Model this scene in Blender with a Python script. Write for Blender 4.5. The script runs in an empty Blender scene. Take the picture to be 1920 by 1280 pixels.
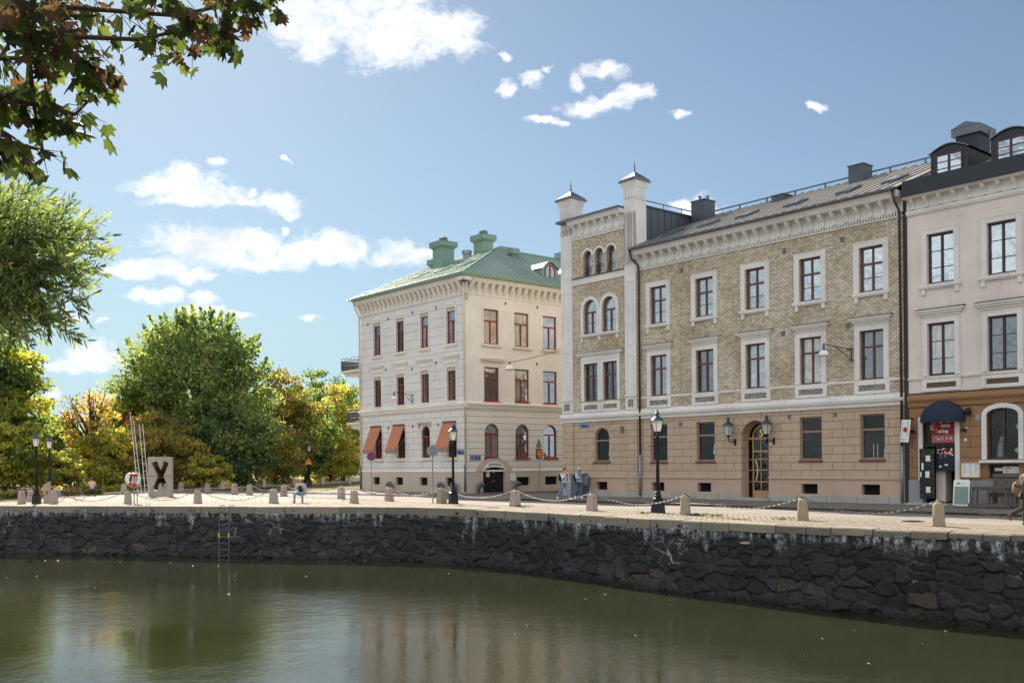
import bpy, bmesh, math, random
import numpy as np
from mathutils import Vector, Matrix
from mathutils.geometry import tessellate_polygon
PI = math.pi
C = bpy.context.scene.collection
S = bpy.context.scene

# ------------------------------------------------------------------ camera
F, CX, CY, ROLL, H = 1875.0, 960.0, 870.2, .0089, 1.95
cd = bpy.data.cameras.new('camera'); cam = bpy.data.objects.new('camera', cd); C.objects.link(cam)
cam.location = (0, 0, H); cam.rotation_euler = (math.radians(90), ROLL, 0)
cd.sensor_width = 36; cd.lens = F/1920*36; cd.shift_y = (CY-640)/1920; cd.clip_start = .1; cd.clip_end = 5000
S.camera = cam

# ------------------------------------------------------------------ light
AL, EL = math.radians(17), math.radians(34)
D1 = Vector((-.6446, .7645, 0)).normalized(); D2 = Vector((.7645, .6446, 0)).normalized()
sun_h = D1*math.cos(AL) + D2*math.sin(AL)
sdir = Vector((sun_h.x*math.cos(EL), sun_h.y*math.cos(EL), math.sin(EL)))
ld = bpy.data.lights.new('sun', 'SUN'); ld.energy = 4.1; ld.angle = math.radians(.5); ld.color = (1, .9, .76)
lo = bpy.data.objects.new('sun', ld); C.objects.link(lo)
lo.rotation_euler = sdir.to_track_quat('Z', 'Y').to_euler(); lo.location = (0, 0, 40)
S.view_settings.view_transform = 'Standard'; S.view_settings.look = 'None'; S.view_settings.exposure = 1.5; S.view_settings.gamma = 1
S.cycles.max_bounces = 8; S.cycles.transparent_max_bounces = 8

def pxdir(px, py):                      # photo pixel -> (X/Y, Z/Y) of the direction seen there
    u, v = px-CX, CY-py
    return (u+ROLL*v)/F, (v-ROLL*u)/F

W = bpy.data.worlds.new('World'); S.world = W; W.use_nodes = True
def world():
    nt = W.node_tree; N = nt.nodes; L = nt.links; N.clear()
    def n(t, **k):
        x = N.new(t)
        for a, b in k.items(): setattr(x, a, b)
        return x
    def math_(op, a, b=None, c=None, clamp=False):
        m = n('ShaderNodeMath', operation=op, use_clamp=clamp)
        for i, v in enumerate((a, b, c)):
            if v is None: continue
            if isinstance(v, (int, float)): m.inputs[i].default_value = v
            else: L.new(v, m.inputs[i])
        return m.outputs[0]
    out = n('ShaderNodeOutputWorld')
    sky = n('ShaderNodeTexSky', sky_type='NISHITA', sun_disc=False, sun_elevation=EL)
    sky.sun_rotation = math.atan2(sun_h.x, sun_h.y); sky.air_density = 1.; sky.dust_density = .4; sky.ozone_density = 3.0
    tc = n('ShaderNodeTexCoord'); sp = n('ShaderNodeSeparateXYZ'); L.new(tc.outputs['Generated'], sp.inputs[0])
    hv = n('ShaderNodeCombineXYZ'); L.new(sp.outputs[0], hv.inputs[0]); L.new(sp.outputs[1], hv.inputs[1]); L.new(math_('MAXIMUM', sp.outputs[2], .13), hv.inputs[2]); L.new(hv.outputs[0], sky.inputs[0])
    y = math_('MAXIMUM', sp.outputs[1], .02)
    u = math_('DIVIDE', sp.outputs[0], y); v = math_('DIVIDE', sp.outputs[2], y)
    cv0 = n('ShaderNodeCombineXYZ'); L.new(u, cv0.inputs[0]); L.new(v, cv0.inputs[1]); cv = cv0
    for sc, am, dt in ((22, .034, 4), (75, .014, 5)):
        wn = n('ShaderNodeTexNoise'); wn.inputs['Scale'].default_value = sc; wn.inputs['Detail'].default_value = dt; L.new(cv0.outputs[0], wn.inputs['Vector'])
        ws = n('ShaderNodeVectorMath', operation='SUBTRACT'); L.new(wn.outputs['Color'], ws.inputs[0]); ws.inputs[1].default_value = (.5, .5, .5)
        wm = n('ShaderNodeVectorMath', operation='MULTIPLY_ADD'); L.new(ws.outputs[0], wm.inputs[0]); wm.inputs[1].default_value = (am, am*.8, 0); L.new(cv.outputs[0], wm.inputs[2]); cv = wm
    blobs = [(575,50,62,44),(640,30,70,48),(722,62,100,56),(810,62,92,44),(745,98,60,30),(865,62,48,36),(700,0,120,24),(590,88,40,22),(560,20,50,30),(780,92,50,26),
     (1190,175,36,18),(1145,190,44,16),(1095,204,48,13),(1130,131,36,14),(945,169,20,12),(1002,150,20,12),(1025,135,12,8),(1080,152,12,20),(1532,200,20,8),(1285,211,18,7),(1018,226,22,7),(1045,234,20,6),(942,105,13,8),
     (352,352,66,30),(345,330,40,18),(300,348,50,18),(400,366,66,20),(350,375,66,14),(460,378,30,8),(525,381,40,15),(545,395,18,10),(415,307,15,8),(482,360,9,9),(540,300,10,4),
     (345,452,66,26),(410,470,70,30),(470,470,66,34),(490,492,60,16),(555,476,50,20),(610,466,60,26),(655,474,40,22),(535,433,12,8),(752,477,48,22),(785,474,26,12),(715,484,20,12),
     (290,500,64,17),(360,516,46,12),(235,511,40,8),(400,518,18,6),(297,550,44,15),(382,558,27,13),(370,582,44,14),(440,587,26,7),
     (165,664,50,24),(125,686,52,14),(200,676,40,14),(180,692,30,10),(140,593,22,12),(590,590,20,7),(186,602,14,5),(110,740,14,8),
     (1315,392,40,20),(1290,383,34,10)]
    cur = None
    for (px, py, rx, ry) in blobs:
        a, b = pxdir(px, py)
        s = n('ShaderNodeVectorMath', operation='SUBTRACT'); L.new(cv.outputs[0], s.inputs[0]); s.inputs[1].default_value = (a, b, 0)
        m = n('ShaderNodeVectorMath', operation='MULTIPLY'); L.new(s.outputs[0], m.inputs[0]); m.inputs[1].default_value = (F/rx/1.18, F/ry/1.18, 0)
        l = n('ShaderNodeVectorMath', operation='LENGTH'); L.new(m.outputs[0], l.inputs[0])
        d = l.outputs['Value']
        cur = d if cur is None else math_('SMOOTH_MIN', cur, d, .35) if False else math_('MINIMUM', cur, d)
    dens = math_('SUBTRACT', 1.0, cur)                       # 1 in the middle, 0 at the rim
    nz = n('ShaderNodeTexNoise'); nz.inputs['Scale'].default_value = 30; nz.inputs['Detail'].default_value = 9; nz.inputs['Roughness'].default_value = .62
    mp = n('ShaderNodeMapping'); mp.inputs['Scale'].default_value = (1, 1.5, 1); L.new(cv.outputs[0], mp.inputs[0]); L.new(mp.outputs[0], nz.inputs['Vector'])
    nf = n('ShaderNodeTexNoise'); nf.inputs['Scale'].default_value = 110; nf.inputs['Detail'].default_value = 6; L.new(mp.outputs[0], nf.inputs['Vector'])
    dens = math_('MINIMUM', dens, .5)
    dens = math_('ADD', dens, math_('MULTIPLY', math_('SUBTRACT', nz.outputs['Fac'], .5), 1.5))
    dens = math_('ADD', dens, math_('MULTIPLY', math_('SUBTRACT', nf.outputs['Fac'], .5), .8))
    fac = n('ShaderNodeMapRange', interpolation_type='SMOOTHSTEP'); fac.inputs['From Min'].default_value = -.22; fac.inputs['From Max'].default_value = .75
    L.new(dens, fac.inputs['Value'])
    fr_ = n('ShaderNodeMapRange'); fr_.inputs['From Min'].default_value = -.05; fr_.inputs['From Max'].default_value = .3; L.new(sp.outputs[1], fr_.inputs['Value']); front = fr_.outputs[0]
    # the unseen sky behind: bright cloud veil added as fill on the house fronts
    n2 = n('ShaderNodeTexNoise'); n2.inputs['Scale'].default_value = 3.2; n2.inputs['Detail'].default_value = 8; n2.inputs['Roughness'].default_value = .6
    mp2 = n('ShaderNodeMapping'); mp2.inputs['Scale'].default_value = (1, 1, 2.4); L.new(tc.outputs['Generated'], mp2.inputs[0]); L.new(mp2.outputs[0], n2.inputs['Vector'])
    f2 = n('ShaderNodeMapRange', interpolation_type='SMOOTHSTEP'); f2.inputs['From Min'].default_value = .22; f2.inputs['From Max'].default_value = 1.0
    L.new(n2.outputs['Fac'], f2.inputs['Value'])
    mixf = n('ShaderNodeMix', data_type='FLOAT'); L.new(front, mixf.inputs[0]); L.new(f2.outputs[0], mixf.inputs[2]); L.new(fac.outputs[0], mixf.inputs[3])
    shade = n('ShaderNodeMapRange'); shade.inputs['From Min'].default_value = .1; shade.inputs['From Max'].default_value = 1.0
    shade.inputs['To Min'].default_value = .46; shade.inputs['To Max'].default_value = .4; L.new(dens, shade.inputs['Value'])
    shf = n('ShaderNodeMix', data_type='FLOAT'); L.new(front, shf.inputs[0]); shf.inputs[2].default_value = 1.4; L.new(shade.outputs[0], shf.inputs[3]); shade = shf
    cc = n('ShaderNodeCombineColor'); 
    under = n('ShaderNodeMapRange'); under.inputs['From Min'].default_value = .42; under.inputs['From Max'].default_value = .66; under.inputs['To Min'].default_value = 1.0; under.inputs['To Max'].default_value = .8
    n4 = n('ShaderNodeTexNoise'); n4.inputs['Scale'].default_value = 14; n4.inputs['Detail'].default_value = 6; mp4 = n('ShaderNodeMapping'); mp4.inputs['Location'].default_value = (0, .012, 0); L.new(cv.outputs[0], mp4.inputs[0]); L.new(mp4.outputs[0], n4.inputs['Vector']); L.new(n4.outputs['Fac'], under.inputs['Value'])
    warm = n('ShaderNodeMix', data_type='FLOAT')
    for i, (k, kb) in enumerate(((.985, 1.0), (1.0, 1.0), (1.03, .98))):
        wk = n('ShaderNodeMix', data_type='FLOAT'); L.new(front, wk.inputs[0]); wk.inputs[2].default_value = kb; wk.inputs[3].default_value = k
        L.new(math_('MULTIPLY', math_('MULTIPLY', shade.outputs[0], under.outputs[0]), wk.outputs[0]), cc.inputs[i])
    # the film's shoulder: the glare round the sun is compressed, the rest of the sky stays as it is
    bw = n('ShaderNodeRGBToBW'); L.new(sky.outputs[0], bw.inputs[0]); dv = math_('ADD', 1.0, math_('MULTIPLY', bw.outputs[0], .1))
    dn = n('ShaderNodeVectorMath', operation='DIVIDE'); L.new(sky.outputs[0], dn.inputs[0]); cq = n('ShaderNodeCombineXYZ')
    for i in range(3): L.new(dv, cq.inputs[i])
    L.new(cq.outputs[0], dn.inputs[1])
    hs = n('ShaderNodeHueSaturation'); hs.inputs['Saturation'].default_value = .6; hs.inputs['Value'].default_value = 1.; tn = n('ShaderNodeVectorMath', operation='MULTIPLY'); L.new(dn.outputs[0], tn.inputs[0]); tn.inputs[1].default_value = (.9, 1.04, 1.0); L.new(tn.outputs[0], hs.inputs['Color'])
    sc1 = n('ShaderNodeVectorMath', operation='SCALE'); L.new(hs.outputs[0], sc1.inputs[0]); sc1.inputs['Scale'].default_value = .2
    gm = n('ShaderNodeGamma'); gm.inputs[1].default_value = 1.6; L.new(sc1.outputs[0], gm.inputs[0])
    bg1 = n('ShaderNodeBackground'); bg1.inputs[1].default_value = .25; L.new(gm.outputs[0], bg1.inputs[0])
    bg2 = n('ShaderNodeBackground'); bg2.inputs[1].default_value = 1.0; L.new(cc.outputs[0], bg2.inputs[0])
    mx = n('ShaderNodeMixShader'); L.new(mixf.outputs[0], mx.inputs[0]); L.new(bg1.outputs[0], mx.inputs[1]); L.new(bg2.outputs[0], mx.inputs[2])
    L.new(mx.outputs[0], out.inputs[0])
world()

# ------------------------------------------------------------------ materials
def s2l(*c): return tuple(((x/255)/12.92 if x/255 <= .04045 else ((x/255+.055)/1.055)**2.4) for x in c)
class NT:
    def __init__(s, name):
        s.m = bpy.data.materials.new(name); s.m.use_nodes = True; s.t = s.m.node_tree; s.N = s.t.nodes; s.L = s.t.links
        s.b = s.N['Principled BSDF']; s.o = s.N['Material Output']
    def n(s, t, **k):
        x = s.N.new(t)
        for a, b in k.items(): setattr(x, a, b)
        return x
    def set(s, node, key, v):
        if isinstance(v, bpy.types.NodeSocket): s.L.new(v, node.inputs[key])
        elif isinstance(v, tuple) and len(v) == 3 and node.inputs[key].type == 'RGBA': node.inputs[key].default_value = (*v, 1)
        else: node.inputs[key].default_value = v
    def coord(s, kind='UV', scale=(1, 1, 1), loc=(0, 0, 0)):
        tc = s.n('ShaderNodeTexCoord'); mp = s.n('ShaderNodeMapping'); s.L.new(tc.outputs[kind], mp.inputs[0])
        mp.inputs['Scale'].default_value = scale; mp.inputs['Location'].default_value = loc
        return mp.outputs[0]
    def noise(s, vec, scale, detail=5, rough=.55):
        x = s.n('ShaderNodeTexNoise'); s.set(x, 'Vector', vec); s.set(x, 'Scale', scale); s.set(x, 'Detail', detail); s.set(x, 'Roughness', rough)
        return x.outputs['Fac']
    def ramp(s, fac, a, b, lo=0., hi=1.):
        x = s.n('ShaderNodeMapRange'); s.set(x, 'Value', fac); s.set(x, 'From Min', a); s.set(x, 'From Max', b); s.set(x, 'To Min', lo); s.set(x, 'To Max', hi)
        return x.outputs[0]
    def mix(s, fac, a, b, mode='MIX'):
        x = s.n('ShaderNodeMix', data_type='RGBA', blend_type=mode); s.set(x, 0, fac)
        s.set(x, 6, a); s.set(x, 7, b); return x.outputs[2]
    def math(s, op, a, b):
        x = s.n('ShaderNodeMath', operation=op); s.set(x, 0, a); s.set(x, 1, b); return x.outputs[0]
    def bump(s, h, strength=.4, dist=.02, nrm=None):
        x = s.n('ShaderNodeBump'); s.set(x, 'Height', h); s.set(x, 'Strength', strength); s.set(x, 'Distance', dist)
        if nrm is not None: s.set(x, 'Normal', nrm)
        s.L.new(x.outputs[0], s.b.inputs['Normal']); return x.outputs[0]
    def base(s, c, rough=.8, metal=0., spec=.4):
        s.set(s.b, 'Base Color', c); s.set(s.b, 'Roughness', rough); s.set(s.b, 'Metallic', metal); s.set(s.b, 'Specular IOR Level', spec); return s.m

def dirty(t, col, amt=.25, streak=True, dark=None, seed=0.):
    """base colour with large soft patches, fine grain and rain streaks of real dirt"""
    dark = dark or tuple(x*.55 for x in col)
    v = t.coord('UV', loc=(seed, seed*.7, 0))
    a = t.noise(v, .45, 6, .6); f = t.noise(v, 9, 4, .6)
    c = t.mix(t.ramp(a, .42, .72, 0, amt), col, dark)
    c = t.mix(t.ramp(f, .35, .75, 0, amt*.6), c, tuple(min(1, x*1.15) for x in col))
    if streak:
        v2 = t.coord('UV', scale=(3.2, .22, 1), loc=(seed, 3, 0)); k = t.noise(v2, 1.5, 5, .65)
        c = t.mix(t.ramp(k, .56, .78, 0, amt*1.3), c, dark)
    return c
def plain(name, col, rough=.75, metal=0., amt=.2, spec=.4, bump=.15, streak=False):
    t = NT(name); c = dirty(t, col, amt, streak); 
    if bump: t.bump(t.noise(t.coord('UV'), 30, 5, .6), bump, .01)
    return t.base(c, rough, metal, spec)
def blocks(name, col, joint, bw, bh, js=.012, off=.5, amt=.25, loc=(0, 0, 0), bumpd=.02, rough=.85):
    """coursed stucco or ashlar: joints as thin lines with a groove"""
    t = NT(name); v = t.coord('UV', loc=loc)
    b = t.n('ShaderNodeTexBrick'); b.offset = off; t.set(b, 'Vector', v); t.set(b, 'Scale', 1.0); t.set(b, 'Mortar Size', js); t.set(b, 'Mortar Smooth', .1)
    t.set(b, 'Brick Width', bw); t.set(b, 'Row Height', bh); t.set(b, 'Color1', (1., 1., 1.)); t.set(b, 'Color2', (.93, .93, .93)); t.set(b, 'Bias', 0.)
    c = dirty(t, col, amt); c = t.mix(1.0, c, b.outputs['Color'], 'MULTIPLY'); c = t.mix(b.outputs['Fac'], c, joint)
    h = t.ramp(b.outputs['Fac'], 0, 1, 1, 0); n1 = t.noise(t.coord('UV'), 25, 5)
    hh = t.math('ADD', h, t.math('MULTIPLY', n1, .12)); t.bump(hh, .7, bumpd)
    return t.base(c, rough, 0, .3)
def bricks(name):
    t = NT(name); v = t.coord('UV')
    b = t.n('ShaderNodeTexBrick'); b.offset = .5; t.set(b, 'Vector', v); t.set(b, 'Scale', 1.0); t.set(b, 'Mortar Size', .0115); t.set(b, 'Mortar Smooth', .25)
    t.set(b, 'Brick Width', .235); t.set(b, 'Row Height', .098); t.set(b, 'Bias', -.1)
    t.set(b, 'Color1', s2l(222, 211, 190)); t.set(b, 'Color2', s2l(178, 166, 146)); t.set(b, 'Mortar', s2l(102, 88, 76))
    w = t.noise(v, .35, 6, .6); c = t.mix(t.ramp(w, .4, .7, 0, .55), b.outputs['Color'], t.mix(1., b.outputs['Color'], s2l(188, 164, 128), 'MULTIPLY'))
    k = t.noise(t.coord('UV', scale=(2.5, .2, 1)), 1.5, 5, .65); c = t.mix(t.ramp(k, .55, .8, 0, .4), c, s2l(92, 78, 60))
    h = t.ramp(b.outputs['Fac'], 0, 1, 1, 0); t.bump(h, .6, .012)
    return t.base(c, .9, 0, .2)
def glass(name, base, gl=.5, tint=(.82, .93, 1.), rough=.015, wav=.5):
    """window pane: dark or curtained room behind a wavy old reflecting pane"""
    t = NT(name); d = t.n('ShaderNodeBsdfDiffuse')
    v = t.coord('UV', scale=(9, .5, 1)); cur = t.noise(v, 1.2, 3); r = t.noise(t.coord('UV'), .9, 3)
    c = t.mix(t.ramp(cur, .35, .65), tuple(x*.55 for x in base), base); c = t.mix(t.ramp(r, .45, .6, 0, .8), c, tuple(x*.25 for x in base))
    t.set(d, 'Color', c); g = t.n('ShaderNodeBsdfGlossy'); t.set(g, 'Color', tint); t.set(g, 'Roughness', rough)
    bp = t.n('ShaderNodeBump'); t.set(bp, 'Height', t.noise(t.coord('UV'), 1.3, 2)); t.set(bp, 'Strength', wav*.12); t.set(bp, 'Distance', .3); t.L.new(bp.outputs[0], g.inputs['Normal'])
    m = t.n('ShaderNodeMixShader'); t.set(m, 0, gl); t.L.new(d.outputs[0], m.inputs[1]); t.L.new(g.outputs[0], m.inputs[2]); t.L.new(m.outputs[0], t.o.inputs[0])
    return t.m
def clearglass(name, gl=.018):
    t = NT(name); d = t.n('ShaderNodeBsdfTransparent'); t.set(d, 'Color', (.9, .95, .92)); g = t.n('ShaderNodeBsdfGlossy'); t.set(g, 'Roughness', .01)
    m = t.n('ShaderNodeMixShader'); t.set(m, 0, gl); t.L.new(d.outputs[0], m.inputs[1]); t.L.new(g.outputs[0], m.inputs[2]); t.L.new(m.outputs[0], t.o.inputs[0])
    return t.m
def leafmat(name, trans=.45, rough=.55, spec=.3):
    t = NT(name); a = t.n('ShaderNodeAttribute', attribute_name='tint'); c = a.outputs['Color']
    t.base(c, rough, 0, spec); tr = t.n('ShaderNodeBsdfTranslucent'); t.L.new(t.mix(1., c, (2.35, 2.55, 1.6), 'MULTIPLY'), tr.inputs[0])
    m = t.n('ShaderNodeMixShader'); t.set(m, 0, trans); t.L.new(t.b.outputs[0], m.inputs[1]); t.L.new(tr.outputs[0], m.inputs[2]); t.L.new(m.outputs[0], t.o.inputs[0])
    return t.m

M = {}
M['brick'] = bricks('yellow_brick')
M['white_stucco'] = plain('white_stucco', s2l(218, 214, 210), .85, amt=.5, streak=True)
M['tan_rustic'] = blocks('tan_rusticated_stucco', s2l(186, 164, 142), s2l(104, 80, 62), 1.15, .39, .011, loc=(.3, .03, 0))
M['tan_plain'] = plain('tan_stucco', s2l(188, 162, 142), .85, amt=.25, streak=True)
M['granite_base'] = blocks('granite_base', s2l(172, 168, 160), s2l(90, 86, 80), 1.6, 3., .012, amt=.5)
M['brown_rustic'] = blocks('brown_rusticated_stucco', s2l(150, 114, 84), s2l(84, 60, 42), 1.3, .44, .012, loc=(.5, .12, 0))
M['brown_trim'] = plain('brown_trim', s2l(146, 108, 76), .8, amt=.25)
M['pink'] = plain('pink_stucco', s2l(218, 206, 199), .88, amt=.42, streak=True)
M['grey_plinth'] = plain('grey_plinth', s2l(140, 142, 146), .85, amt=.35, streak=True)
M['cream_lines'] = blocks('cream_banded_stucco', s2l(218, 215, 212), s2l(140, 136, 132), 60, .62, .013, amt=.36, loc=(0, .1, 0))
M['cream_plain'] = plain('cream_stucco', s2l(230, 222, 212), .88, amt=.34, streak=True)
M['cream_trim'] = plain('cream_trim', s2l(226, 220, 210), .85, amt=.3, streak=True)
M['cream_rustic'] = blocks('cream_rusticated_stucco', s2l(218, 214, 209), s2l(136, 130, 125), 1.15, .44, .012, amt=.16)
M['cream_rustic_side'] = blocks('cream_coursed_stucco', s2l(224, 216, 204), s2l(132, 116, 98), 60, .44, .014, amt=.16)
M['beige_plinth'] = plain('beige_plinth', s2l(190, 176, 158), .88, amt=.3, streak=True)
M['relief'] = None
def relief():
    t = NT('carved_relief'); v = t.coord('UV'); x = t.n('ShaderNodeTexVoronoi', feature='DISTANCE_TO_EDGE'); t.set(x, 'Vector', v); t.set(x, 'Scale', 11.)
    r = t.ramp(x.outputs['Distance'], .03, .12); c = t.mix(r, s2l(84, 78, 72), s2l(168, 164, 158)); t.bump(r, .8, .03); M['relief'] = t.base(c, .9)
relief()
M['relief_brown'] = plain('brown_relief', s2l(98, 80, 70), .9, amt=.6, bump=.8)
M['wood_brown'] = plain('brown_window_wood', s2l(104, 70, 58), .55, amt=.2)
M['wood_dark'] = plain('dark_maroon_wood', s2l(70, 46, 46), .5, amt=.2)
M['wood_red'] = plain('red_window_wood', s2l(138, 52, 42), .5, amt=.2)
M['wood_tan'] = plain('tan_window_wood', s2l(150, 118, 102), .6, amt=.2)
M['wood_door'] = plain('oak_door_wood', s2l(168, 132, 98), .55, amt=.25)
M['slate'] = plain('dark_roof_metal', s2l(104, 108, 114), .44, .75, .25, streak=True)
M['roof_sheet'] = plain('grey_roof_sheet', s2l(178, 170, 158), .4, .3, .35, streak=True)
M['slate_side'] = plain('dark_cladding_metal', s2l(78, 84, 92), .45, .4, .3, streak=True)
M['black_metal'] = plain('black_roof_metal', s2l(44, 46, 52), .45, .3, .25)
M['copper'] = plain('green_copper_roof', s2l(150, 166, 158), .4, .35, .35, streak=True)
M['copper_trim'] = plain('green_copper_trim', s2l(124, 150, 134), .5, .2, .25, streak=True)
M['pipe_brown'] = plain('brown_pipe', s2l(74, 60, 56), .5, .3)
M['pipe_white'] = plain('cream_pipe', s2l(214, 204, 190), .5, .1)
M['zinc'] = plain('zinc', s2l(138, 142, 146), .45, .5, .3)
M['zinc_dark'] = plain('grey_painted_metal', s2l(96, 104, 110), .5, .3, .3)
M['iron'] = plain('black_iron', s2l(30, 31, 33), .42, .4, .25)
M['iron_blue'] = plain('verdigris_iron', s2l(62, 80, 86), .45, .4, .3)
M['chain'] = plain('galvanised_chain', s2l(122, 118, 112), .55, .4, .4)
M['gr_sky1'] = glass('pane_bright', s2l(134, 138, 140), .36)
M['gr_sky2'] = glass('pane_mid', s2l(84, 86, 84), .28)
M['gr_dark'] = glass('pane_dark', s2l(36, 42, 36), .17)
M['gr_deep'] = glass('pane_deep', s2l(18, 20, 20), .035)
M['gr_warm'] = glass('pane_curtained', s2l(168, 158, 142), .2)
M['clear'] = clearglass('clear_pane')
M['room'] = plain('room_interior', s2l(20, 21, 20), .9, amt=.5)
M['mesh_dark'] = plain('dark_grille', s2l(30, 29, 32), .6, .2, .4)
M['lampshade'] = plain('white_lampshade', s2l(214, 216, 214), .8, amt=.05)
M['awning'] = plain('terracotta_canvas', s2l(178, 118, 88), .85, amt=.15, streak=True)
M['navy'] = plain('navy_canvas', s2l(30, 42, 62), .8, amt=.2)
M['blue_sign'] = plain('blue_enamel', s2l(34, 66, 132), .35, amt=.08)
M['white_paint'] = plain('white_paint', s2l(226, 226, 222), .5, amt=.08)
M['red_paint'] = plain('red_paint', s2l(176, 34, 38), .45, amt=.1)
M['red_deep'] = plain('deep_red_sign', s2l(150, 22, 32), .5, amt=.15)
M['yellow_paint'] = plain('yellow_paint', s2l(236, 176, 40), .45, amt=.08)
M['orange_paint'] = plain('orange_paint', s2l(232, 120, 30), .45, amt=.08)
M['black_paint'] = plain('black_paint', s2l(18, 18, 20), .5, amt=.2)
M['alu'] = plain('sign_back_aluminium', s2l(132, 140, 140), .45, .4, .3)
M['gold'] = plain('gold_leaf', s2l(226, 214, 140), .4, .2)
M['red_granite'] = plain('pinkish_granite', s2l(168, 150, 140), .85, amt=.4, bump=.6, streak=True)
M['grey_granite'] = plain('grey_granite', s2l(160, 150, 140), .85, amt=.45, bump=.6)
M['old_granite'] = plain('mossy_granite', s2l(150, 138, 116), .9, amt=.6, bump=.9)
M['wood_grey'] = plain('weathered_wood', s2l(104, 92, 82), .85, amt=.6, bump=.5, streak=True)
M['asphalt'] = None
def ground_mats():
    t = NT('asphalt'); v = t.coord('Object'); c = t.mix(t.ramp(t.noise(v, .25, 6, .6), .35, .7), s2l(116, 110, 106), s2l(146, 136, 126))
    c = t.mix(t.ramp(t.noise(v, 40, 3), .3, .7, 0, .35), c, s2l(112, 108, 104)); 
    k = t.n('ShaderNodeTexVoronoi', feature='DISTANCE_TO_EDGE'); t.set(k, 'Vector', t.coord('Object', scale=(.28, .28, 1))); t.set(k, 'Scale', 1.)
    c = t.mix(t.ramp(k.outputs['Distance'], .0, .012, .45, 0), c, s2l(84, 80, 76))
    t.bump(t.noise(v, 60, 4), .5, .01); M['asphalt'] = t.base(c, .9, 0, .3)
    def setts(name, a, b, joint, w, h, rot, warp=.0, bd=.02, ms=.018):
        t = NT(name); tc = t.n('ShaderNodeTexCoord'); mp = t.n('ShaderNodeMapping'); t.L.new(tc.outputs['Object'], mp.inputs[0]); mp.inputs['Rotation'].default_value = (0, 0, rot)
        wv = t.n('ShaderNodeTexNoise'); t.set(wv, 'Vector', mp.outputs[0]); t.set(wv, 'Scale', .22); t.set(wv, 'Detail', 2.)
        sub = t.n('ShaderNodeVectorMath', operation='MULTIPLY_ADD'); t.L.new(wv.outputs['Color'], sub.inputs[0]); sub.inputs[1].default_value = (warp, warp, 0); t.L.new(mp.outputs[0], sub.inputs[2])
        x = t.n('ShaderNodeTexBrick'); t.L.new(sub.outputs[0], x.inputs['Vector']); t.set(x, 'Scale', 1.); t.set(x, 'Brick Width', w); t.set(x, 'Row Height', h); t.set(x, 'Mortar Size', ms); t.set(x, 'Mortar Smooth', .6)
        t.set(x, 'Color1', a); t.set(x, 'Color2', b); t.set(x, 'Mortar', joint); v = t.coord('Object')
        c = t.mix(t.ramp(t.noise(v, .4, 6, .65), .4, .7, 0, .5), x.outputs['Color'], t.mix(1., x.outputs['Color'], (.72, .68, .6), 'MULTIPLY'))
        c = t.mix(t.ramp(t.noise(v, 14, 4), .45, .8, 0, .35), c, s2l(200, 188, 172))
        hh = t.math('ADD', t.ramp(x.outputs['Fac'], 0, 1, 1, 0), t.math('MULTIPLY', t.noise(v, 12, 4), .5)); t.bump(hh, 1., bd)
        return t.base(c, .85, 0, .3)
    A = math.atan2(D1.y, D1.x)
    M['setts'] = setts('granite_setts', s2l(164, 152, 136), s2l(124, 113, 102), s2l(70, 62, 54), .24, .15, -A, .35, .05, .026)
    M['square_setts'] = setts('square_setts', s2l(170, 158, 146), s2l(142, 130, 120), s2l(60, 52, 46), .6, .34, -math.radians(112), 2.6, .05, .05)
    M['slabs'] = blocks('sidewalk_slabs', s2l(118, 114, 110), s2l(96, 92, 88), .7, .7, .012, amt=.4, bumpd=.008)
    M['kerb'] = blocks('kerb_granite', s2l(170, 160, 148), s2l(96, 88, 80), 1.1, 2, .014, amt=.4)
    t = NT('grass'); v = t.coord('Object'); c = t.mix(t.ramp(t.noise(v, .5, 6, .7), .35, .7), s2l(76, 82, 40), s2l(128, 104, 56)); t.bump(t.noise(v, 20, 5), 1., .08); M['grass'] = t.base(c, .95)
    t = NT('canal_water'); v = t.coord('Object')
    c = t.mix(t.ramp(t.noise(v, .06, 4), .35, .7), s2l(38, 41, 27), s2l(47, 49, 32))
    n1 = t.noise(t.coord('Object', scale=(1, 1.0, 1)), 2.6, 4, .6); n2 = t.noise(t.coord('Object', scale=(1., 2.2, 1)), 9, 3, .6); n3 = t.noise(v, .12, 3)
    patch = t.ramp(n3, .38, .62, .25, 1.)
    n4 = t.noise(t.coord('Object', scale=(1, 1.5, 1)), .9, 2, .5); hh = t.math('MULTIPLY', t.math('ADD', t.math('ADD', t.math('MULTIPLY', n1, .7), t.math('MULTIPLY', n2, .22)), t.math('MULTIPLY', n4, .5)), patch); t.bump(hh, .5, .03)
    t.base(c, .035, 0, .5); t.set(t.b, 'IOR', 1.33); M['water'] = t.m
    # masonry of the quay: colours per stone come with the mesh
    t = NT('quay_masonry'); a = t.n('ShaderNodeAttribute', attribute_name='stone'); v = t.coord('Object'); v2 = t.coord('Object', scale=(1.5, 1.5, .5))
    c = t.mix(1., a.outputs['Color'], t.mix(t.ramp(t.noise(v2, 5, 6, .65), .3, .75), (.5, .5, .52), (1.7, 1.65, 1.55)), 'MULTIPLY')
    l = t.n('ShaderNodeAttribute', attribute_name='lime'); lf = t.math('MULTIPLY', l.outputs['Fac'], t.ramp(t.noise(t.coord('Object', scale=(6, 6, 1.6)), 4, 6, .7), .42, .6))
    c = t.mix(lf, c, s2l(196, 198, 200)); t.bump(t.noise(v, 14, 7, .65), .8, .03); M['masonry'] = t.base(c, .62, 0, .45)
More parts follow.
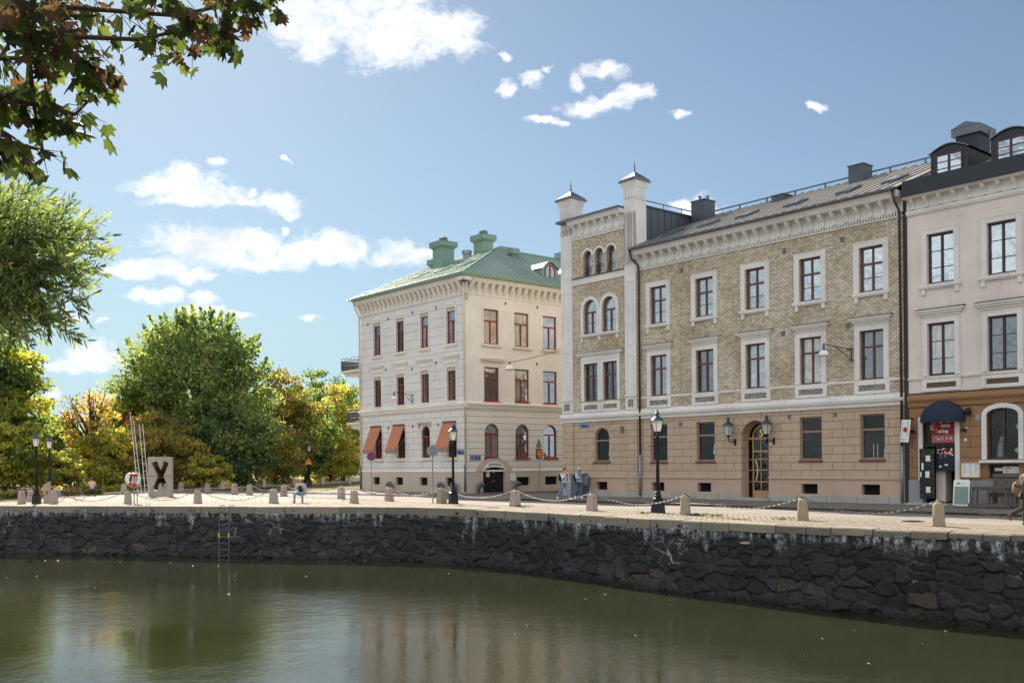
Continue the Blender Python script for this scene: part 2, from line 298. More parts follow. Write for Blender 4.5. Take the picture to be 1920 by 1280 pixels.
    t = NT('coping_granite'); a = t.n('ShaderNodeAttribute', attribute_name='stone'); c = t.mix(1., dirty(t, s2l(134, 126, 112), .6, True), a.outputs['Color'], 'MULTIPLY'); t.bump(t.noise(t.coord('UV'), 14, 6, .65), 1., .03); M['coping'] = t.base(c, .88)
    M['bark'] = plain('bark', s2l(70, 58, 48), .95, amt=.5, bump=1.)
    M['leaf'] = leafmat('leaves', .52, .7, .1); M['leaf_near'] = leafmat('near_leaves', .38, .6, .12)
ground_mats()

# ------------------------------------------------------------------ mesh helpers
class MB:
    def __init__(s): s.v = []; s.f = []
    def add(s, vs, fs):
        o = len(s.v); s.v += [tuple(p) for p in vs]; s.f += [tuple(o+i for i in f) for f in fs]; return s
    def box(s, a, b, T=None):
        (x0, y0, z0), (x1, y1, z1) = [[min(p, q) for p, q in zip(a, b)], [max(p, q) for p, q in zip(a, b)]]
        vs = [(x, y, z) for z in (z0, z1) for y in (y0, y1) for x in (x0, x1)]
        if T: vs = [T(*p) for p in vs]
        return s.add(vs, [(0, 2, 3, 1), (4, 5, 7, 6), (0, 1, 5, 4), (2, 6, 7, 3), (0, 4, 6, 2), (1, 3, 7, 5)])
    def tube(s, pts, r, n=8, cap=True):
        pts = [Vector(p) for p in pts]; rs = r if isinstance(r, (list, tuple)) else [r]*len(pts); vs = []; fs = []; up = None
        for i, p in enumerate(pts):
            t = (pts[min(i+1, len(pts)-1)]-pts[max(i-1, 0)]).normalized()
            if up is None: up = Vector((0, 0, 1)) if abs(t.z) < .9 else Vector((1, 0, 0))
            a = t.cross(up).normalized(); b = t.cross(a).normalized(); up = -b if False else up
            for k in range(n):
                w = 2*PI*k/n; vs.append(p+(a*math.cos(w)+b*math.sin(w))*rs[i])
        for i in range(len(pts)-1):
            for k in range(n): fs.append((i*n+k, i*n+(k+1) % n, (i+1)*n+(k+1) % n, (i+1)*n+k))
        if cap: fs += [tuple(range(n))[::-1], tuple(range((len(pts)-1)*n, len(pts)*n))]
        return s.add(vs, fs)
    def lathe(s, prof, c=(0, 0, 0), n=12, sq=False, rot=0):
        vs = []; fs = []
        for (r, z) in prof:
            for k in range(n):
                w = 2*PI*k/n+rot; vs.append((c[0]+r*math.cos(w), c[1]+r*math.sin(w), c[2]+z))
        for i in range(len(prof)-1):
            for k in range(n): fs.append((i*n+k, i*n+(k+1) % n, (i+1)*n+(k+1) % n, (i+1)*n+k))
        fs += [tuple(range(n))[::-1], tuple(range((len(prof)-1)*n, len(prof)*n))]
        return s.add(vs, fs)
    def prism(s, poly, T, d0, d1):          # polygon (a, b) pushed from depth d0 to d1 through T(a, b, d)
        n = len(poly); vs = [T(a, b, d0) for a, b in poly]+[T(a, b, d1) for a, b in poly]
        return s.add(vs, [tuple(range(n))[::-1], tuple(range(n, 2*n))]+[(i, (i+1) % n, n+(i+1) % n, n+i) for i in range(n)])
    def ball(s, c, r, n=10, m=7):
        r = r if isinstance(r, (tuple, list)) else (r, r, r); vs = []; fs = []
        for i in range(m+1):
            t = PI*i/m
            for k in range(n):
                w = 2*PI*k/n; vs.append((c[0]+r[0]*math.sin(t)*math.cos(w), c[1]+r[1]*math.sin(t)*math.sin(w), c[2]+r[2]*math.cos(t)))
        for i in range(m):
            for k in range(n): fs.append((i*n+k, (i+1)*n+k, (i+1)*n+(k+1) % n, i*n+(k+1) % n))
        return s.add(vs, fs)
    def build(s, name, mat, parent=None, smooth=False, fix=True):
        me = bpy.data.meshes.new(name); me.from_pydata(s.v, [], s.f)
        if fix:
            bm = bmesh.new(); bm.from_mesh(me); bmesh.ops.recalc_face_normals(bm, faces=bm.faces); bm.to_mesh(me); bm.free()
        uvmap(me)
        if smooth:
            me.polygons.foreach_set('use_smooth', [True]*len(me.polygons))
        me.materials.append(M[mat] if isinstance(mat, str) else mat)
        o = bpy.data.objects.new(name, me); C.objects.link(o)
        if parent: o.parent = parent
        return o
def uvmap(me):
    uv = me.uv_layers.new(name='UVMap'); n = len(me.loops); co = np.empty(len(me.vertices)*3); me.vertices.foreach_get('co', co); co = co.reshape(-1, 3)
    li = np.empty(n, int); me.loops.foreach_get('vertex_index', li); pn = np.empty(len(me.polygons)*3); me.polygons.foreach_get('normal', pn); pn = np.abs(pn.reshape(-1, 3))
    tot = np.empty(len(me.polygons), int); me.polygons.foreach_get('loop_total', tot); pi = np.repeat(np.arange(len(tot)), tot)
    p = co[li]; nn = pn[pi]; ax = np.argmax(nn-np.array([0, 0, .0]), axis=1)
    u = np.where(ax == 0, p[:, 1], p[:, 0]); v = np.where(ax == 2, p[:, 1], p[:, 2])
    uv.data.foreach_set('uv', np.stack([u, v], 1).astype(np.float32).ravel())
def tag(o, label=None, cat=None, group=None, kind=None):
    if label: o['label'] = label
    if cat: o['category'] = cat
    if group: o['group'] = group
    if kind: o['kind'] = kind
    return o
def thing(name, label, cat, loc=(0, 0, 0), rot=0, group=None):
    o = bpy.data.objects.new(name, None); C.objects.link(o); o.location = loc; o.rotation_euler = (0, 0, rot); o.empty_display_size = .3
    return tag(o, label, cat, group)
def copy_tree(o, parent=None):
    c = o.copy(); C.objects.link(c); c.parent = parent
    for ch in list(o.children): copy_tree(ch, c)
    return c
def text_mesh(txt, size, T, d, mat, parent, name='lettering', italic=0, thick=.006, bold=0., align='CENTER', stretch=1.):
    """lettering laid on a surface: T(a, b, d) maps text plane to local space; centred on (0,0)"""
    cu = bpy.data.curves.new('txt', 'FONT'); cu.body = txt; cu.size = size; cu.align_x = align; cu.align_y = 'CENTER'; cu.shear = italic; cu.offset = bold; cu.extrude = thick/2; cu.resolution_u = 3
    o = bpy.data.objects.new('txt', cu); C.objects.link(o); dg = bpy.context.evaluated_depsgraph_get(); me = bpy.data.meshes.new_from_object(o.evaluated_get(dg))
    bpy.data.objects.remove(o); mb = MB(); mb.v = [T(v.co.x*stretch, v.co.y, d+v.co.z) for v in me.vertices]; mb.f = [tuple(p.vertices) for p in me.polygons]
    return mb.build(name, mat, parent)
def join_mb(mbs):
    r = MB()
    for m in mbs: r.add(m.v, m.f)
    return r

# ------------------------------------------------------------------ facade helpers. T(u, z, d): along the wall, up, outwards
def arc(u0, u1, zs, rise, n=12):        # left to right
    c = (u0+u1)/2; r = (u1-u0)/2
    return [(c-r*math.cos(PI*i/n), zs+rise*math.sin(PI*i/n)) for i in range(n+1)]
def wall_grid(mb, T, u0, u1, z0, z1, holes, depth=.28):
    us = sorted({u0, u1, *[h[0] for h in holes if u0 <= h[0] <= u1], *[h[1] for h in holes if u0 <= h[1] <= u1]})
    zs = sorted({z0, z1, *[h[2] for h in holes if z0 < h[2] < z1], *[h[3] for h in holes if z0 < h[3] < z1]})
    for i in range(len(us)-1):
        for j in range(len(zs)-1):
            cu, cz = (us[i]+us[i+1])/2, (zs[j]+zs[j+1])/2
            if any(h[0] < cu < h[1] and h[2] < cz < h[3] for h in holes): continue
            mb.add([T(us[i], zs[j], 0), T(us[i+1], zs[j], 0), T(us[i+1], zs[j+1], 0), T(us[i], zs[j+1], 0)], [(0, 1, 2, 3)])
    for h in holes:
        a, b, c, e, rise = h
        if e <= z0 or c >= z1: continue
        c2 = max(c, z0)
        if rise: top = arc(a, b, e-rise, rise)
        else: top = [(a, e), (b, e)]
        if e > z1: top = []
        path = [(a, c2)]+(top if top else [(a, z1)]); path2 = [(b, c2)]
        full = [(a, c2)]+top+[(b, c2)] if top else None
        segs = list(zip(full, full[1:]))+[((b, c), (a, c))] if full else [((a, c2), (a, z1)), ((b, z1), (b, c2)), ((b, c2), (a, c2))]
        if c < z0: segs = segs[:-1] if full else segs[:-1]
        for p, q in segs:
            mb.add([T(*p, 0), T(*q, 0), T(*q, -depth), T(*p, -depth)], [(0, 1, 2, 3)])
        if rise and top:
            for p, q in zip(top, top[1:]):
                if abs(p[0]-q[0]) > 1e-6: mb.add([T(*p, 0), T(*q, 0), T(q[0], e, 0), T(p[0], e, 0)], [(0, 1, 2, 3)])
    return mb
def ring(mb, T, outer, inner, d0, d1):  # open band between two polylines of equal length
    n = len(outer)
    for i in range(n-1):
        o0, o1, i0, i1 = outer[i], outer[i+1], inner[i], inner[i+1]
        mb.add([T(*o0, d1), T(*o1, d1), T(*i1, d1), T(*i0, d1), T(*o0, d0), T(*o1, d0), T(*i1, d0), T(*i0, d0)], [(0, 1, 2, 3), (0, 4, 5, 1), (3, 2, 6, 7), (0, 3, 7, 4), (1, 5, 6, 2)])
def window(T, parent, u0, u1, z0, z1, rise=0, depth=.16, fm='wood_brown', pm='gr_sky2', fw=.075, mull=1, transom=.62, bars=(), upper_mull=True, surround=None, sill=None, hood=None, panel=None, blind=None, room=False, name='window'):
    """frame mesh = the part; pane, surround, sill, hood, panel = its sub-parts"""
    mb = MB(); d0, d1 = -depth-.05, -depth+.03
    zs = z1-rise
    def bx(a, b, c, d, e=0): mb.box((a, c, d0), (b, d, d1+e), T)
    bx(u0, u0+fw, z0, zs); bx(u1-fw, u1, z0, zs); bx(u0+fw, u1-fw, z0, z0+fw*1.15)
    if rise:
        ring(mb, T, arc(u0, u1, zs, rise), arc(u0+fw, u1-fw, zs, max(rise-fw, .03)), d0, d1)
    else: bx(u0+fw, u1-fw, z1-fw, z1)
    zt = z0+(z1-z0)*transom if transom else None
    if rise and transom: zt = min(zt, zs)
    um = (u0+u1)/2
    if zt: bx(u0+fw, u1-fw, zt-.045, zt+.045, .012)
    if mull:
        bx(um-.045, um+.045, z0+fw*1.15, (zt-.045) if zt else z1-fw, .006)
        if zt and upper_mull: bx(um-.035, um+.035, zt+.045, z1-(fw if not rise else .03), .004)
    for b in bars:
        zb = z0+(z1-z0)*b
        for a, c in ((u0+fw, um-.045), (um+.045, u1-fw)): mb.box((a, zb-.015, d0+.02), (c, zb+.015, d1-.02), T)
    fr = mb.build(name, fm, parent)
    pb = MB()
    poly = [(u0+.02, z0+.02)]+([(a, b-.02) for a, b in arc(u0+.02, u1-.02, zs, rise)] if rise else [(u0+.02, z1-.02), (u1-.02, z1-.02)])+[(u1-.02, z0+.02)]
    pb.prism(poly, T, -depth-.03, -depth-.02)
    pb.build('pane', pm, fr)
    if room:
        rb = MB(); a, b, c, e = u0-.15, u1+.15, z0-.1, z1+.1; dd = -1.4; d9 = -depth-.06
        P = [T(a, c, d9), T(b, c, d9), T(b, e, d9), T(a, e, d9), T(a, c, dd), T(b, c, dd), T(b, e, dd), T(a, e, dd)]
        rb.add(P, [(4, 5, 6, 7), (0, 1, 5, 4), (3, 7, 6, 2), (0, 4, 7, 3), (1, 2, 6, 5)]); rb.build('room', 'room', fr, fix=False)
    if blind:
        MB().box((u0+.01, z1-.26, -depth+.04), (u1-.01, z1-.01, -.03), T).build('blind', blind, fr)
    if surround:
        w, sm, dd = surround; sb = MB()
        if rise:
            sb.box((u0-w, z0, .002), (u0, zs, dd), T); sb.box((u1, z0, .002), (u1+w, zs, dd), T)
            ring(sb, T, arc(u0-w, u1+w, zs, rise+w), arc(u0, u1, zs, rise), .002, dd)
        else:
            sb.box((u0-w, z0, .002), (u0, z1+w, dd), T); sb.box((u1, z0, .002), (u1+w, z1+w, dd), T); sb.box((u0, z1, .002), (u1, z1+w, dd), T)
            for (p, q) in ((u0-w, u0-w+.04), (u1+w-.04, u1+w)): sb.box((p, z0, dd), (q, z1+w, dd+.018), T)
            sb.box((u0-w+.04, z1+w-.04, dd), (u1+w-.04, z1+w, dd+.018), T)
        sb.build('window_surround', sm, fr)
    if sill:
        w, sm, feet = sill; sb = MB(); sb.box((u0-w, z0-.14, .003), (u1+w, z0-.02, .16), T); sb.box((u0-w+.05, z0-.2, .003), (u1+w-.05, z0-.14, .11), T)
        sb.prism([(u0+.0, z0-.02), (u1-.0, z0-.02), (u1, z0-.001), (u0, z0-.001)], T, -depth+.02, .17)
        if feet:
            for p in (u0-w+.1, u1+w-.28): sb.box((p, z0-.44, .003), (p+.17, z0-.2, .1), T)
        sb.build('window_sill', sm, fr)
    if hood:
        z, w, sm, capm = hood; sb = MB(); sb.box((u0-.28, z1+.29, .002), (u1+.28, z-.22, .06), T)
        sb.box((u0-w+.08, z-.22, .002), (u1+w-.08, z-.12, .16), T); sb.box((u0-w, z-.12, .002), (u1+w, z-.03, .24), T); h = sb.build('window_hood', sm, fr)
        MB().add([T(u0-w-.02, z-.03, .27), T(u1+w+.02, z-.03, .27), T(u1+w+.02, z+.05, .002), T(u0-w-.02, z+.05, .002), T(u0-w-.02, z-.03, .002), T(u1+w+.02, z-.03, .002)], [(0, 1, 2, 3), (0, 3, 4), (1, 5, 2), (0, 4, 5, 1)]).build('window_hood', capm, fr)
    if panel:
        za, zb, w, sm, rm = panel; sb = MB(); i = .16
        sb.box((u0-w, za, .002), (u1+w, za+i*.9, .07), T); sb.box((u0-w, zb-i*.9, .002), (u1+w, zb, .07), T); sb.box((u0-w, za+i*.9, .002), (u0-w+i*1.3, zb-i*.9, .07), T); sb.box((u1+w-i*1.3, za+i*.9, .002), (u1+w, zb-i*.9, .07), T)
        sb.build('window_apron', sm, fr); MB().box((u0-w+i*1.3, za+i*.9, .004), (u1+w-i*1.3, zb-i*.9, .03), T).build('relief_panel', rm, fr)
    return fr
def grille(T, parent, u0, u1, z0, z1, slats=False, depth=.22):
    MB().box((u0-.05, z0-.05, -depth-.2), (u1+.05, z1+.05, -depth-.1), T).build('basement_window', 'room', parent)
    g = MB()
    if slats:
        for k in range(5): z = z0+(z1-z0)*(k+.5)/5; g.box((u0, z-.025, -depth-.02), (u1, z+.02, -depth+.03), T)
        g.box((u0, z0, -depth-.03), (u0+.03, z1, -depth+.035), T); g.box((u1-.03, z0, -depth-.03), (u1, z1, -depth+.035), T)
    else:
        n = 9
        for k in range(-4, n+1):
            a0 = u0+(u1-u0)*k/n; a1 = a0+(z1-z0)
            for (p, q) in (((a0, z0), (a1, z1)), ((a0, z1), (a1, z0))):
                lo_, hi_ = max(u0, p[0]), min(u1, q[0])
                if hi_-lo_ < .05: continue
                f = lambda u: p[1]+(q[1]-p[1])*(u-p[0])/(q[0]-p[0])
                g.tube([T(lo_, f(lo_), -depth), T(hi_, f(hi_), -depth)], .009, 4, False)
    g.build('window_grille', 'mesh_dark', parent)
def bracket_row(T, parent, u0, u1, z0, z1, step, w, proj, mat, name='cornice_brackets', lower=.12):
    mb = MB(); n = max(1, round((u1-u0)/step)); st = (u1-u0)/n
    for i in range(n):
        c = u0+st*(i+.5); h = z1-z0
        prof = [(.0, z1), (proj, z1), (proj, z1-.14*h), (proj*.75, z1-.35*h), (proj*.35, z1-.62*h), (proj*.28, z0+.12*h), (lower, z0), (0, z0)]
        vs = [T(c-w/2, z, d) for d, z in prof]+[T(c+w/2, z, d) for d, z in prof]; k = len(prof)
        mb.add(vs, [tuple(range(k)), tuple(range(k, 2*k))[::-1]]+[(j, k+j, k+(j+1) % k, (j+1) % k) for j in range(k)])
    return mb.build(name, mat, parent)
def dentils(T, parent, u0, u1, z0, z1, step, w, proj, mat):
    mb = MB(); n = int((u1-u0)/step)
    for i in range(n):
        a = u0+step*(i+.25); mb.box((a, z0, .003), (a+w, z1, proj), T)
    return mb.build('dentil_row', mat, parent)
def band(T, parent, u0, u1, prof, mat, name='moulding'):   # prof: (d, z) outline from bottom back to top back
    mb = MB(); k = len(prof); vs = [T(u0, z, d) for d, z in prof]+[T(u1, z, d) for d, z in prof]
    mb.add(vs, [tuple(range(k)), tuple(range(k, 2*k))[::-1]]+[(j, k+j, k+(j+1) % k, (j+1) % k) for j in range(k)])
    return mb.build(name, mat, parent)
def roof_slope(parent, A, B, Cc, Dd, mat, seam=.6, name='roof', hs=.045, thick=.06):
    """quad A-B (eave) to D-C (ridge) with standing seams running up the slope"""
    A, B, Cc, Dd = map(Vector, (A, B, Cc, Dd)); n = (B-A).cross(Dd-A).normalized()
    if n.z < 0: n = -n
    sm = MB(); mb = MB(); mb.add([A, B, Cc, Dd, A-n*thick, B-n*thick, Cc-n*thick, Dd-n*thick], [(0, 1, 2, 3), (4, 7, 6, 5), (0, 4, 5, 1), (1, 5, 6, 2), (2, 6, 7, 3), (3, 7, 4, 0)])
    ue = (B-A).normalized(); up = n.cross(ue)
    if up.z < 0: up = -up
    L = (B-A).length; quad = [((p-A).dot(ue), (p-A).dot(up)) for p in (A, B, Cc, Dd)]
    lo_ = min(q[0] for q in quad); hi_ = max(q[0] for q in quad); x = lo_+seam*.5
    while x < hi_:
        ys = []
        for i in range(4):
            (x0, y0), (x1, y1) = quad[i], quad[(i+1) % 4]
            if (x0-x)*(x1-x) < 0: ys.append(y0+(y1-y0)*(x-x0)/(x1-x0))
        if len(ys) >= 2 and max(ys)-min(ys) > .2:
            p, q = A+ue*x+up*min(ys), A+ue*x+up*max(ys); w = ue*.02
            sm.add([p-w, p+w, p+w+n*hs, p-w+n*hs, q-w, q+w, q+w+n*hs, q-w+n*hs], [(0, 1, 2, 3), (4, 7, 6, 5), (0, 3, 7, 4), (1, 5, 6, 2), (3, 2, 6, 7)])
        x += seam
    o = mb.build(name, mat, parent); sm.build('standing_seams', {'roof_sheet': 'slate'}.get(mat, 'copper_trim'), o); return o
def pipe(T, parent, pts, r, mat, name='downpipe'):
    return MB().tube([T(*p) for p in pts], r, 8).build(name, mat, parent, smooth=True)
def solid_box(parent, name, mat, a, b): return MB().box(a, b).build(name, mat, parent)
FR = math.atan2(-D1.y, -D1.x)           # all three houses share this heading: local x to the right along the quay, y into the block
# ------------------------------------------------------------------ the yellow brick house with the corner tower
def opening(c, w, z0, z1, rise=0): return (c-w/2, c+w/2, z0, z1, rise)
def brick_house():
    B = thing('brick_building', 'yellow brick house with white corner turrets above a tan rendered ground floor', 'building', (3.196, 61.814, 0), FR)
    T = lambda u, z, d: (u, -d, z)
    Tp = lambda k: (lambda u, z, d: (u, -d-k, z))
    TE = lambda u, z, d: (-d, u, z)
    Wd = 22.36
    mc = [7.85, 11.1, 14.35, 17.56, 20.77]; gc = [7.8, 11.08, 17.5, 20.75]; bc = [3.33, 7.74, 11.0, 17.43, 20.67]
    r3 = [opening(c, 1.2, 9.72, 11.81) for c in mc]; r2 = [opening(c, 1.2, 5.7, 7.97) for c in mc]
    gf = [opening(c, 1.22, 2.03, 4.12) for c in gc]+[opening(3.33, 1.2, 2.07, 4.08, .6)]
    bs = [opening(c, .92, .4, .88) for c in bc]
    tri = [opening(c, .74, 13.19, 14.74, .37) for c in (2.28, 3.25, 4.22)]
    dbl = [opening(c, 1.15, 9.72, 11.76, .57) for c in (2.47, 4.04)]; rec = [opening(c, 1.15, 5.7, 7.94) for c in (2.48, 4.08)]
    door = (13.4, 15.1, -.2, 4.08, .84)
    # walls
    for (a, b, dp) in ((0, 12.6, .3), (15.9, Wd, .3), (12.6, 15.9, .6)):
        wall_grid(MB(), T, a, b, 1.14, 4.5, [h for h in gf+[door] if a <= h[0] and h[1] <= b], dp).build('ground_floor_wall', 'tan_rustic', B, fix=False)
        wall_grid(MB(), Tp(.05), a, b, 0, 1.14, [h for h in bs+[door] if a <= h[0] and h[1] <= b], dp+.05).build('plinth', 'tan_plain', B, fix=False)
    for (a, b) in ((0, 13.4), (15.1, Wd)): MB().box((a, .0, -.15), (b, .055, .32), lambda x, y, z: (x, -y-.055, z)).build('granite_base', 'granite_base', B)
    for (a, b) in ((0, 13.4), (15.1, Wd)): band(T, B, a, b, [(.05, 1.1), (.12, 1.12), (.12, 1.17), (.002, 1.2), (.002, 1.1)], 'tan_plain', 'plinth_band')
    wall_grid(MB(), T, 0, Wd, 4.5, 12.95, r3+r2+dbl+rec, .26).build('brick_wall', 'brick', B, fix=False)
    wall_grid(MB(), T, 0, 6.2, 12.95, 15.7, tri, .26).build('tower_wall', 'brick', B, fix=False)
    wall_grid(MB(), TE, 0, 13, 4.5, 15.9, [], .2).build('side_wall', 'brick', B, fix=False)
    wall_grid(MB(), TE, 0, 13, 0, 4.5, [], .2).build('side_wall', 'tan_rustic', B, fix=False)
    MB().box((.02, 12.9, 0), (Wd, 13.0, 13.9)).box((Wd-.12, .4, 0), (Wd-.02, 12.9, 13.9)).box((.02, .42, 13.6), (Wd-.2, 12.8, 13.7)).build('rear_wall', 'brick', B)
    # belt course
    band(T, B, -.12, Wd, [(.003, 4.44), (.1, 4.46), (.12, 4.6), (.2, 4.66), (.24, 4.78), (.14, 4.82), (.12, 4.92), (.05, 5.0), (.003, 5.02)], 'white_stucco', 'belt_course')
    band(TE, B, 0, 13, [(.003, 4.44), (.1, 4.46), (.12, 4.6), (.2, 4.66), (.24, 4.78), (.14, 4.82), (.12, 4.92), (.05, 5.0), (.003, 5.02)], 'white_stucco', 'belt_course')
    band(T, B, 6.3, Wd, [(.003, 5.58), (.06, 5.6), (.06, 5.68), (.003, 5.7)], 'white_stucco', 'string_course')
    # windows
    kinds3 = ['gr_sky1', 'gr_sky1', 'gr_sky1', 'gr_sky1', 'gr_sky1']; kinds2 = ['gr_sky2', 'gr_dark', 'gr_sky2', 'gr_warm', 'gr_dark']
    for i, h in enumerate(r3): window(T, B, h[0], h[1], h[2], h[3], pm=kinds3[i], transom=.63, bars=(.32,), fw=.085, surround=(.28, 'white_stucco', .07), sill=(.33, 'white_stucco', True))
    for i, h in enumerate(r2): window(T, B, h[0], h[1], h[2], h[3], pm=kinds2[i], transom=.67, surround=(.26, 'white_stucco', .07), sill=None, hood=(8.6, .43, 'white_stucco', 'slate'), panel=(5.04, 5.6, .28, 'white_stucco', 'relief'))
    for h in dbl: window(T, B, h[0], h[1], h[2], h[3], h[4], pm='gr_sky1', transom=.64, upper_mull=False, bars=(.33,), surround=(.2, 'white_stucco', .08))
    band(T, B, 1.62, 4.88, [(.003, 9.5), (.11, 9.52), (.17, 9.6), (.17, 9.7), (.003, 9.72)], 'white_stucco', 'window_sill')
    for q in (1.7, 3.18, 4.64): MB().box((q, 9.28, .003), (q+.16, 9.5, .1), T).build('sill_corbel', 'white_stucco', B)
    for i, h in enumerate(rec): window(T, B, h[0], h[1], h[2], h[3], pm='gr_dark', transom=.67, surround=(.222, 'white_stucco', .07), panel=(5.04, 5.6, .2, 'white_stucco', 'relief'))
    mb = MB(); mb.box((1.66, 8.17, .003), (4.9, 8.4, .06), T); mb.box((1.45, 8.4, .003), (5.1, 8.48, .15), T); mb.box((1.38, 8.48, .003), (5.16, 8.57, .22), T); mb.build('window_hood', 'white_stucco', B)
    MB().prism([(1.36, 8.573), (5.18, 8.573), (5.18, 8.6), (1.36, 8.6)], T, .003, .25).build('window_hood_cap', 'slate', B)
    for h in tri: window(T, B, h[0], h[1], h[2], h[3], h[4], pm='gr_sky1', transom=0, mull=0, bars=(), fw=.09, depth=.24)
    ah = MB()
    for h in tri: ring(ah, T, arc(h[0]-.12, h[1]+.12, h[3]-.37, .49), arc(h[0], h[1], h[3]-.37, .37), .002, .07)
    ah.build('arch_moulding', 'white_stucco', B)
    rl = MB()
    for h in tri:
        for z in (13.45, 13.62, 13.79): rl.tube([T(h[0], z, -.1), T(h[1], z, -.1)], .018, 5)
    rl.build('window_railing', 'iron', B)
    for i, h in enumerate(gf): window(T, B, h[0], h[1], h[2], h[3], h[4], fm='wood_tan', pm='clear', transom=.66 if not h[4] else .62, mull=0, room=True, fw=.07)
    for c in (3.55, 8.15, 11.35): # lamps standing in the ground floor windows
        L = MB(); L.lathe([(.14, 0), (.09, .5)], T(c, 2.42, -.52), 12); o = L.build('window_lamp', 'lampshade', B); MB().lathe([(.07, 0), (.07, .03), (.015, .05), (.015, .3)], T(c, 2.12, -.52), 8).build('lamp_foot', 'lampshade', o)
    MB().tube([T(20.55, 2.1, -.45), T(20.55, 2.75, -.45)], .018, 6).tube([T(20.75, 2.1, -.45), T(20.75, 2.75, -.45)], .018, 6).lathe([(.08, 0), (.1, .1), (.06, .2), (.09, .35), (.03, .42)], T(21.15, 2.1, -.45), 8).build('window_ornament', 'lampshade', B)
    for h in gf:
        w = .12 if h[4] else .04
        MB().box((h[0]-w, h[2]-.1, -.28), (h[1]+w, h[2]-.003, .07), T).build('window_sill', 'wood_brown', B)
    for h in bs: grille(Tp(.05), B, h[0], h[1], h[2], h[3])
    # radiating voussoir joints over the arches
    vj = MB()
    for (c, zs, r, R) in ((3.33, 3.48, .62, 1.25), (14.25, 3.24, .87, 1.75)):
        for k in range(1, 8):
            a = PI*k/8; z2 = min(zs+R*math.sin(a)*1.25, 4.43); t = (z2-zs)/math.sin(a)
            t = min(t, R*1.15)
            p0, p1 = (c+r*math.cos(a), zs+r*math.sin(a)), (c+t*math.cos(a), zs+t*math.sin(a))
            if t > r+.1:
                n = Vector((-(p1[1]-p0[1]), p1[0]-p0[0])).normalized()*.008
                vj.add([T(p0[0]-n.x, p0[1]-n.y, .003), T(p0[0]+n.x, p0[1]+n.y, .003), T(p1[0]+n.x, p1[1]+n.y, .003), T(p1[0]-n.x, p1[1]-n.y, .003)], [(0, 1, 2, 3)])
    vj.build('arch_joints', 'wood_brown', B)
    # door
    dd = .52; Dm = MB(); c = 14.25
    def bx(a, b, z0, z1, e=0): Dm.box((a, z0, -dd-.06), (b, z1, -dd+.02+e), T)
    for (a, b) in ((13.4, 13.46), (13.72, 13.8), (14.7, 14.78), (15.03, 15.1)): bx(a, b, .12, 3.24 if a > 13.7 and b < 15 else 3.2)
    bx(13.46, 15.03, 3.12, 3.22, .01); bx(13.8, 14.7, 2.46, 2.56, .012); bx(14.22, 14.28, 2.56, 3.12, .004)
    for z in (.95, 1.55, 2.1): bx(13.84, 14.66, z-.03, z+.03, .006); bx(13.46, 13.72, z-.02, z+.02, .002); bx(14.78, 15.03, z-.02, z+.02, .002)
    bx(14.22, 14.28, .52, 2.46, .005); bx(13.8, 14.7, .15, .5, .01)
    ring(Dm, T, arc(13.42, 15.08, 3.22, .83), arc(13.5, 15.0, 3.22, .75), -dd-.06, -dd+.015)
    ring(Dm, T, arc(13.72, 14.78, 3.22, .6), arc(13.8, 14.7, 3.22, .52), -dd-.06, -dd+.025)
    o = Dm.build('entrance_door', 'wood_door', B)
    pb = MB(); pb.prism([(13.42, .15)]+[(a, b) for a, b in arc(13.44, 15.06, 3.22, .8)]+[(15.08, .15)], T, -dd-.03, -dd-.02); pb.build('pane', 'gr_deep', o)
    MB().tube([T(13.98+.12*math.sin(PI*i/10), 1.0+1.05*i/10, -dd+.1) for i in range(11)], .022, 6).build('door_handle', 'white_paint', o)
    text_mesh('5', .5, lambda a, b, d: T(14.26+a, 3.42+b, d), -dd+.0, 'gold', o, 'house_number', bold=.012)
    MB().box((13.36, .0, -.58), (15.14, .14, .3), T).build('door_step', 'granite_base', B)
    # white pilasters and turrets
    for (a, b) in ((.0, .95), (5.36, 6.22)):
        m = MB(); m.box((a, 5.02, .002), (b, 16.3, .1), T)
        m.build('pilaster', 'white_stucco', B)
        q = MB()
        for (z0, z1) in ((5.95, 8.2), (8.75, 12.4), (13.3, 16.4)):
            i = .16
            for (x0, x1, y0, y1) in ((a+i, b-i, z0, z0+.05), (a+i, b-i, z1-.05, z1), (a+i, a+i+.05, z0+.05, z1-.05), (b-i-.05, b-i, z0+.05, z1-.05)): q.box((x0, y0, .1), (x1, y1, .125), T)
        q.box((a+.12, 5.15, .1), (b-.12, 5.7, .12), T); q.box((a-.04, 5.78, .1), (b+.04, 5.86, .17), T); q.build('pilaster_moulding', 'white_stucco', B)
        MB().box((a+.22, 5.2, .12), (b-.22, 5.62, .135), T).build('relief_panel', 'relief', B)
        MB().box((a, 0, .002), (b, 4.42, .085), T).build('ground_pilaster', 'tan_rustic', B)
        cx, cy, w = (a+b)/2, .36, (b-a)/2
        m = MB(); m.box((a, -.1, 13.3 if a > 1 else 15.9), (b, .86, 17.1), None)
        def sq(w1, z, w2=None): return [(cx+sx*w1, cy+sy*w1, z) for sx, sy in ((-1, -1), (1, -1), (1, 1), (-1, 1))]
        def frust(mb, w0, z0, w1, z1): mb.add(sq(w0, z0)+sq(w1, z1), [(0, 3, 2, 1), (4, 5, 6, 7), (0, 1, 5, 4), (1, 2, 6, 5), (2, 3, 7, 6), (3, 0, 4, 7)])
        frust(m, w+.03, 17.02, w+.04, 17.1); frust(m, w+.01, 17.1, w+.03, 17.75)
        tt = m.build('turret', 'white_stucco', B); m = MB(); frust(m, w+.07, 17.75, w+.08, 17.85); frust(m, w+.09, 17.85, w+.17, 18.08); m.build('turret_cornice', 'white_stucco', tt)
        m = MB()
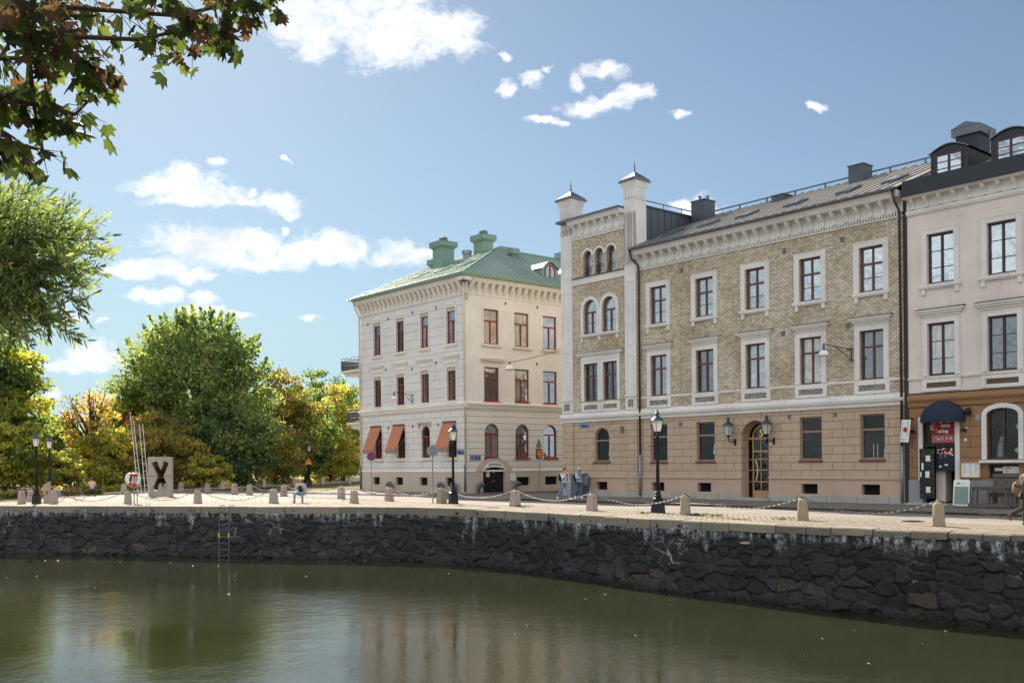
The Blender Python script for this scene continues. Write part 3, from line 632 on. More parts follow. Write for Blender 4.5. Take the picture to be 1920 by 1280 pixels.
        for (sx, sy) in ((0, -1), (1, 0), (-1, 0), (0, 1)):
            for k in (-1, -.33, .33, 1):
                px = cx+(sx*(w+.0) if sx else k*w*.86); py = cy+(sy*(w+.0) if sy else k*w*.86); m.box((px-.06, py-.06, 17.14), (px+.06, py+.06, 17.75))
        m.build('turret_corbels', 'white_stucco', tt)
        m = MB(); frust(m, w+.24, 18.08, w+.24, 18.16); frust(m, w+.17, 18.16, w+.17, 18.25); frust(m, w+.17, 18.25, .05, 18.72); m.tube([(cx, cy, 18.75), (cx, cy, 19.35)], [.07, .012], 6); m.build('turret_cap', 'slate', tt)
    # tower parapet
    band(T, B, .95, 5.36, [(.003, 12.75), (.07, 12.76), (.09, 13.02), (.13, 13.1), (.02, 13.17), (.003, 13.17)], 'white_stucco', 'string_course')
    MB().prism([(.95, 13.172), (5.36, 13.172), (5.36, 13.195), (.95, 13.195)], T, -.26, .14).build('string_course_flashing', 'pipe_brown', B)
    MB().box((.95, 15.72, -.1), (5.36, 16.42, .04), T).build('parapet', 'white_stucco', B)
    dentils(T, B, .95, 5.36, 15.6, 15.73, .14, .07, .1, 'white_stucco'); band(T, B, .95, 5.36, [(.003, 15.5), (.06, 15.5), (.06, 15.6), (.003, 15.6)], 'white_stucco')
    bracket_row(T, B, .95, 5.36, 15.8, 16.38, .62, .17, .34, 'white_stucco')
    band(T, B, .95, 5.36, [(.0, 16.38), (.4, 16.38), (.45, 16.5), (.55, 16.62), (0, 16.62)], 'white_stucco', 'cornice')
    solid_box(B, 'tower_roof', 'slate', (.1, -.62 if False else -.6, 16.62), (5.36, 6.3, 16.76))
    solid_box(B, 'tower_side', 'slate_side', (6.1, .84, 13.6), (6.2, 6.3, 16.72)); solid_box(B, 'tower_side', 'brick', (0.0, .86, 15.9), (.1, 6.3, 16.62))
    m = MB()
    for k in range(9): y = 1.3+k*.6; m.box((6.2, y-.015, 14.2), (6.24, y+.015, 16.7))
    m.box((6.08, .84, 16.72), (6.3, 6.3, 16.78)); m.build('cladding_seams', 'slate', B)
    m = MB(); m.tube([(6.1, .9, 17.1), (6.1, 5.8, 17.1)], .03, 6)
    for y in (.9, 2.5, 4.1, 5.7): m.tube([(6.1, y, 16.7), (6.1, y, 17.12)], .025, 5)
    m.build('roof_railing', 'slate_side', B)
    # main cornice
    MB().box((6.2, 13.08, .002), (Wd, 13.72, .04), T).build('frieze', 'white_stucco', B)
    band(T, B, 6.22, Wd, [(.003, 12.88), (.06, 12.88), (.06, 12.95), (.003, 12.95)], 'white_stucco'); dentils(T, B, 6.22, Wd, 12.952, 13.07, .145, .07, .1, 'white_stucco')
    bracket_row(T, B, 6.22, Wd, 13.12, 13.7, .62, .17, .44, 'white_stucco')
    band(T, B, 6.22, Wd, [(.0, 13.7), (.5, 13.7), (.55, 13.8), (.68, 13.98), (0, 13.98)], 'white_stucco', 'cornice')
    m = MB(); m.tube([T(6.3, 14.02, .74), T(Wd, 14.02, .74)], .085, 8); g = m.build('gutter', 'slate', B)
    m = MB()
    for k in range(27): u = 6.5+k*.6; m.box((u, 13.95, .66), (u+.025, 14.13, .83), T)
    m.build('gutter_hooks', 'zinc', g)
    roof_slope(B, (6.22, -.72, 14.08), (Wd, -.72, 14.08), (Wd, 6.3, 16.95), (6.22, 6.3, 16.95), 'roof_sheet', .55)
    roof_slope(B, (0, 13.4, 13.9), (Wd, 13.4, 13.9), (Wd, 6.3, 16.95), (0, 6.3, 16.95), 'roof_sheet', .6)
    MB().add([(Wd-.02, -.2, 13.9), (Wd-.02, 12.9, 13.9), (Wd-.02, 6.3, 16.85)], [(0, 1, 2)]).add([(.02, 6.3, 13.9), (.02, 12.9, 13.9), (.02, 6.3, 16.85)], [(0, 1, 2)]).build('gable', 'slate_side', B)
    sl = lambda y: 14.08+(y+.72)*(16.95-14.08)/7.02
    for u in (7.1, 9.6, 12.2, 15.2, 18.2, 20.6):
        y0, y1 = 1.2, 2.3; m = MB(); m.add([(u, y0, sl(y0)-.02), (u+.8, y0, sl(y0)-.02), (u+.8, y1, sl(y1)-.02), (u, y1, sl(y1)-.02), (u, y0, sl(y0)+.13), (u+.8, y0, sl(y0)+.13), (u+.8, y1, sl(y1)+.13), (u, y1, sl(y1)+.13)], [(0, 1, 5, 4), (1, 2, 6, 5), (2, 3, 7, 6), (3, 0, 4, 7), (4, 5, 6, 7)])
        o = m.build('skylight', 'slate_side', B); q = .07
        MB().add([(u+q, y0+q, sl(y0+q)+.14), (u+.8-q, y0+q, sl(y0+q)+.14), (u+.8-q, y1-q, sl(y1-q)+.14), (u+q, y1-q, sl(y1-q)+.14)], [(0, 1, 2, 3)]).build('pane', 'gr_sky1', o)
    m = MB(); m.box((6.3, 6.1, 17.1), (Wd, 6.18, 17.17))
    for k in range(9): m.box((6.9+k*1.9, 6.1, 16.8), (6.97+k*1.9, 6.18, 17.12))
    m.build('ridge_rail', 'zinc_dark', B)
    def chim(x0, x1, y0, y1, z0, z1, mat, cap=.06, name='chimney'):
        o = solid_box(B, name, mat, (x0, y0, z0), (x1, y1, z1)); m = MB(); e = cap; zc = z1
        m.add([(x0-e, y0-e, zc), (x1+e, y0-e, zc), (x1+e, y1+e, zc), (x0-e, y1+e, zc), (x0-e, y0-e, zc+.04), (x1+e, y0-e, zc+.04), (x1+e, y1+e, zc+.04), (x0-e, y1+e, zc+.04), ((x0+x1)/2, (y0+y1)/2, zc+.18)], [(0, 3, 2, 1), (0, 1, 5, 4), (1, 2, 6, 5), (2, 3, 7, 6), (3, 0, 4, 7), (4, 5, 8), (5, 6, 8), (6, 7, 8), (7, 4, 8)])
        m.build('chimney_cap', 'slate', o); return o
    o = chim(6.35, 7.35, 4.7, 5.7, 15.9, 17.55, 'slate_side'); MB().lathe([(.08, 0), (.08, .25), (.12, .26), (.12, .3)], (6.7, 5.1, 17.6), 8).lathe([(.08, 0), (.08, .25), (.12, .26), (.12, .3)], (7.05, 5.4, 17.6), 8).build('chimney_pot', 'slate', o)
    chim(11.7, 12.5, 5.2, 6.0, 16.2, 16.85, 'slate_side'); chim(16.5, 17.35, 5.2, 6.1, 16.2, 17.4, 'slate_side')
    # pipes
    pipe(T, B, [(6.35, 13.95, .7), (6.38, 13.5, .6), (6.48, 13.2, .2), (6.5, 12.9, .14), (6.5, 2.4, .14)], .06, 'pipe_brown'); pipe(T, B, [(6.5, 2.45, .16), (6.5, .1, .16)], .075, 'zinc')
    pipe(T, B, [(22.2, 13.95, .7), (22.22, 13.5, .55), (22.27, 13.1, .2), (22.27, 2.6, .14)], .06, 'pipe_brown'); pipe(T, B, [(22.27, 2.6, .16), (22.27, .1, .16)], .075, 'zinc')
    solid_box(B, 'expansion_joint', 'black_metal', (22.36, -.06, 0), (22.52, .4, 13.9))
    for (u, z) in ((9.55, 12.45), (16.1, 12.4), (19.3, 12.4), (6.95, 8.4), (19.55, 8.35), (16.0, 8.35), (5.0, 3.95), (9.35, 4.1), (16.3, 4.2), (18.85, 4.2)):
        s = .16 if z > 5 else (.24 if u < 6 else .13); MB().box((u-s*.6, z-s, .003), (u+s*.6, z+s*.6, .03), T).build('wall_vent', 'zinc_dark', B)
brick_house()

# ------------------------------------------------------------------ the pink house with the restaurant, cut off by the frame
def pink_house():
    P0 = Vector((3.196, 61.814, 0))-D1*22.52
    B = thing('stucco_building', 'pale pink house over a brown rendered restaurant front with black dormered roof', 'building', P0, FR)
    T = lambda u, z, d: (u, -d, z); Wd = 13.2
    cs = [1.52, 4.13, 6.8, 9.45, 12.0]
    r3 = [opening(c, 1.2, 9.65, 11.85) for c in cs]; r2 = [opening(c, 1.22, 5.65, 7.95) for c in cs]
    door = (.65, 2.1, -.1, 3.72, 0); aw = opening(4.1, 1.3, 1.98, 4.12, .28); aw2 = opening(9.4, 1.3, 1.98, 4.12, .28); cel = (3.5, 4.75, 1.2, 1.78, 0)
    for (z0, z1, mat, name, k) in ((1.1, 4.45, 'brown_rustic', 'ground_floor_wall', 0), (0, 1.1, 'grey_plinth', 'plinth', .06), (4.45, 13.1, 'pink', 'wall', 0)):
        TT = (lambda kk: (lambda u, z, d: (u, -d-kk, z)))(k)
        wall_grid(MB(), TT, 0, Wd, z0, z1, (r3+r2 if z0 > 4 else [door, aw, aw2, cel] if z0 > 1 else [door]), .28 if z0 > 1.2 else .34).build(name, mat, B, fix=False)
    wall_grid(MB(), lambda u, z, d: (Wd+d, u, z), 0, 13, 0, 13.6, [], .1).build('side_wall', 'pink', B, fix=False)
    MB().box((0.05, 12.9, 0), (Wd, 13, 14)).box((.05, .4, 13.3), (Wd, 12.8, 13.4)).build('rear_wall', 'pink', B)
    band(T, B, 0, Wd, [(.003, 4.3), (.06, 4.32), (.08, 4.5), (.16, 4.6), (.18, 4.68), (.1, 4.74), (.08, 4.85), (.003, 4.9)], 'brown_trim', 'belt_course')
    MB().prism([(0, 4.9), (Wd, 4.9), (Wd, 4.93), (0, 4.93)], T, .003, .07).build('belt_flashing', 'black_metal', B)
    band(T, B, 0, Wd, [(.003, 5.5), (.07, 5.52), (.09, 5.6), (.003, 5.62)], 'white_stucco', 'string_course')
    for i, h in enumerate(r3[:3]+r3[3:]): window(T, B, h[0], h[1], h[2], h[3], fm='wood_dark', pm='gr_sky1', transom=0, bars=(.33, .66), surround=(.24, 'white_stucco', .07), sill=(.34, 'white_stucco', True), fw=.09)
    for i, h in enumerate(r2): window(T, B, h[0], h[1], h[2], h[3], fm='wood_dark', pm=['gr_warm', 'gr_dark', 'gr_sky2', 'gr_dark', 'gr_dark'][i], transom=0, bars=(.33, .66), surround=(.22, 'white_stucco', .07), hood=(8.57, .45, 'white_stucco', 'black_metal'), panel=(4.98, 5.5, .26, 'white_stucco', 'relief_brown'), fw=.09)
    # cornice
    band(T, B, 0, Wd, [(.003, 12.8), (.06, 12.8), (.12, 12.9), (.12, 13.0), (.003, 13.05)], 'white_stucco')
    MB().box((0, 13.05, .002), (Wd, 13.55, .04), T).build('frieze', 'white_stucco', B)
    bracket_row(T, B, 0, Wd, 13.06, 13.5, .62, .15, .34, 'white_stucco')
    band(T, B, 0, Wd, [(0, 13.5), (.4, 13.5), (.48, 13.58), (0, 13.6)], 'white_stucco', 'cornice')
    MB().prism([(0, 0)], T, 0, 0) if False else None
    m = MB(); m.add([(0, -.55, 13.58), (Wd, -.55, 13.58), (Wd, -.4, 14.32), (0, -.4, 14.32), (0, .6, 13.58), (Wd, .6, 13.58), (Wd, .2, 14.32), (0, .2, 14.32)], [(0, 1, 2, 3), (3, 2, 6, 7), (0, 3, 7, 4), (1, 5, 6, 2), (0, 4, 5, 1)]); m.build('roof_edge', 'black_metal', B)
    roof_slope(B, (0, -.2, 14.2), (Wd, -.2, 14.2), (Wd, 6.3, 16.9), (0, 6.3, 16.9), 'roof_sheet', .6); roof_slope(B, (0, 13.3, 13.9), (Wd, 13.3, 13.9), (Wd, 6.3, 16.9), (0, 6.3, 16.9), 'roof_sheet', .6)
    MB().add([(.02, -.35, 13.7), (.02, 12.9, 13.9), (.02, 6.3, 16.8), (.02, -.3, 14.25)], [(0, 1, 2, 3)]).build('gable', 'black_metal', B)
    for c in (2.0, 4.6, 8.1, 11.2):
        w = .82; m = MB(); prof = [(c-w, 14.2), (c-w, 15.22)]+[(c-w+2*w*i/10, 15.22+.28*math.sin(PI*i/10)) for i in range(1, 10)]+[(c+w, 15.22), (c+w, 14.2)]
        m.prism(prof, lambda a, b, d: (a, -d, b), .12, -3.2); o = m.build('dormer', 'black_metal', B)
        m = MB(); top = [(c-w-.06+2*(w+.06)*i/12, 15.24+.3*math.sin(PI*i/12)) for i in range(13)]
        for p, q in zip(top, top[1:]): m.add([(p[0], -.2, p[1]), (q[0], -.2, q[1]), (q[0], 3.2, q[1]), (p[0], 3.2, p[1]), (p[0], -.2, p[1]+.05), (q[0], -.2, q[1]+.05), (q[0], 3.2, q[1]+.05), (p[0], 3.2, p[1]+.05)], [(0, 1, 5, 4), (4, 5, 6, 7), (0, 3, 2, 1)])
        m.build('dormer_roof', 'slate', o)
        # window on the dormer front: frame and panes
        m = MB(); a, b, z0, z1 = c-.58, c+.58, 14.28, 15.16; d1 = .16; 
        for (x0, x1, y0, y1) in ((a, a+.06, z0, z1), (b-.06, b, z0, z1), (a+.06, b-.06, z0, z0+.06), (a+.06, b-.06, z1-.06, z1), (c-.05, c+.05, z0+.06, z1-.06)): m.box((x0, y0, .12), (x1, y1, d1), T)
        for k in (1, 2):
            z = z0+(z1-z0)*k/3-.04
            for (x0, x1) in ((a+.06, c-.05), (c+.05, b-.06)): m.box((x0, z-.018, .125), (x1, z+.018, d1-.008), T)
        m.build('dormer_window', 'wood_dark', o); MB().box((a+.03, z0+.03, .121), (b-.03, z1-.03, .13), T).build('dormer_pane', 'gr_sky1', o)
    o = solid_box(B, 'chimney', 'black_metal', (.5, 3.6, 15), (1.55, 4.9, 16.95)); m = MB(); m.box((.35, 3.45, 16.95), (1.7, 5.05, 17.3)); m.add([(.33, 3.43, 17.3), (1.72, 3.43, 17.3), (1.72, 5.07, 17.3), (.33, 5.07, 17.3), (1.02, 3.43, 17.55), (1.02, 5.07, 17.55)], [(0, 1, 4), (2, 3, 5), (1, 2, 5, 4), (3, 0, 4, 5)]); m.build('chimney_cap', 'slate', o)
    MB().tube([(1.95, 3.9, 15), (1.95, 3.9, 16.9)], .06, 8).lathe([(.09, 0), (.09, .08)], (1.95, 3.9, 16.9), 8).build('flue_pipe', 'slate', B)
    # restaurant front
    m = MB(); m.box((.45, 0.1, .002), (.65, 3.72, .05), T); m.box((2.1, 0.1, .002), (2.3, 3.72, .05), T); m.box((.45, 3.72, .002), (2.3, 3.86, .05), T); m.build('door_surround', 'white_stucco', B)
    m = MB(); P = lambda a, b, d: T(a, b, d); a, b, z0, z1, dn, df = .5, 2.25, 0, 3.8, -.33, -2.4
    m.add([P(a, z0, dn), P(b, z0, dn), P(b, z1, dn), P(a, z1, dn), P(a, z0, df), P(b, z0, df), P(b, z1, df), P(a, z1, df)], [(4, 5, 6, 7), (0, 1, 5, 4), (3, 7, 6, 2), (0, 4, 7, 3), (1, 2, 6, 5)]); m.build('entrance_room', 'room', B, fix=False)
    MB().box((1.08, .15, -.9), (1.5, 2.55, -.3), T).build('inner_wall', 'pink', B)
    MB().box((.65, 2.56, -.28), (2.1, 2.68, -.02), T).build('door_lintel', 'black_paint', B)
    sg = MB().box((.98, 2.69, -.2), (2.1, 3.72, -.1), T).build('restaurant_sign', 'red_deep', B)
    MB().box((.65, 2.69, -.22), (.98, 3.72, -.14), T).build('sign_backing', 'black_paint', sg)
    def tx(s, size, u, z, **k): return text_mesh(s, size, lambda a, b, d: T(u+a, z+b, d), -.092, 'white_paint', sg, **k)
    tx('ge  Bar', .17, 1.62, 3.67, bold=.006); tx('carte', .2, 1.62, 3.47, bold=.008); tx('.ering', .22, 1.5, 3.23, bold=.008); tx('Tel.15 15 96', .155, 1.54, 2.9, bold=.006)
    m = MB()
    for (x0, x1, y0, y1) in ((1.06, 2.02, 2.78, 2.795), (1.06, 2.02, 3.015, 3.03), (1.06, 1.075, 2.795, 3.015), (2.005, 2.02, 2.795, 3.015)): m.box((x0, y0, -.095), (x1, y1, -.085), T)
    m.build('sign_border', 'white_paint', sg)
    m = MB(); random.seed(4)
    for k in range(26): u, z = random.uniform(.93, 1.12), random.uniform(3.25, 3.6); m.box((u, z, -.096), (u+random.uniform(.02, .05), z+random.uniform(.01, .04), -.088), T)
    m.build('sign_motif', 'white_paint', sg); MB().lathe([(.0, 0), (.05, .05), (.03, .16), (0, .22)], T(1.24, 3.2, -.07), 8).build('sign_flame', 'orange_paint', sg)
    # dark blue half-dome awning
    m = MB(); nu, nv = 18, 8; c = 1.63; vs = []; fs = []
    for i in range(nu+1):
        f = PI*i/nu
        for j in range(nv+1):
            t = PI/2*j/nv; vs.append(T(c-.95*math.cos(f), 3.72+.82*math.sin(f)*math.sin(t), .05+.85*math.sin(f)**.8*math.cos(t)))
    for i in range(nu):
        for j in range(nv): fs.append((i*(nv+1)+j, (i+1)*(nv+1)+j, (i+1)*(nv+1)+j+1, i*(nv+1)+j+1))
    m.add(vs, fs); vs = []
    for i in range(nu+1):
        f = PI*i/nu
        for z in (3.6, 3.72): vs.append(T(c-.95*math.cos(f), z, .05+.85*math.sin(f)**.8))
    m.add(vs, [(2*i, 2*i+2, 2*i+3, 2*i+1) for i in range(nu)]); m.build('dome_awning', 'navy', B, smooth=True)
    # open black door leaf with notices, picture curtain
    lf = MB().box((.56, .3, .1), (1.24, 2.48, .15), T).build('door_leaf', 'black_paint', B); m = MB(); m2 = MB()
    for (u, z, w, h) in ((.95, 2.05, .2, .26), (.92, 1.35, .18, .28), (.95, .68, .2, .26), (.7, 1.7, .09, .3), (.62, 1.35, .06, .22)): m.box((u-w/2, z-h/2, .15), (u+w/2, z+h/2, .156), T)
    for k in range(46): u, z = random.uniform(.58, 1.22), random.uniform(.34, 2.44); m2.box((u, z, .15), (u+.014, z+.02, .154), T)
    m.build('notice', 'white_paint', lf); m2.build('painted_dots', 'gold', lf)
    cu = MB().box((1.2, 1.5, -.08), (2.02, 2.54, -.06), T).build('door_curtain', 'navy', B)
    def patches(mat, n, z0, z1, s, seed):
        random.seed(seed); m = MB()
        for k in range(n):
            u, z = random.uniform(1.24, 1.94), random.uniform(z0, z1); r = random.uniform(s*.6, s)
            p = [(u+r*math.cos(2*PI*i/7)*random.uniform(.7, 1.1), z+r*.7*math.sin(2*PI*i/7)*random.uniform(.7, 1.1)) for i in range(7)]; q = -.06+.001*(seed % 7)+.0002*k; m.prism(p, T, -.0605, q+.002)
        m.build('curtain_picture', mat, cu)
    patches('red_paint', 9, 2.15, 2.48, .09, 1); patches('orange_paint', 6, 2.2, 2.5, .07, 2); patches('white_paint', 12, 1.95, 2.5, .055, 3); patches('copper_trim', 5, 2.0, 2.4, .05, 4); patches('gold', 3, 1.66, 1.8, .08, 5)
    fr = window(T, B, aw[0], aw[1], aw[2], aw[3], .28, fm='wood_dark', pm='clear', transom=0, bars=(.34, .66), fw=.08, surround=(.2, 'white_stucco', .06), room=True)
    L = MB().ball(T(4.52, 3.35, -.6), .14).build('ceiling_lamp', 'lampshade', B)
    MB().lathe([(.22, 0), (.2, .5), (.06, .9)], T(3.8, 2.05, -.6), 10).build('window_figure', 'zinc', B); MB().ball(T(4.55, 2.35, -.6), (.24, .1, .14)).build('window_display', 'gold', B)
    window(T, B, aw2[0], aw2[1], aw2[2], aw2[3], .28, fm='wood_dark', pm='gr_dark', transom=0, bars=(.34, .66), fw=.08, surround=(.2, 'white_stucco', .06))
    MB().box((3.2, 1.84, .003), (6.0, 1.95, .22), T).build('window_ledge', 'white_stucco', B)
    MB().box((3.46, 1.16, -.3), (4.79, 1.82, -.24), T).build('cellar_window', 'black_paint', B)
    pl = MB().box((4.0, 1.4, -.235), (4.68, 1.68, -.22), T).box((3.66, 1.5, -.235), (3.98, 1.62, -.22), T).build('cellar_notice', 'white_paint', B)
    ring_ = MB(); ring_.tube([T(4.22+.1*math.cos(a), 1.54+.08*math.sin(a), -.21) for a in [k*PI/7 for k in range(1, 12)]], .014, 4); ring_.build('notice_mark', 'black_paint', pl)
    MB().ball(T(3.7, 1.3, -.2), (.12, .05, .07)).ball(T(4.5, 1.28, -.2), (.16, .05, .06)).build('flower_box', 'red_paint', B)
    # menu case and small fittings
    mc = MB()
    for (x0, x1, y0, y1) in ((2.33, 3.22, 1.86, 1.91), (2.33, 3.22, 1.2, 1.25), (2.33, 2.38, 1.25, 1.86), (3.17, 3.22, 1.25, 1.86)): mc.box((x0, y0, .003), (x1, y1, .1), T)
    o = mc.build('menu_case', 'wood_door', B); MB().box((2.38, 1.25, .02), (3.17, 1.86, .05), T).build('menu_sheet', 'white_paint', o)
    m = MB(); random.seed(9)
    for i in range(3):
        for k in range(11): m.box((2.45+i*.25, 1.8-k*.045, .05), (2.45+i*.25+random.uniform(.06, .18), 1.808-k*.045, .053), T)
    m.build('menu_text', 'iron', o)
    for u in (.2, 2.5):
        MB().prism([(u-.13+.26*i/8, 3.2+.12*math.sin(PI*i/8)) for i in range(9)], T, .003, .16).build('wall_light', 'black_paint', B)
    m = MB(); m.ball(T(2.72, 4.02, .14), .15); m.tube([T(2.72, 4.2, .01), T(2.72, 4.05, .1)], .03, 6); m.build('security_camera', 'black_paint', B)
    MB().box((2.98, 3.62, .003), (3.18, 3.9, .02), T).build('wall_plate', 'zinc', B); MB().box((2.56, 3.3, .003), (2.62, 3.38, .02), T).build('bell_plate', 'white_paint', B); MB().box((2.5, 2.78, .003), (2.6, 2.88, .02), T).build('bell_plate', 'white_paint', B)
    MB().box((.0, .0, -.3), (2.35, .1, .35), T).build('door_step', 'granite_base', B)
    MB().box((5.4, 3.0, .05), (5.8, 4.15, .09), T).build('side_banner', 'cream_plain', B)
    return P0
PINK = pink_house()

# ------------------------------------------------------------------ the cream corner house with the green copper roof
def green_house():
    B = thing('corner_building', 'cream three storey corner house with green copper roof and terracotta awnings', 'building', (-3.114, 68.3, 0), FR)
    TL = lambda u, z, d: (-u, -d, z); TR = lambda u, z, d: (d, u, z); TE = lambda u, z, d: (-13.6-d, u, z); LL, RR = 13.6, 16.5
    cl = [11.1, 7.95, 4.8, 1.62]; cr = [2.27, 5.08, 7.8, 10.6, 13.6]
    L3 = [opening(c, 1.06, 10.36, 12.9) for c in cl]; L2 = [opening(c, 1.06, 6.42, 8.75) for c in cl]; LG = [opening(c, 1.06, 2.47, 4.78, .5) for c in cl]; LB = [opening(c+.2, .95, .5, 1.07) for c in cl]
    R3 = [opening(c, 1.36, 10.32, 12.76) for c in cr]; R2 = [opening(c, 1.36, 6.36, 8.73) for c in cr]; RG = [opening(c, 1.32, 2.4, 4.8, .64) for c in cr]; RB = [opening(c, 1.25, .45, 1.05) for c in cr[1:]]
    door = (1.4, 3.37, -.1, 1.76, .3)
    for T, n, h3, h2, hg, hb, mu, mg in ((TL, LL, L3, L2, LG, LB, 'cream_lines', 'cream_rustic'), (TR, RR, R3, R2, RG, RB+[door], 'cream_plain', 'cream_rustic_side')):
        wall_grid(MB(), T, 0, n, 5.95, 13.9, h3+h2, .22).build('upper_wall', mu, B, fix=False)
        wall_grid(MB(), T, 0, n, 1.55, 5.95, hg+([door] if T is TR else []), .26).build('ground_floor_wall', mg, B, fix=False)
        Tq = (lambda TT: (lambda u, z, d: TT(u, z, d+.06)))(T)
        wall_grid(MB(), Tq, -.06, n, 0, 1.52, hb, .3).build('plinth', 'beige_plinth', B, fix=False)
        band(T, B, -.09, n, [(.0, 1.46), (.09, 1.46), (.09, 1.52), (.03, 1.58), (.002, 1.58)], 'cream_trim', 'plinth_band')
        band(T, B, -.2, n, [(.0, 5.85), (.1, 5.87), (.12, 6.0), (.2, 6.06), (.22, 6.18), (.1, 6.26), (.05, 6.32), (.002, 6.34)], 'cream_trim', 'belt_course')
        band(T, B, -.3, n, [(.0, 13.62), (.04, 13.62), (.06, 13.7), (.0, 13.7)], 'cream_trim'); MB().box((-.2, 13.7, -.1), (n, 14.5, .035), T).build('frieze', 'cream_trim', B)
        band(T, B, -.68, n, [(.0, 14.46), (.5, 14.46), (.56, 14.6), (.66, 14.74), (0, 14.74)], 'cream_trim', 'cornice')
        band(T, B, -.8, n, [(.55, 14.76), (.8, 14.76), (.84, 14.98), (.8, 15.0), (.6, 14.9)], 'copper_trim', 'gutter')
    for c, u0, u1, T in ((0, .05, LL, TL), (0, .1, RR, TR)):      # tapering corbels
        mb = MB(); n = round((u1-u0)/.6); st = (u1-u0)/n
        for i in range(n):
            c = u0+st*(i+.5); w0, w1 = .08, .17; z0, z1 = 13.78, 14.46
            vs = [T(c-w0, z0, .035), T(c+w0, z0, .035), T(c+w1, z1, .035), T(c-w1, z1, .035), T(c-w0, z0, .09), T(c+w0, z0, .09), T(c+w1, z1, .46), T(c-w1, z1, .46)]
            mb.add(vs, [(0, 1, 5, 4), (1, 2, 6, 5), (2, 3, 7, 6), (3, 0, 4, 7), (4, 5, 6, 7)])
        mb.build('cornice_brackets', 'cream_trim', B)
    dentils(TR, B, .2, RR, 5.72, 5.85, .2, .1, .07, 'cream_trim'); dentils(TL, B, .2, LL, 5.76, 5.85, .2, .1, .05, 'cream_trim')
    MB().box((-13.6, .3, 0), (-13.5, RR, 13.9)).box((-13.5, RR-.1, 0), (0, RR, 13.9)).box((-13.5, .4, 13.6), (-.3, RR-.2, 13.7)).build('rear_wall', 'cream_plain', B)
    wall_grid(MB(), TE, 0, RR, 0, 13.9, [], .1).build('side_wall', 'cream_plain', B, fix=False)
    # windows
    for i, h in enumerate(L3):
        f = window(TL, B, h[0], h[1], h[2], h[3], fm='wood_red', pm=['gr_sky2', 'gr_dark', 'gr_sky1', 'gr_sky1'][i], transom=.63, upper_mull=False, surround=(.15, 'cream_trim', .04), sill=(.2, 'cream_trim', False), blind='beige_plinth', fw=.065)
        MB().prism([(h[0]-.05, 13.08), (h[0]+.15, 13.25), ((h[0]+h[1])/2, 13.38), (h[1]-.15, 13.25), (h[1]+.05, 13.08)], TL, .002, .06).build('relief_ornament', 'cream_trim', f)
    for i, h in enumerate(L2): window(TL, B, h[0], h[1], h[2], h[3], fm='wood_red', pm=['gr_dark', 'gr_dark', 'gr_sky2', 'gr_sky2'][i], transom=.66, upper_mull=False, surround=(.15, 'cream_trim', .04), sill=(.2, 'cream_trim', False), hood=(9.58, .42, 'cream_trim', 'cream_trim'), blind='beige_plinth', fw=.065)
    for i, h in enumerate(LG): window(TL, B, h[0], h[1], h[2], h[3], h[4], fm='wood_red', pm='gr_dark', transom=.66, upper_mull=False, sill=(.14, 'cream_trim', False), fw=.065)
    for h in LB: grille(lambda u, z, d: TL(u, z, d+.06), B, h[0], h[1], h[2], h[3], True)
    for h in RB: grille(lambda u, z, d: TR(u, z, d+.06), B, h[0], h[1], h[2], h[3], True)
    for i, h in enumerate(R3): window(TR, B, h[0], h[1], h[2], h[3], depth=.12, fm='wood_red', pm='gr_warm' if i != 4 else 'gr_dark', transom=.67, upper_mull=False, sill=(.2, 'cream_trim', False), surround=(.16, 'cream_plain', .03) if i == 0 else None, fw=.08)
    for i, h in enumerate(R2): window(TR, B, h[0], h[1], h[2], h[3], depth=.12, fm='wood_red', pm=['gr_sky2', 'gr_warm', 'gr_dark', 'gr_dark', 'gr_dark'][i], transom=.68, upper_mull=False, surround=(.16, 'cream_plain', .03) if i == 0 else None, hood=(9.35, .35, 'cream_plain', 'cream_trim') if i == 0 else None, fw=.08)
    for i, h in enumerate(RG): window(TR, B, h[0], h[1], h[2], h[3], h[4], depth=.16, fm='wood_red', pm=['gr_sky1', 'gr_sky2', 'gr_dark', 'gr_dark', 'gr_dark'][i], transom=.7, upper_mull=False, fw=.08)
    for T, hs in ((TR, R2+RG), (TL, LG)):
        m = MB()
        for h in hs: m.box((h[0]-.08, h[2]-.1, -.15), (h[1]+.08, h[2]-.003, .08), T)
        m.build('window_sill', 'wood_red' if T is TR else 'cream_trim', B)
    # arched cellar door and its painted sign
    m = MB(); p = [(.7, 1.5), (.95, 1.9), (1.45, 2.25), (1.9, 2.36), (2.9, 2.36), (3.35, 2.25), (3.85, 1.9), (4.1, 1.5)]; a = arc(1.4, 3.37, 1.46, .3, 7)
    ring(m, TR, p, a, .002, .1); m.build('door_surround', 'beige_plinth', B)
    ds = MB(); ring(ds, TR, arc(1.42, 3.35, 1.5, .66, 12), arc(1.42, 3.35, 1.48, .31, 12), .1, .13); o = ds.build('door_sign', 'white_paint', B)
    w = 'Johannes'; R_, cu, cz = 1.75, 2.39, .25
    for i, ch in enumerate(w):
        an = PI/2-(i-3.5)*.085; text_mesh(ch, .27, (lambda an: (lambda a, b, d: TR(cu+R_*math.cos(an)+a*math.sin(an)+b*math.cos(an), cz+R_*math.sin(an)*1.0-a*math.cos(an)+b*math.sin(an), d)))(an), .137, 'black_paint', o, italic=.35, bold=.004)
    for u in (1.68, 3.1): MB().prism([(u+.1*math.cos(k*PI/3)*(1 if k % 2 else .6), 1.68+.07*math.sin(k*PI/3)) for k in range(6)], TR, .13, .137).build('sign_emblem', 'zinc_dark', o)
    dl = MB().prism([(1.42, .0)]+arc(1.42, 3.35, 1.46, .28, 10)+[(3.35, 0)], TR, -.2, -.12).build('cellar_door', 'black_paint', B)
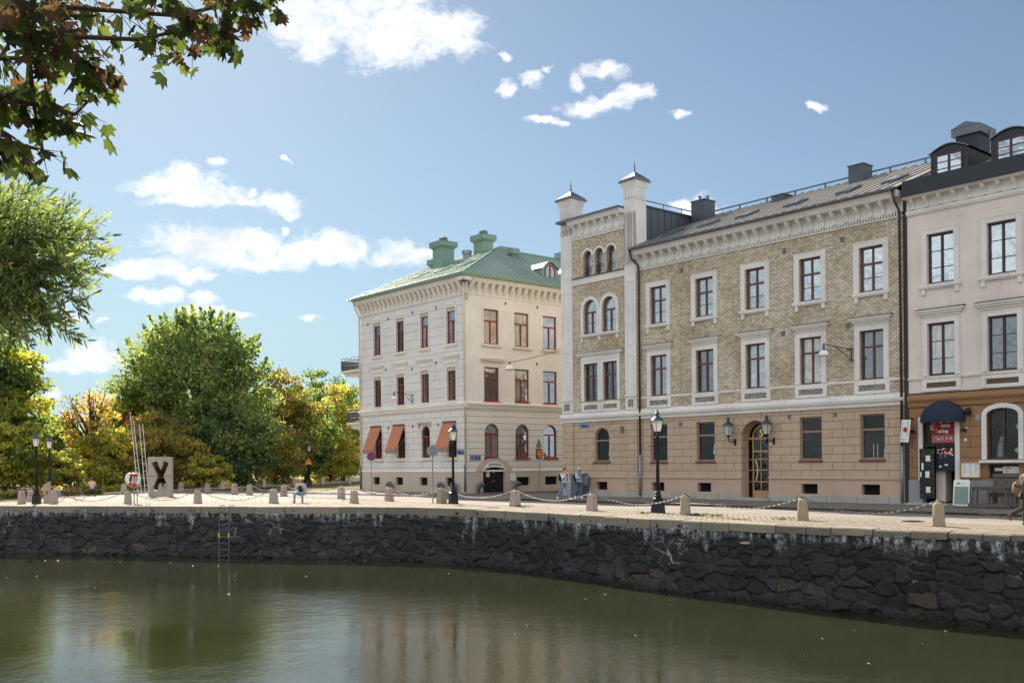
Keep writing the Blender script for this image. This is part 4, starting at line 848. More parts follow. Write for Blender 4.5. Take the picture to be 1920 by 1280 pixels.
    MB().box((1.82, 1.1, -.12), (2.12, 1.48, -.11), TR).box((2.4, 1.38, -.12), (2.56, 1.6, -.11), TR).build('notice', 'white_paint', dl); MB().box((2.38, .78, -.12), (2.52, .84, -.05), TR).ball(TR(2.26, .7, -.1), .04).build('door_handle', 'zinc', dl)
    MB().box((3.9, .78, .06), (4.22, 1.32, .2), TR).build('letter_box', 'white_paint', B)
    # awnings on three of the arched windows
    for c in (11.3, 8.15, 1.85):
        a, b = c-.74, c+.74; m = MB(); m.add([TL(a, 4.95, .06), TL(b, 4.95, .06), TL(b, 3.15, .8), TL(a, 3.15, .8), TL(a, 4.92, .04), TL(b, 4.92, .04), TL(b, 3.12, .78), TL(a, 3.12, .78)], [(0, 1, 2, 3), (4, 7, 6, 5), (0, 4, 5, 1), (1, 5, 6, 2), (2, 6, 7, 3), (3, 7, 4, 0)])
        o = m.build('awning', 'awning', B); m = MB(); m.add([TL(a, 3.15, .8), TL(b, 3.15, .8), TL(b, 2.84, .78), TL(a, 2.84, .78), TL(a, 3.15, .78), TL(b, 3.15, .78), TL(b, 2.84, .765), TL(a, 2.84, .765)], [(0, 1, 2, 3), (4, 7, 6, 5), (2, 3, 7, 6), (0, 3, 7, 4), (1, 5, 6, 2)]); m.build('valance', 'wood_tan', o)
        MB().tube([TL(a, 4.95, .1), TL(b, 4.95, .1)], .05, 6).build('awning_box', 'pipe_brown', o)
        for u in (a+.02, b-.02): MB().tube([TL(u, 3.9, .02), TL(u, 3.13, .78)], .015, 5).build('awning_arm', 'zinc', o)
    m = MB(); m.box((4.1, 4.95, .002), (5.6, 5.08, .22), TL); m.prism([(5.42, 4.95), (5.58, 4.95), (5.5, 4.6)], TL, .002, .14).prism([(4.12, 4.95), (4.28, 4.95), (4.2, 4.6)], TL, .002, .14); m.build('window_hood', 'beige_plinth', B)
    # pipes
    pipe(TL, B, [(.12, 14.8, .7), (.05, 14.2, .45), (-.05, 13.7, .16), (-.05, 1.9, .13)], .07, 'pipe_white'); pipe(TR, B, [(.4, 14.8, .7), (.22, 14.2, .4), (.1, 13.6, .16), (.06, 13.2, .13)], .07, 'pipe_white')
    pipe(TL, B, [(-.05, 1.9, .16), (-.05, .1, .16)], .08, 'zinc_dark'); pipe(TL, B, [(13.5, 14.8, .7), (13.45, 14.2, .5), (13.42, 13.6, .16), (13.42, 1.9, .13)], .07, 'pipe_white'); pipe(TL, B, [(13.42, 1.9, .16), (13.42, .1, .16)], .08, 'zinc_dark')
    for T, pts in ((TL, ((9.55, 13.0), (12.4, 12.9), (6.3, 13.1), (3.35, 13.1), (9.9, 9.2), (6.4, 9.0), (3.4, 9.2), (9.6, 4.8), (3.2, 4.8), (6.4, 4.8))), (TR, ((3.6, 13.3), (6.6, 13.3), (6.5, 9.2)))):
        for (u, z) in pts: MB().box((u-.06, z-.1, .003), (u+.06, z+.1, .04), T).build('wall_vent', 'zinc_dark', B)
    for T, u in ((TL, 8.75), (TL, 2.25), (TL, .75), (TR, .75), (TR, 4.05)):   # bent ventilation hoods at the foot of the wall
        MB().tube([T(u, -.05, .38), T(u, .45, .38), T(u+.03, .6, .42), T(u+.14, .66, .46), T(u+.26, .6, .5), T(u+.3, .42, .5)], [.13, .13, .14, .15, .15, .13], 10).build('vent_pipe', 'zinc_dark', B, smooth=True)
    # balconies on the far left end
    for (z, w, y0, y1) in ((9.45, 3.3, .15, 2.6), (5.25, 2.4, .15, 2.4)):
        o = MB().box((0, 0, 0), (w, y1-y0, .16), lambda x, y, q: (-13.6-x, y0+y, z+q)).build('balcony', 'cream_trim', B)
        for y in (y0+.3, y1-.5):
            MB().prism([(0, 0), (w-.1, 0), (w-.35, -.3), (w*.45, -.42), (.22, -.75), (0, -1.5)], lambda a, b, d: (-13.6-a, y+d, z+b), 0, .2).build('balcony_bracket', 'cream_trim', o)
        m = MB(); zt = z+1.2; c0 = [(-13.6, y0+.05), (-13.6-w+.05, y0+.05), (-13.6-w+.05, y1-.05), (-13.6, y1-.05)]
        for (p, q) in zip(c0, c0[1:]):
            for zz in (z+.22, z+.5, zt-.22, zt): m.tube([(*p, zz), (*q, zz)], .02, 5)
            L = math.dist(p, q); k = int(L/.13)
            for i in range(k+1): t = i/k; x, y = p[0]+(q[0]-p[0])*t, p[1]+(q[1]-p[1])*t; m.tube([(x, y, z+.16), (x, y, zt-.22 if i % 4 else zt)], .012, 4, False)
        m.build('balcony_railing', 'iron', o); MB().box((-13.6-w+.02, y0+.08, z+.2), (-13.6-w+.05, y1-.1, zt-.25)).build('balcony_screen', 'zinc_dark', o)
    # hipped copper roof: ridge above the front, a second ridge running back
    z0, zr = 14.95, 18.45; A = (-13.35, 6.9, zr); Bv = (-5.0, 6.9, zr); e = .75
    c1, c2, c3, c4 = (-14.35, -e, z0), (e, -e, z0), (e, RR, z0), (-14.35, RR, z0)
    roof_slope(B, c1, c2, Bv, A, 'copper', .5); R2v = (-5.0, RR, zr)
    roof_slope(B, c2, c3, R2v, Bv, 'copper', .5); roof_slope(B, c4, c1, A, (-13.35, RR, zr), 'copper', .5)
    MB().add([A, Bv, R2v, (-13.35, RR, zr)], [(0, 1, 2, 3)]).build('roof_deck', 'copper', B); MB().add([(-14.3, RR-.02, z0), (e, RR-.02, z0), R2v, (-13.35, RR-.02, zr)], [(0, 1, 2, 3)]).build('roof_end', 'copper', B)
    MB().tube([c2, (Bv[0], Bv[1], Bv[2]+.05)], .06, 6).tube([A, Bv], .07, 6).tube([Bv, R2v], .07, 6).build('ridge_capping', 'copper_trim', B)
    slL = lambda y: z0+(y+e)*(zr-z0)/7.65
    for u in (3.0, 5.8, 8.6):
        x = -u; y0, y1 = 1.6, 2.8; m = MB(); m.add([(x, y0, slL(y0)), (x+.8, y0, slL(y0)), (x+.8, y1, slL(y1)), (x, y1, slL(y1)), (x, y0, slL(y0)+.16), (x+.8, y0, slL(y0)+.16), (x+.8, y1, slL(y1)+.16), (x, y1, slL(y1)+.16)], [(0, 1, 5, 4), (1, 2, 6, 5), (2, 3, 7, 6), (3, 0, 4, 7), (4, 5, 6, 7)]); o = m.build('skylight', 'copper_trim', B)
        MB().add([(x+.08, y0+.08, slL(y0+.08)+.17), (x+.72, y0+.08, slL(y0+.08)+.17), (x+.72, y1-.08, slL(y1-.08)+.17), (x+.08, y1-.08, slL(y1-.08)+.17)], [(0, 1, 2, 3)]).build('pane', 'gr_sky1', o)
    def stack(cx, cy, wx, wy, zb, zt, pot=True):
        m = MB(); m.box((cx-wx, cy-wy, zb), (cx+wx, cy+wy, zt-.55))
        def fr(a0, z_0, a1, z_1): m.add([(cx+sx*(wx+a0), cy+sy*(wy+a0), z_0) for sx, sy in ((-1, -1), (1, -1), (1, 1), (-1, 1))]+[(cx+sx*(wx+a1), cy+sy*(wy+a1), z_1) for sx, sy in ((-1, -1), (1, -1), (1, 1), (-1, 1))], [(0, 3, 2, 1), (4, 5, 6, 7), (0, 1, 5, 4), (1, 2, 6, 5), (2, 3, 7, 6), (3, 0, 4, 7)])
        fr(0, zt-.55, .2, zt-.35); fr(.2, zt-.35, .2, zt); fr(.24, zt, .0, zt+.05); o = m.build('chimney', 'copper_trim', B)
        if pot: MB().lathe([(.28, 0), (.28, .1), (.34, .12), (.34, .35), (.2, .42)], (cx, cy, zt+.04), 8).build('chimney_pot', 'zinc_dark', o)
    stack(-9.5, 5.2, .62, .6, 16.6, 19.45); stack(-6.95, 7.2, .6, .5, 17.6, 19.8); stack(-3.8, 7.6, .15, .15, 16.5, 18.3, False); stack(-11.7, 6.0, .3, .3, 17.3, 18.5, False)
    MB().lathe([(.32, 0), (.32, .5), (.4, .52), (.4, .8), (.1, .85)], (-7.9, 6.3, 17.9), 10).build('roof_fan', 'zinc', B); MB().lathe([(.12, 0), (.12, .7), (.2, .72), (.05, .95)], (-12.4, 6.2, 17.6), 8).build('flue_pipe', 'copper_trim', B)
    solid_box(B, 'ridge_box', 'copper_trim', (-5.9, 7.6, 18.0), (-5.2, 9.0, 18.8)); solid_box(B, 'roof_hatch', 'copper_trim', (-5.3, 13.2, 18.2), (-4.4, 14.2, 18.95))
    for yc in (8.5, 11.2, 14.0):
        w = .78; prof = [(yc-w, 15.2), (yc-w, 16.35)]+[(yc-w+2*w*i/12, 16.35+.5*math.sin(PI*i/12)) for i in range(1, 12)]+[(yc+w, 16.35), (yc+w, 15.2)]
        o = MB().prism(prof, lambda a, b, d: (d, a, b), -.7, -3.6).build('dormer', 'copper_trim', B)
        m = MB(); top = [(yc-w-.08+2*(w+.08)*i/12, 16.37+.55*math.sin(PI*i/12)) for i in range(13)]
        for p, q in zip(top, top[1:]): m.add([(-.55, p[0], p[1]), (-.55, q[0], q[1]), (-3.6, q[0], q[1]), (-3.6, p[0], p[1]), (-.55, p[0], p[1]+.07), (-.55, q[0], q[1]+.07), (-3.6, q[0], q[1]+.07), (-3.6, p[0], p[1]+.07)], [(0, 1, 5, 4), (4, 5, 6, 7), (0, 3, 2, 1)])
        m.build('dormer_roof', 'copper', o); T = lambda u, z, d: (-.7+d, u, z); m = MB(); a, b = yc-.52, yc+.52
        ring(m, T, arc(a, b, 16.25, .48), arc(a+.07, b-.07, 16.25, .41), .0, .06); m.box((a, 15.4, 0), (a+.07, 16.25, .06), T).box((b-.07, 15.4, 0), (b, 16.25, .06), T).box((a+.07, 15.4, 0), (b-.07, 15.5, .06), T).box((yc-.05, 15.5, 0), (yc+.05, 16.66, .055), T); m.build('dormer_window', 'wood_red', o)
        MB().prism([(a+.03, 15.43)]+arc(a+.03, b-.03, 16.25, .44)+[(b-.03, 15.43)], T, .003, .02).build('dormer_pane', 'gr_sky2', o)
green_house()
# ------------------------------------------------------------------ ground, water, quay
def vnoise(x, y, seed=0):               # value noise for numpy arrays
    rs = np.random.RandomState(seed); t = rs.rand(256, 256); xi, yi = np.floor(x).astype(int), np.floor(y).astype(int); fx, fy = x-xi, y-yi
    fx = fx*fx*(3-2*fx); fy = fy*fy*(3-2*fy); g = lambda a, b: t[a % 256, b % 256]
    return (g(xi, yi)*(1-fx)+g(xi+1, yi)*fx)*(1-fy)+(g(xi, yi+1)*(1-fx)+g(xi+1, yi+1)*fx)*fy
def fbm(x, y, seed=0, o=4):
    s = 0; a = .5
    for k in range(o): s = s+a*vnoise(x*2**k, y*2**k, seed+k); a *= .5
    return s/(1-.5**o)
WZ = -2.45
EDGE = [(-62, 59.5), (-45, 57.2), (-34, 54.9), (-27.05, 52.6), (-19.1, 50.5), (-11.9, 48.4), (-8.2, 47.45), (-6.2, 46.75), (-4.4, 45.9), (-2.64, 44.65), (-.9, 42.9), (1.2, 40.2), (2.99, 37.55), (5.81, 33.9), (8.71, 30.35), (10.97, 27.9), (13.2, 25.75), (16.4, 21.9), (24.5, 11.8)]
def resample(path, step):
    P = [Vector((*p, 0)) for p in path]; out = []
    def cr(a, b, c, d, t): return .5*((2*b)+(c-a)*t+(2*a-5*b+4*c-d)*t*t+(3*b-a-3*c+d)*t**3)
    fine = []
    for i in range(len(P)-1):
        a, b, c, d = P[max(i-1, 0)], P[i], P[i+1], P[min(i+2, len(P)-1)]
        for k in range(24): fine.append(cr(a, b, c, d, k/24))
    fine.append(P[-1]); L = [0]
    for a, b in zip(fine, fine[1:]): L.append(L[-1]+(b-a).length)
    n = int(L[-1]/step); s = np.linspace(0, L[-1], n+1); x = np.interp(s, L, [p.x for p in fine]); y = np.interp(s, L, [p.y for p in fine])
    return s, x, y
def sheet(name, poly, z, mat, kind='structure'):
    tri = tessellate_polygon([[Vector((x, y, 0)) for x, y in poly]])
    m = MB(); m.v = [(x, y, z) for x, y in poly]; m.f = [tuple(t) for t in tri]; o = m.build(name, mat, fix=False); 
    bm = bmesh.new(); bm.from_mesh(o.data); 
    for f in bm.faces:
        if f.normal.z < 0: f.normal_flip()
    bm.to_mesh(o.data); bm.free(); return tag(o, kind=kind)
PB = Vector((3.196, 61.814, 0))
def LP(u, n): p = PB-D1*u-D2*n; return (p.x, p.y)     # u to the right along the house fronts, n metres out from them
es, ex, ey = resample(EDGE, .5)
edge = list(zip(ex, ey))
def offs(d, step=.5, lo=None, hi=None):                       # the quay edge moved d metres inland
    s, x, y = resample(EDGE, step); tx, ty = np.gradient(x), np.gradient(y); l = np.hypot(tx, ty); nx, ny = -ty/l, tx/l
    return s, x+nx*d, y+ny*d
_, ix, iy = offs(.42)
inner = list(zip(ix, iy))
sheet('canal_water', [(-400, -60), (400, -60), (400, 300), (-400, 300)], WZ, 'water')
sheet('grass_ground', inner+[(60, -30), (900, -30), (900, 1500), (-900, 1500), (-900, 75), (-62, 60)], -.13, 'grass')
# square and quay strip in setts, road, pavements
J = LP(-2, 11.9)
strip = [p for p in inner if p[0] > -34.5]
def kk(u, n): return LP(u, n)
sheet('cobbled_quay', strip+[kk(48, 11.7), kk(24, 11.7), kk(0, 11.7), kk(-6, 12.0), (-9.2, 53.5), (-14, 54.9), (-24, 57.4), (-29.6, 58.6), (-34.6, 56)], .0, 'setts')
sheet('cobbled_square', [(-29.4, 58.55), (-24, 57.35), (-14, 54.85), (-9.2, 53.45), kk(-6, 12.05), kk(-29, 12.3), (-27.8, 82), (-29.0, 72.7)], .004, 'square_setts')
m = MB(); v = []
for u in (48, 24, 0, -20, -45, -80): v += [(*kk(u, 11.72), -.002), (*kk(u, 5.35), -.1)]
for i in range(5): m.add([v[2*i], v[2*i+1], v[2*i+3], v[2*i+2]], [(0, 1, 2, 3)])
tag(m.build('road', 'asphalt', fix=True), kind='structure')
m = MB(); m.add([(*kk(-22, 12.3), -.012), (*kk(-80, 11.7), -.012), (-22, 125, -.012), (-24.2, 100, -.012), (-26.6, 86, -.012), (-27.8, 82, -.012)], [(0, 1, 2, 3, 4, 5)]); tag(m.build('road', 'asphalt'), kind='structure')
# pavement in front of the houses and round the corner house
sheet('side_street', [kk(0, 5.2), kk(-9.2, 5.2), kk(-9.2, -40), kk(0, -40)], -.098, 'asphalt')
def slab(name, poly, z, t, mat, kmat='kerb'):
    n = len(poly); m = MB(); tri = tessellate_polygon([[Vector((x, y, 0)) for x, y in poly]]); m.v = [(x, y, z) for x, y in poly]+[(x, y, z-t) for x, y in poly]; m.f = [tuple(q) for q in tri]+[(i, (i+1) % n, n+(i+1) % n, n+i) for i in range(n)]
    return tag(m.build(name, mat), kind='structure')
slab('pavement', [kk(48, 5.2), kk(1.2, 5.2), kk(.1, 4.6), kk(-.9, 3.4), kk(-1.4, 1.5), kk(-1.4, -30), kk(0, -30), kk(0, 0), kk(48, 0)], .0, .14, 'slabs')
gu = lambda x, y: tuple((Vector((-3.114, 68.3, 0))-D1*x+D2*y).xy)      # corner house local to world
slab('pavement', [gu(-.1, -.1), gu(-.1, 40), gu(1.6, 40), gu(1.6, -1.8), gu(.9, -3.4), gu(-.4, -4.4), gu(-13, -5.2), gu(-17.2, -6.1), gu(-19.0, -5.2), gu(-17, -2.6), gu(-16.2, 1), gu(-16.0, 18), gu(-13.8, 18), gu(-13.8, -.1)], .0, .14, 'slabs')
def strip_box(name, pts, w, z0, z1, mat):
    m = MB()
    for p, q in zip(pts, pts[1:]):
        a, b = Vector((*p, 0)), Vector((*q, 0)); n = (b-a).normalized().cross(Vector((0, 0, 1)))*w
        m.add([(*a.xy, z0), (*b.xy, z0), (*(b+n).xy, z0), (*(a+n).xy, z0), (*a.xy, z1), (*b.xy, z1), (*(b+n).xy, z1), (*(a+n).xy, z1)], [(0, 3, 2, 1), (4, 5, 6, 7), (0, 1, 5, 4), (1, 2, 6, 5), (2, 3, 7, 6), (3, 0, 4, 7)])
    return m.build(name, mat)
tag(strip_box('kerb', [kk(48, 5.2), kk(1.2, 5.2)], .16, -.14, .006, 'kerb'), kind='structure')
tag(strip_box('kerb', [gu(-17.2, -6.12), gu(-13, -5.22), gu(-.4, -4.42), gu(.9, -3.42)], .16, -.14, .006, 'kerb'), kind='structure')
tag(strip_box('kerb', [(-17.5, 125), (-20.6, 111), (-22.6, 101.5), (-24.6, 94), (-26.4, 86.5), (-28.2, 79), (-29.2, 72)], .3, -.05, .16, 'kerb'), kind='structure')
def drain(x, y):
    o = thing('manhole_cover', 'round iron manhole cover in the asphalt by the walking man', 'manhole', (x, y, -.03)); MB().lathe([(.36, 0), (.36, .035), (.3, .04)], (0, 0, 0), 20).build('cover_plate', 'iron', o)
    m = MB()
    for k in range(-4, 5): m.box((-.26, k*.06-.012, .035), (.26, k*.06+.012, .05))
    m.build('cover_ribs', 'iron', o)
drain(12.9, 32.2)

def quay_wall():
    Q = thing('quay_wall', 'dark rubble stone quay wall with granite coping along the far side of the canal', 'quay wall', (0, 0, 0))
    path = [p for p in EDGE if True]; st = .042
    s, x, y = resample(path, st); keep = (x > -36) & (y > 19); s, x, y = s[keep], x[keep], y[keep]
    tx, ty = np.gradient(x), np.gradient(y); l = np.hypot(tx, ty); nx, ny = ty/l, -tx/l          # out over the water
    z = np.linspace(-.15, WZ-.25, 68); Sg, Zg = np.meshgrid(s-s[0], z, indexing='ij'); ns, nz = Sg.shape
    rs = np.random.RandomState(5); seeds = []
    zz = -.1
    while zz > WZ-.4:
        h = rs.uniform(.2, .4) if zz < -.7 else rs.uniform(.13, .22); u = 0
        while u < s[-1]-s[0]:
            w = rs.uniform(.2, .85)*(1.1 if zz < -1 else 1.); seeds.append((u+w/2, zz-h/2+rs.uniform(-.17, .17)*(1 if zz < -.7 else .3), w, h)); u += w
        zz -= h
    seeds = np.array(seeds); F1 = np.full(Sg.shape, 9.); F2 = np.full(Sg.shape, 9.); ID = np.zeros(Sg.shape, int)
    Sw = Sg+.34*(fbm(Sg*2.2, Zg*2.2, 3)-.5); Zw = Zg+.3*(fbm(Sg*2.2+9, Zg*2.2, 7)-.5)
    for i, (u, v, w, h) in enumerate(seeds):
        a, b = max(0, int((u-1.3)/st)), min(ns, int((u+1.3)/st)); sub = (slice(a, b), slice(None))
        p = np.abs(Sw[sub]-u)/w; q = np.abs(Zw[sub]-v)/h; d = (p**2.6+q**2.6)**(1/2.6)
        f1, f2 = F1[sub], F2[sub]; better = d < f1
        F2[sub] = np.where(better, f1, np.minimum(f2, d)); F1[sub] = np.where(better, d, f1); ID[sub] = np.where(better, i, ID[sub])
    gap = np.clip((F2-F1)/(.05+.14*fbm(Sg*1.3, Zg*2, 81, 3)), 0, 1); gap = gap*gap*(3-2*gap)
    tilt = rs.uniform(-1, 1, (len(seeds), 3)); du = (Sg-seeds[ID, 0]); dv = (Zg-seeds[ID, 1])
    hgt = gap*.06+tilt[ID, 2]*.03*gap+gap*(tilt[ID, 0]*du*.11+tilt[ID, 1]*dv*.15)+.03*(fbm(Sg*5, Zg*5, 11)-.5)+.012*(fbm(Sg*16, Zg*16, 21)-.5)
    rt = np.clip((x[:, None]-6)/6, 0, 1); bat = (-.3-Zg)*(.05-.04*rt)
    out = hgt+bat-.02+.12*np.clip((-1.9-Zg)/.5, 0, 1)*(.6+.4*tilt[ID, 2])*(1-.9*rt)
    X = x[:, None]+nx[:, None]*out; Y = y[:, None]+ny[:, None]*out
    co = np.stack([X, Y, Zg], -1).reshape(-1, 3).astype(np.float32); idx = np.arange(ns*nz).reshape(ns, nz)
    fa = np.stack([idx[:-1, :-1], idx[:-1, 1:], idx[1:, 1:], idx[1:, :-1]], -1).reshape(-1, 4)
    me = bpy.data.meshes.new('stonework'); me.vertices.add(len(co)); me.vertices.foreach_set('co', co.ravel()); me.loops.add(fa.size); me.loops.foreach_set('vertex_index', fa.ravel().astype(np.int32))
    me.polygons.add(len(fa)); me.polygons.foreach_set('loop_start', np.arange(0, fa.size, 4, dtype=np.int32)); me.update(calc_edges=True)
    tone = rs.uniform(.4, 1.35, len(seeds))**1.4; hue = rs.uniform(0, 1, len(seeds)); base = np.stack([.0155+.004*hue, .0155+.002*hue, .0175-.001*hue], -1)*tone[:, None]
    wet = np.clip((-1.75-Sg*0-Zg)/.35, 0, 1)
    col = base[ID]*(.45+.55*gap[..., None])*(.55+.9*fbm(Sg*1.2, Zg*1.4, 91, 5))[..., None]; col = col*(1+.35*(-.9-Zg[..., None] > 0)*0)
    brown = np.clip((-1.5-Zg)/.4, 0, 1)[..., None]*(hue[ID] > .55)[..., None]; col = col*(1-brown)+col*np.array([1.5, 1.25, 1.05])*brown
    algae = np.clip((WZ+.22-Zg)/.15, 0, 1)[..., None]; col = col*(1-.8*algae)
    ca = me.color_attributes.new('stone', 'FLOAT_COLOR', 'POINT'); ca.data.foreach_set('color', np.concatenate([col, np.ones(col.shape[:2]+(1,))], -1).reshape(-1).astype(np.float32))
    # lime running down from the joints under the coping
    run = np.clip((fbm(Sg*1.1, Sg*0, 31, 5)-.47)*5, 0, 1); reach = .2+.8*fbm(Sg*3.2, Sg*0+4, 41, 4)**2*2*run
    lime = np.clip(1-(-.32-Zg)/np.maximum(reach, .05), 0, 1)*np.clip((fbm(Sg*7, Zg*1.2, 51, 4)-.4)*4, 0, 1)
    ring_ = np.clip((fbm(Sg*.7, Zg*.9, 61, 4)-.62)*9, 0, 1)*(gap < .75)*.7
    lime = np.clip(lime*1.2+ring_*(Zg > -1.7), 0, 1)
    at = me.attributes.new('lime', 'FLOAT', 'POINT'); at.data.foreach_set('value', lime.reshape(-1).astype(np.float32))
    me.materials.append(M['masonry']); me.polygons.foreach_set('use_smooth', [True]*len(fa)); o = bpy.data.objects.new('stonework', me); C.objects.link(o); o.parent = Q
    # coping stones
    rnd = random.Random(3); s2, x2, y2 = resample(EDGE, .1); tx, ty = np.gradient(x2), np.gradient(y2); l = np.hypot(tx, ty); px_, py_ = ty/l, -tx/l; i = 0; m = MB(); N = len(s2)
    def at_(k, d): k = min(max(k, 0), N-1); return (x2[k]+px_[k]*d, y2[k]+py_[k]*d)
    k = 0; ccol = []
    while k < N-2:
        right = x2[k] > -3; Ls = rnd.uniform(.75, 1.6) if right else rnd.uniform(1.6, 3.2)
        if 6.5 < x2[k] < 7.5: Ls = 1.9
        k1 = min(N-1, k+int(Ls/.1)); g = .018; o0 = rnd.uniform(.05, .11) if right else .06; zt = rnd.uniform(.0, .03) if right else .008; b = .03 if right else .015; hb = -.33+.14*min(1, max(0, (x2[k]-4)/6))+rnd.uniform(-.02, .02)
        A0, A1 = Vector((*at_(k, 0), 0)), Vector((*at_(k1, 0), 0)); t = (A1-A0).normalized(); n = Vector((t.y, -t.x, 0)); tone = rnd.uniform(.72, 1.15); wm_ = rnd.uniform(.94, 1.05); cstart = len(m.v)
        steps = max(1, (k1-k)//6); prof = [(-.46, zt), (o0-b, zt+.004), (o0, zt-b), (o0+rnd.uniform(-.01, .015), hb), (-.46, hb)]; vs = []; fs = []; np_ = len(prof)
        for q in range(steps+1):
            kq = k+(k1-k)*q//steps; cx, cy = at_(kq, 0); e = g if q == 0 else (-g if q == steps else 0); jz = rnd.uniform(-.006, .006); jo = rnd.uniform(-.012, .012); rr = b*.6 if q in (0, steps) else 0
            for (d, zz) in prof:
                ox, oy = cx+px_[kq]*(d+(jo-rr if d > 0 else 0))+t.x*e, cy+py_[kq]*(d+(jo-rr if d > 0 else 0))+t.y*e; vs.append((ox, oy, zz+jz-(rr*.5 if d > 0 and zz > -.1 else 0)))
        for q in range(steps):
            for j in range(np_): fs.append((q*np_+j, q*np_+(j+1) % np_, (q+1)*np_+(j+1) % np_, (q+1)*np_+j))
        fs += [tuple(range(np_)), tuple(range(steps*np_, (steps+1)*np_))[::-1]]; m.add(vs, fs); ccol += [(tone*wm_, tone, tone/wm_, 1)]*(len(m.v)-cstart); k = k1
    co_ = m.build('coping', 'coping', Q); ca = co_.data.color_attributes.new('stone', 'FLOAT_COLOR', 'POINT'); ca.data.foreach_set('color', np.array(ccol, np.float32).ravel())
    # stone spout and a drain hole
    MB().ball((0, 0, 0), (.3, .12, .06)).build('stone_spout', 'grey_granite', Q).location = (7.42+.1, 31.95-.12, -.62)
quay_wall()
# the near bank under the camera
nb = lambda u, n: tuple((Vector((1.2, 1.6, 0))-D1*u-D2*n).xy)
slab('near_bank', [nb(-14, 0), nb(60, 0), nb(60, 60), nb(-14, 60), nb(-40, 40), nb(-40, 6)], -.02, 3, 'grass')

# ------------------------------------------------------------------ bollards and chains
def make_bollard(kind):
    o = thing('bollard', '', 'bollard'); mat = {'pink': 'red_granite', 'grey': 'grey_granite', 'old': 'old_granite'}[kind[0]]
    m = MB()
    if kind[1] == 'square': m.lathe([(.275, 0), (.262, .12), (.205, .66), (.185, .70), (.15, .715)], n=4, rot=PI/4)
    elif kind[1] == 'round': m.lathe([(.205, 0), (.2, .1), (.165, .66), (.15, .72), (.12, .75), (.06, .765)], n=12)
    else: m.lathe([(.225, 0), (.21, .12), (.16, .68), (.14, .73), (.08, .75)], n=8, rot=PI/8)
    p = m.build('bollard_post', mat, o); bv = p.modifiers.new('bevel', 'BEVEL'); bv.width = .02; bv.segments = 2
    MB().tube([(0, 0, .7), (0, 0, .79)], .018, 6).tube([(.045*math.cos(a), 0, .79+.035*math.sin(a)) for a in [PI*2*k/8 for k in range(9)]], .011, 5).build('eye_bolt', 'chain', o); return o
def link_mesh():
    m = MB(); pts = []
    for k in range(10):
        a = 2*PI*k/10; pts.append((.052*math.cos(a)+(.018 if math.cos(a) > 0 else -.018), .026*math.sin(a), 0))
    pts.append(pts[0]); m.tube(pts, .0105, 4, False); return m
LK = link_mesh()
def chain(p, q, sag, label, name='chain', group='chains between the quay bollards'):
    p, q = Vector(p), Vector(q); L = (q-p).length; n = 40; c = [p.lerp(q, t/n)-Vector((0, 0, sag*4*(t/n)*(1-t/n))) for t in range(n+1)]
    cl = [0]
    for a, b in zip(c, c[1:]): cl.append(cl[-1]+(b-a).length)
    k = int(cl[-1]/.105); m = MB(); h = Vector((q.x-p.x, q.y-p.y, 0)).normalized(); sd = Vector((-h.y, h.x, 0))
    ss = np.interp(np.linspace(0, cl[-1], k+1), cl, range(n+1))
    for i in range(k):
        t0, t1 = ss[i], ss[i+1]; a = c[int(t0)].lerp(c[min(int(t0)+1, n)], t0-int(t0)); b = c[int(t1)].lerp(c[min(int(t1)+1, n)], t1-int(t1)) if int(t1) < n else c[n]
        ax = (b-a).normalized(); ctr = (a+b)/2; up = ax.cross(sd).normalized(); w = (sd, up)[i % 2]*.82+(up, -sd)[i % 2]*.57
        m.add([ctr+ax*v[0]+w*v[1] for v in LK.v], LK.f)
    mid = (p+q)/2; m.v = [(v[0]-mid.x, v[1]-mid.y, v[2]-mid.z) for v in m.v]
    o = m.build(name, 'chain', fix=False); o.location = mid; return tag(o, label, 'chain', group)
protos = {}
row1 = [(-33.2, 57.6, 'pg', 'square', None), (-27.33, 55.72, 'pink', 'square', 'pinkish square bollard left of the nearest black lamp at the far left'), (-25.34, 55.27, 'pink', 'square', 'pinkish square bollard between the twin lamps and the parked bicycle'), (-20.85, 54.25, 'grey', 'square', 'grey square bollard beside the lifebuoy and ladders'),
 (-17.02, 54.12, 'pink', 'square', 'pinkish bollard near the water, just right of the X monument'), (-12.68, 53.13, 'grey', 'square', 'grey bollard close to the left of the seated man in a black vest'), (-8.24, 52.11, 'grey', 'square', 'grey bollard at the water side below the no stopping sign'),
 (-3.61, 51.05, 'old', 'square', 'stained bollard between the sign seen from the back and the middle lamp'), (.13, 46.37, 'pink', 'square', 'pinkish tapered bollard in front of the second arched window right of the black cellar door'), (3.30, 41.48, 'pink', 'square', 'pinkish bollard at the left foot of the brick tower house'),
 (6.47, 37.43, 'old', 'oct', 'brown worn bollard just right of the tall near lamp, moss at its foot'), (9.68, 33.34, 'old', 'oct', 'worn bollard in front of the rightmost tan ground floor windows'), (12.67, 29.74, 'old', 'round', 'round mossy bollard nearest the camera, left of the walking man'), (15.9, 25.9, 'old', 'round', None)]
row2 = [(-26.72, 80.7, 'distant bollard at the far end of the diagonal row, right behind the X monument'), (-23.85, 78.26, 'distant bollard third from the monument in the diagonal row'), (-19.83, 71.45, 'pale bollard left of the closely spaced pair in the diagonal row'), (-18.32, 69.75, 'pale bollard right of the closely spaced pair in the diagonal row'), (-14.92, 65.3, 'pale bollard directly left behind the seated man in a vest'), (-10.09, 59.02, 'left of the two bollards standing close together below the no stopping sign'), (-6.74, 54.77, 'pale bollard midway between the no stopping sign and the round sign back')]
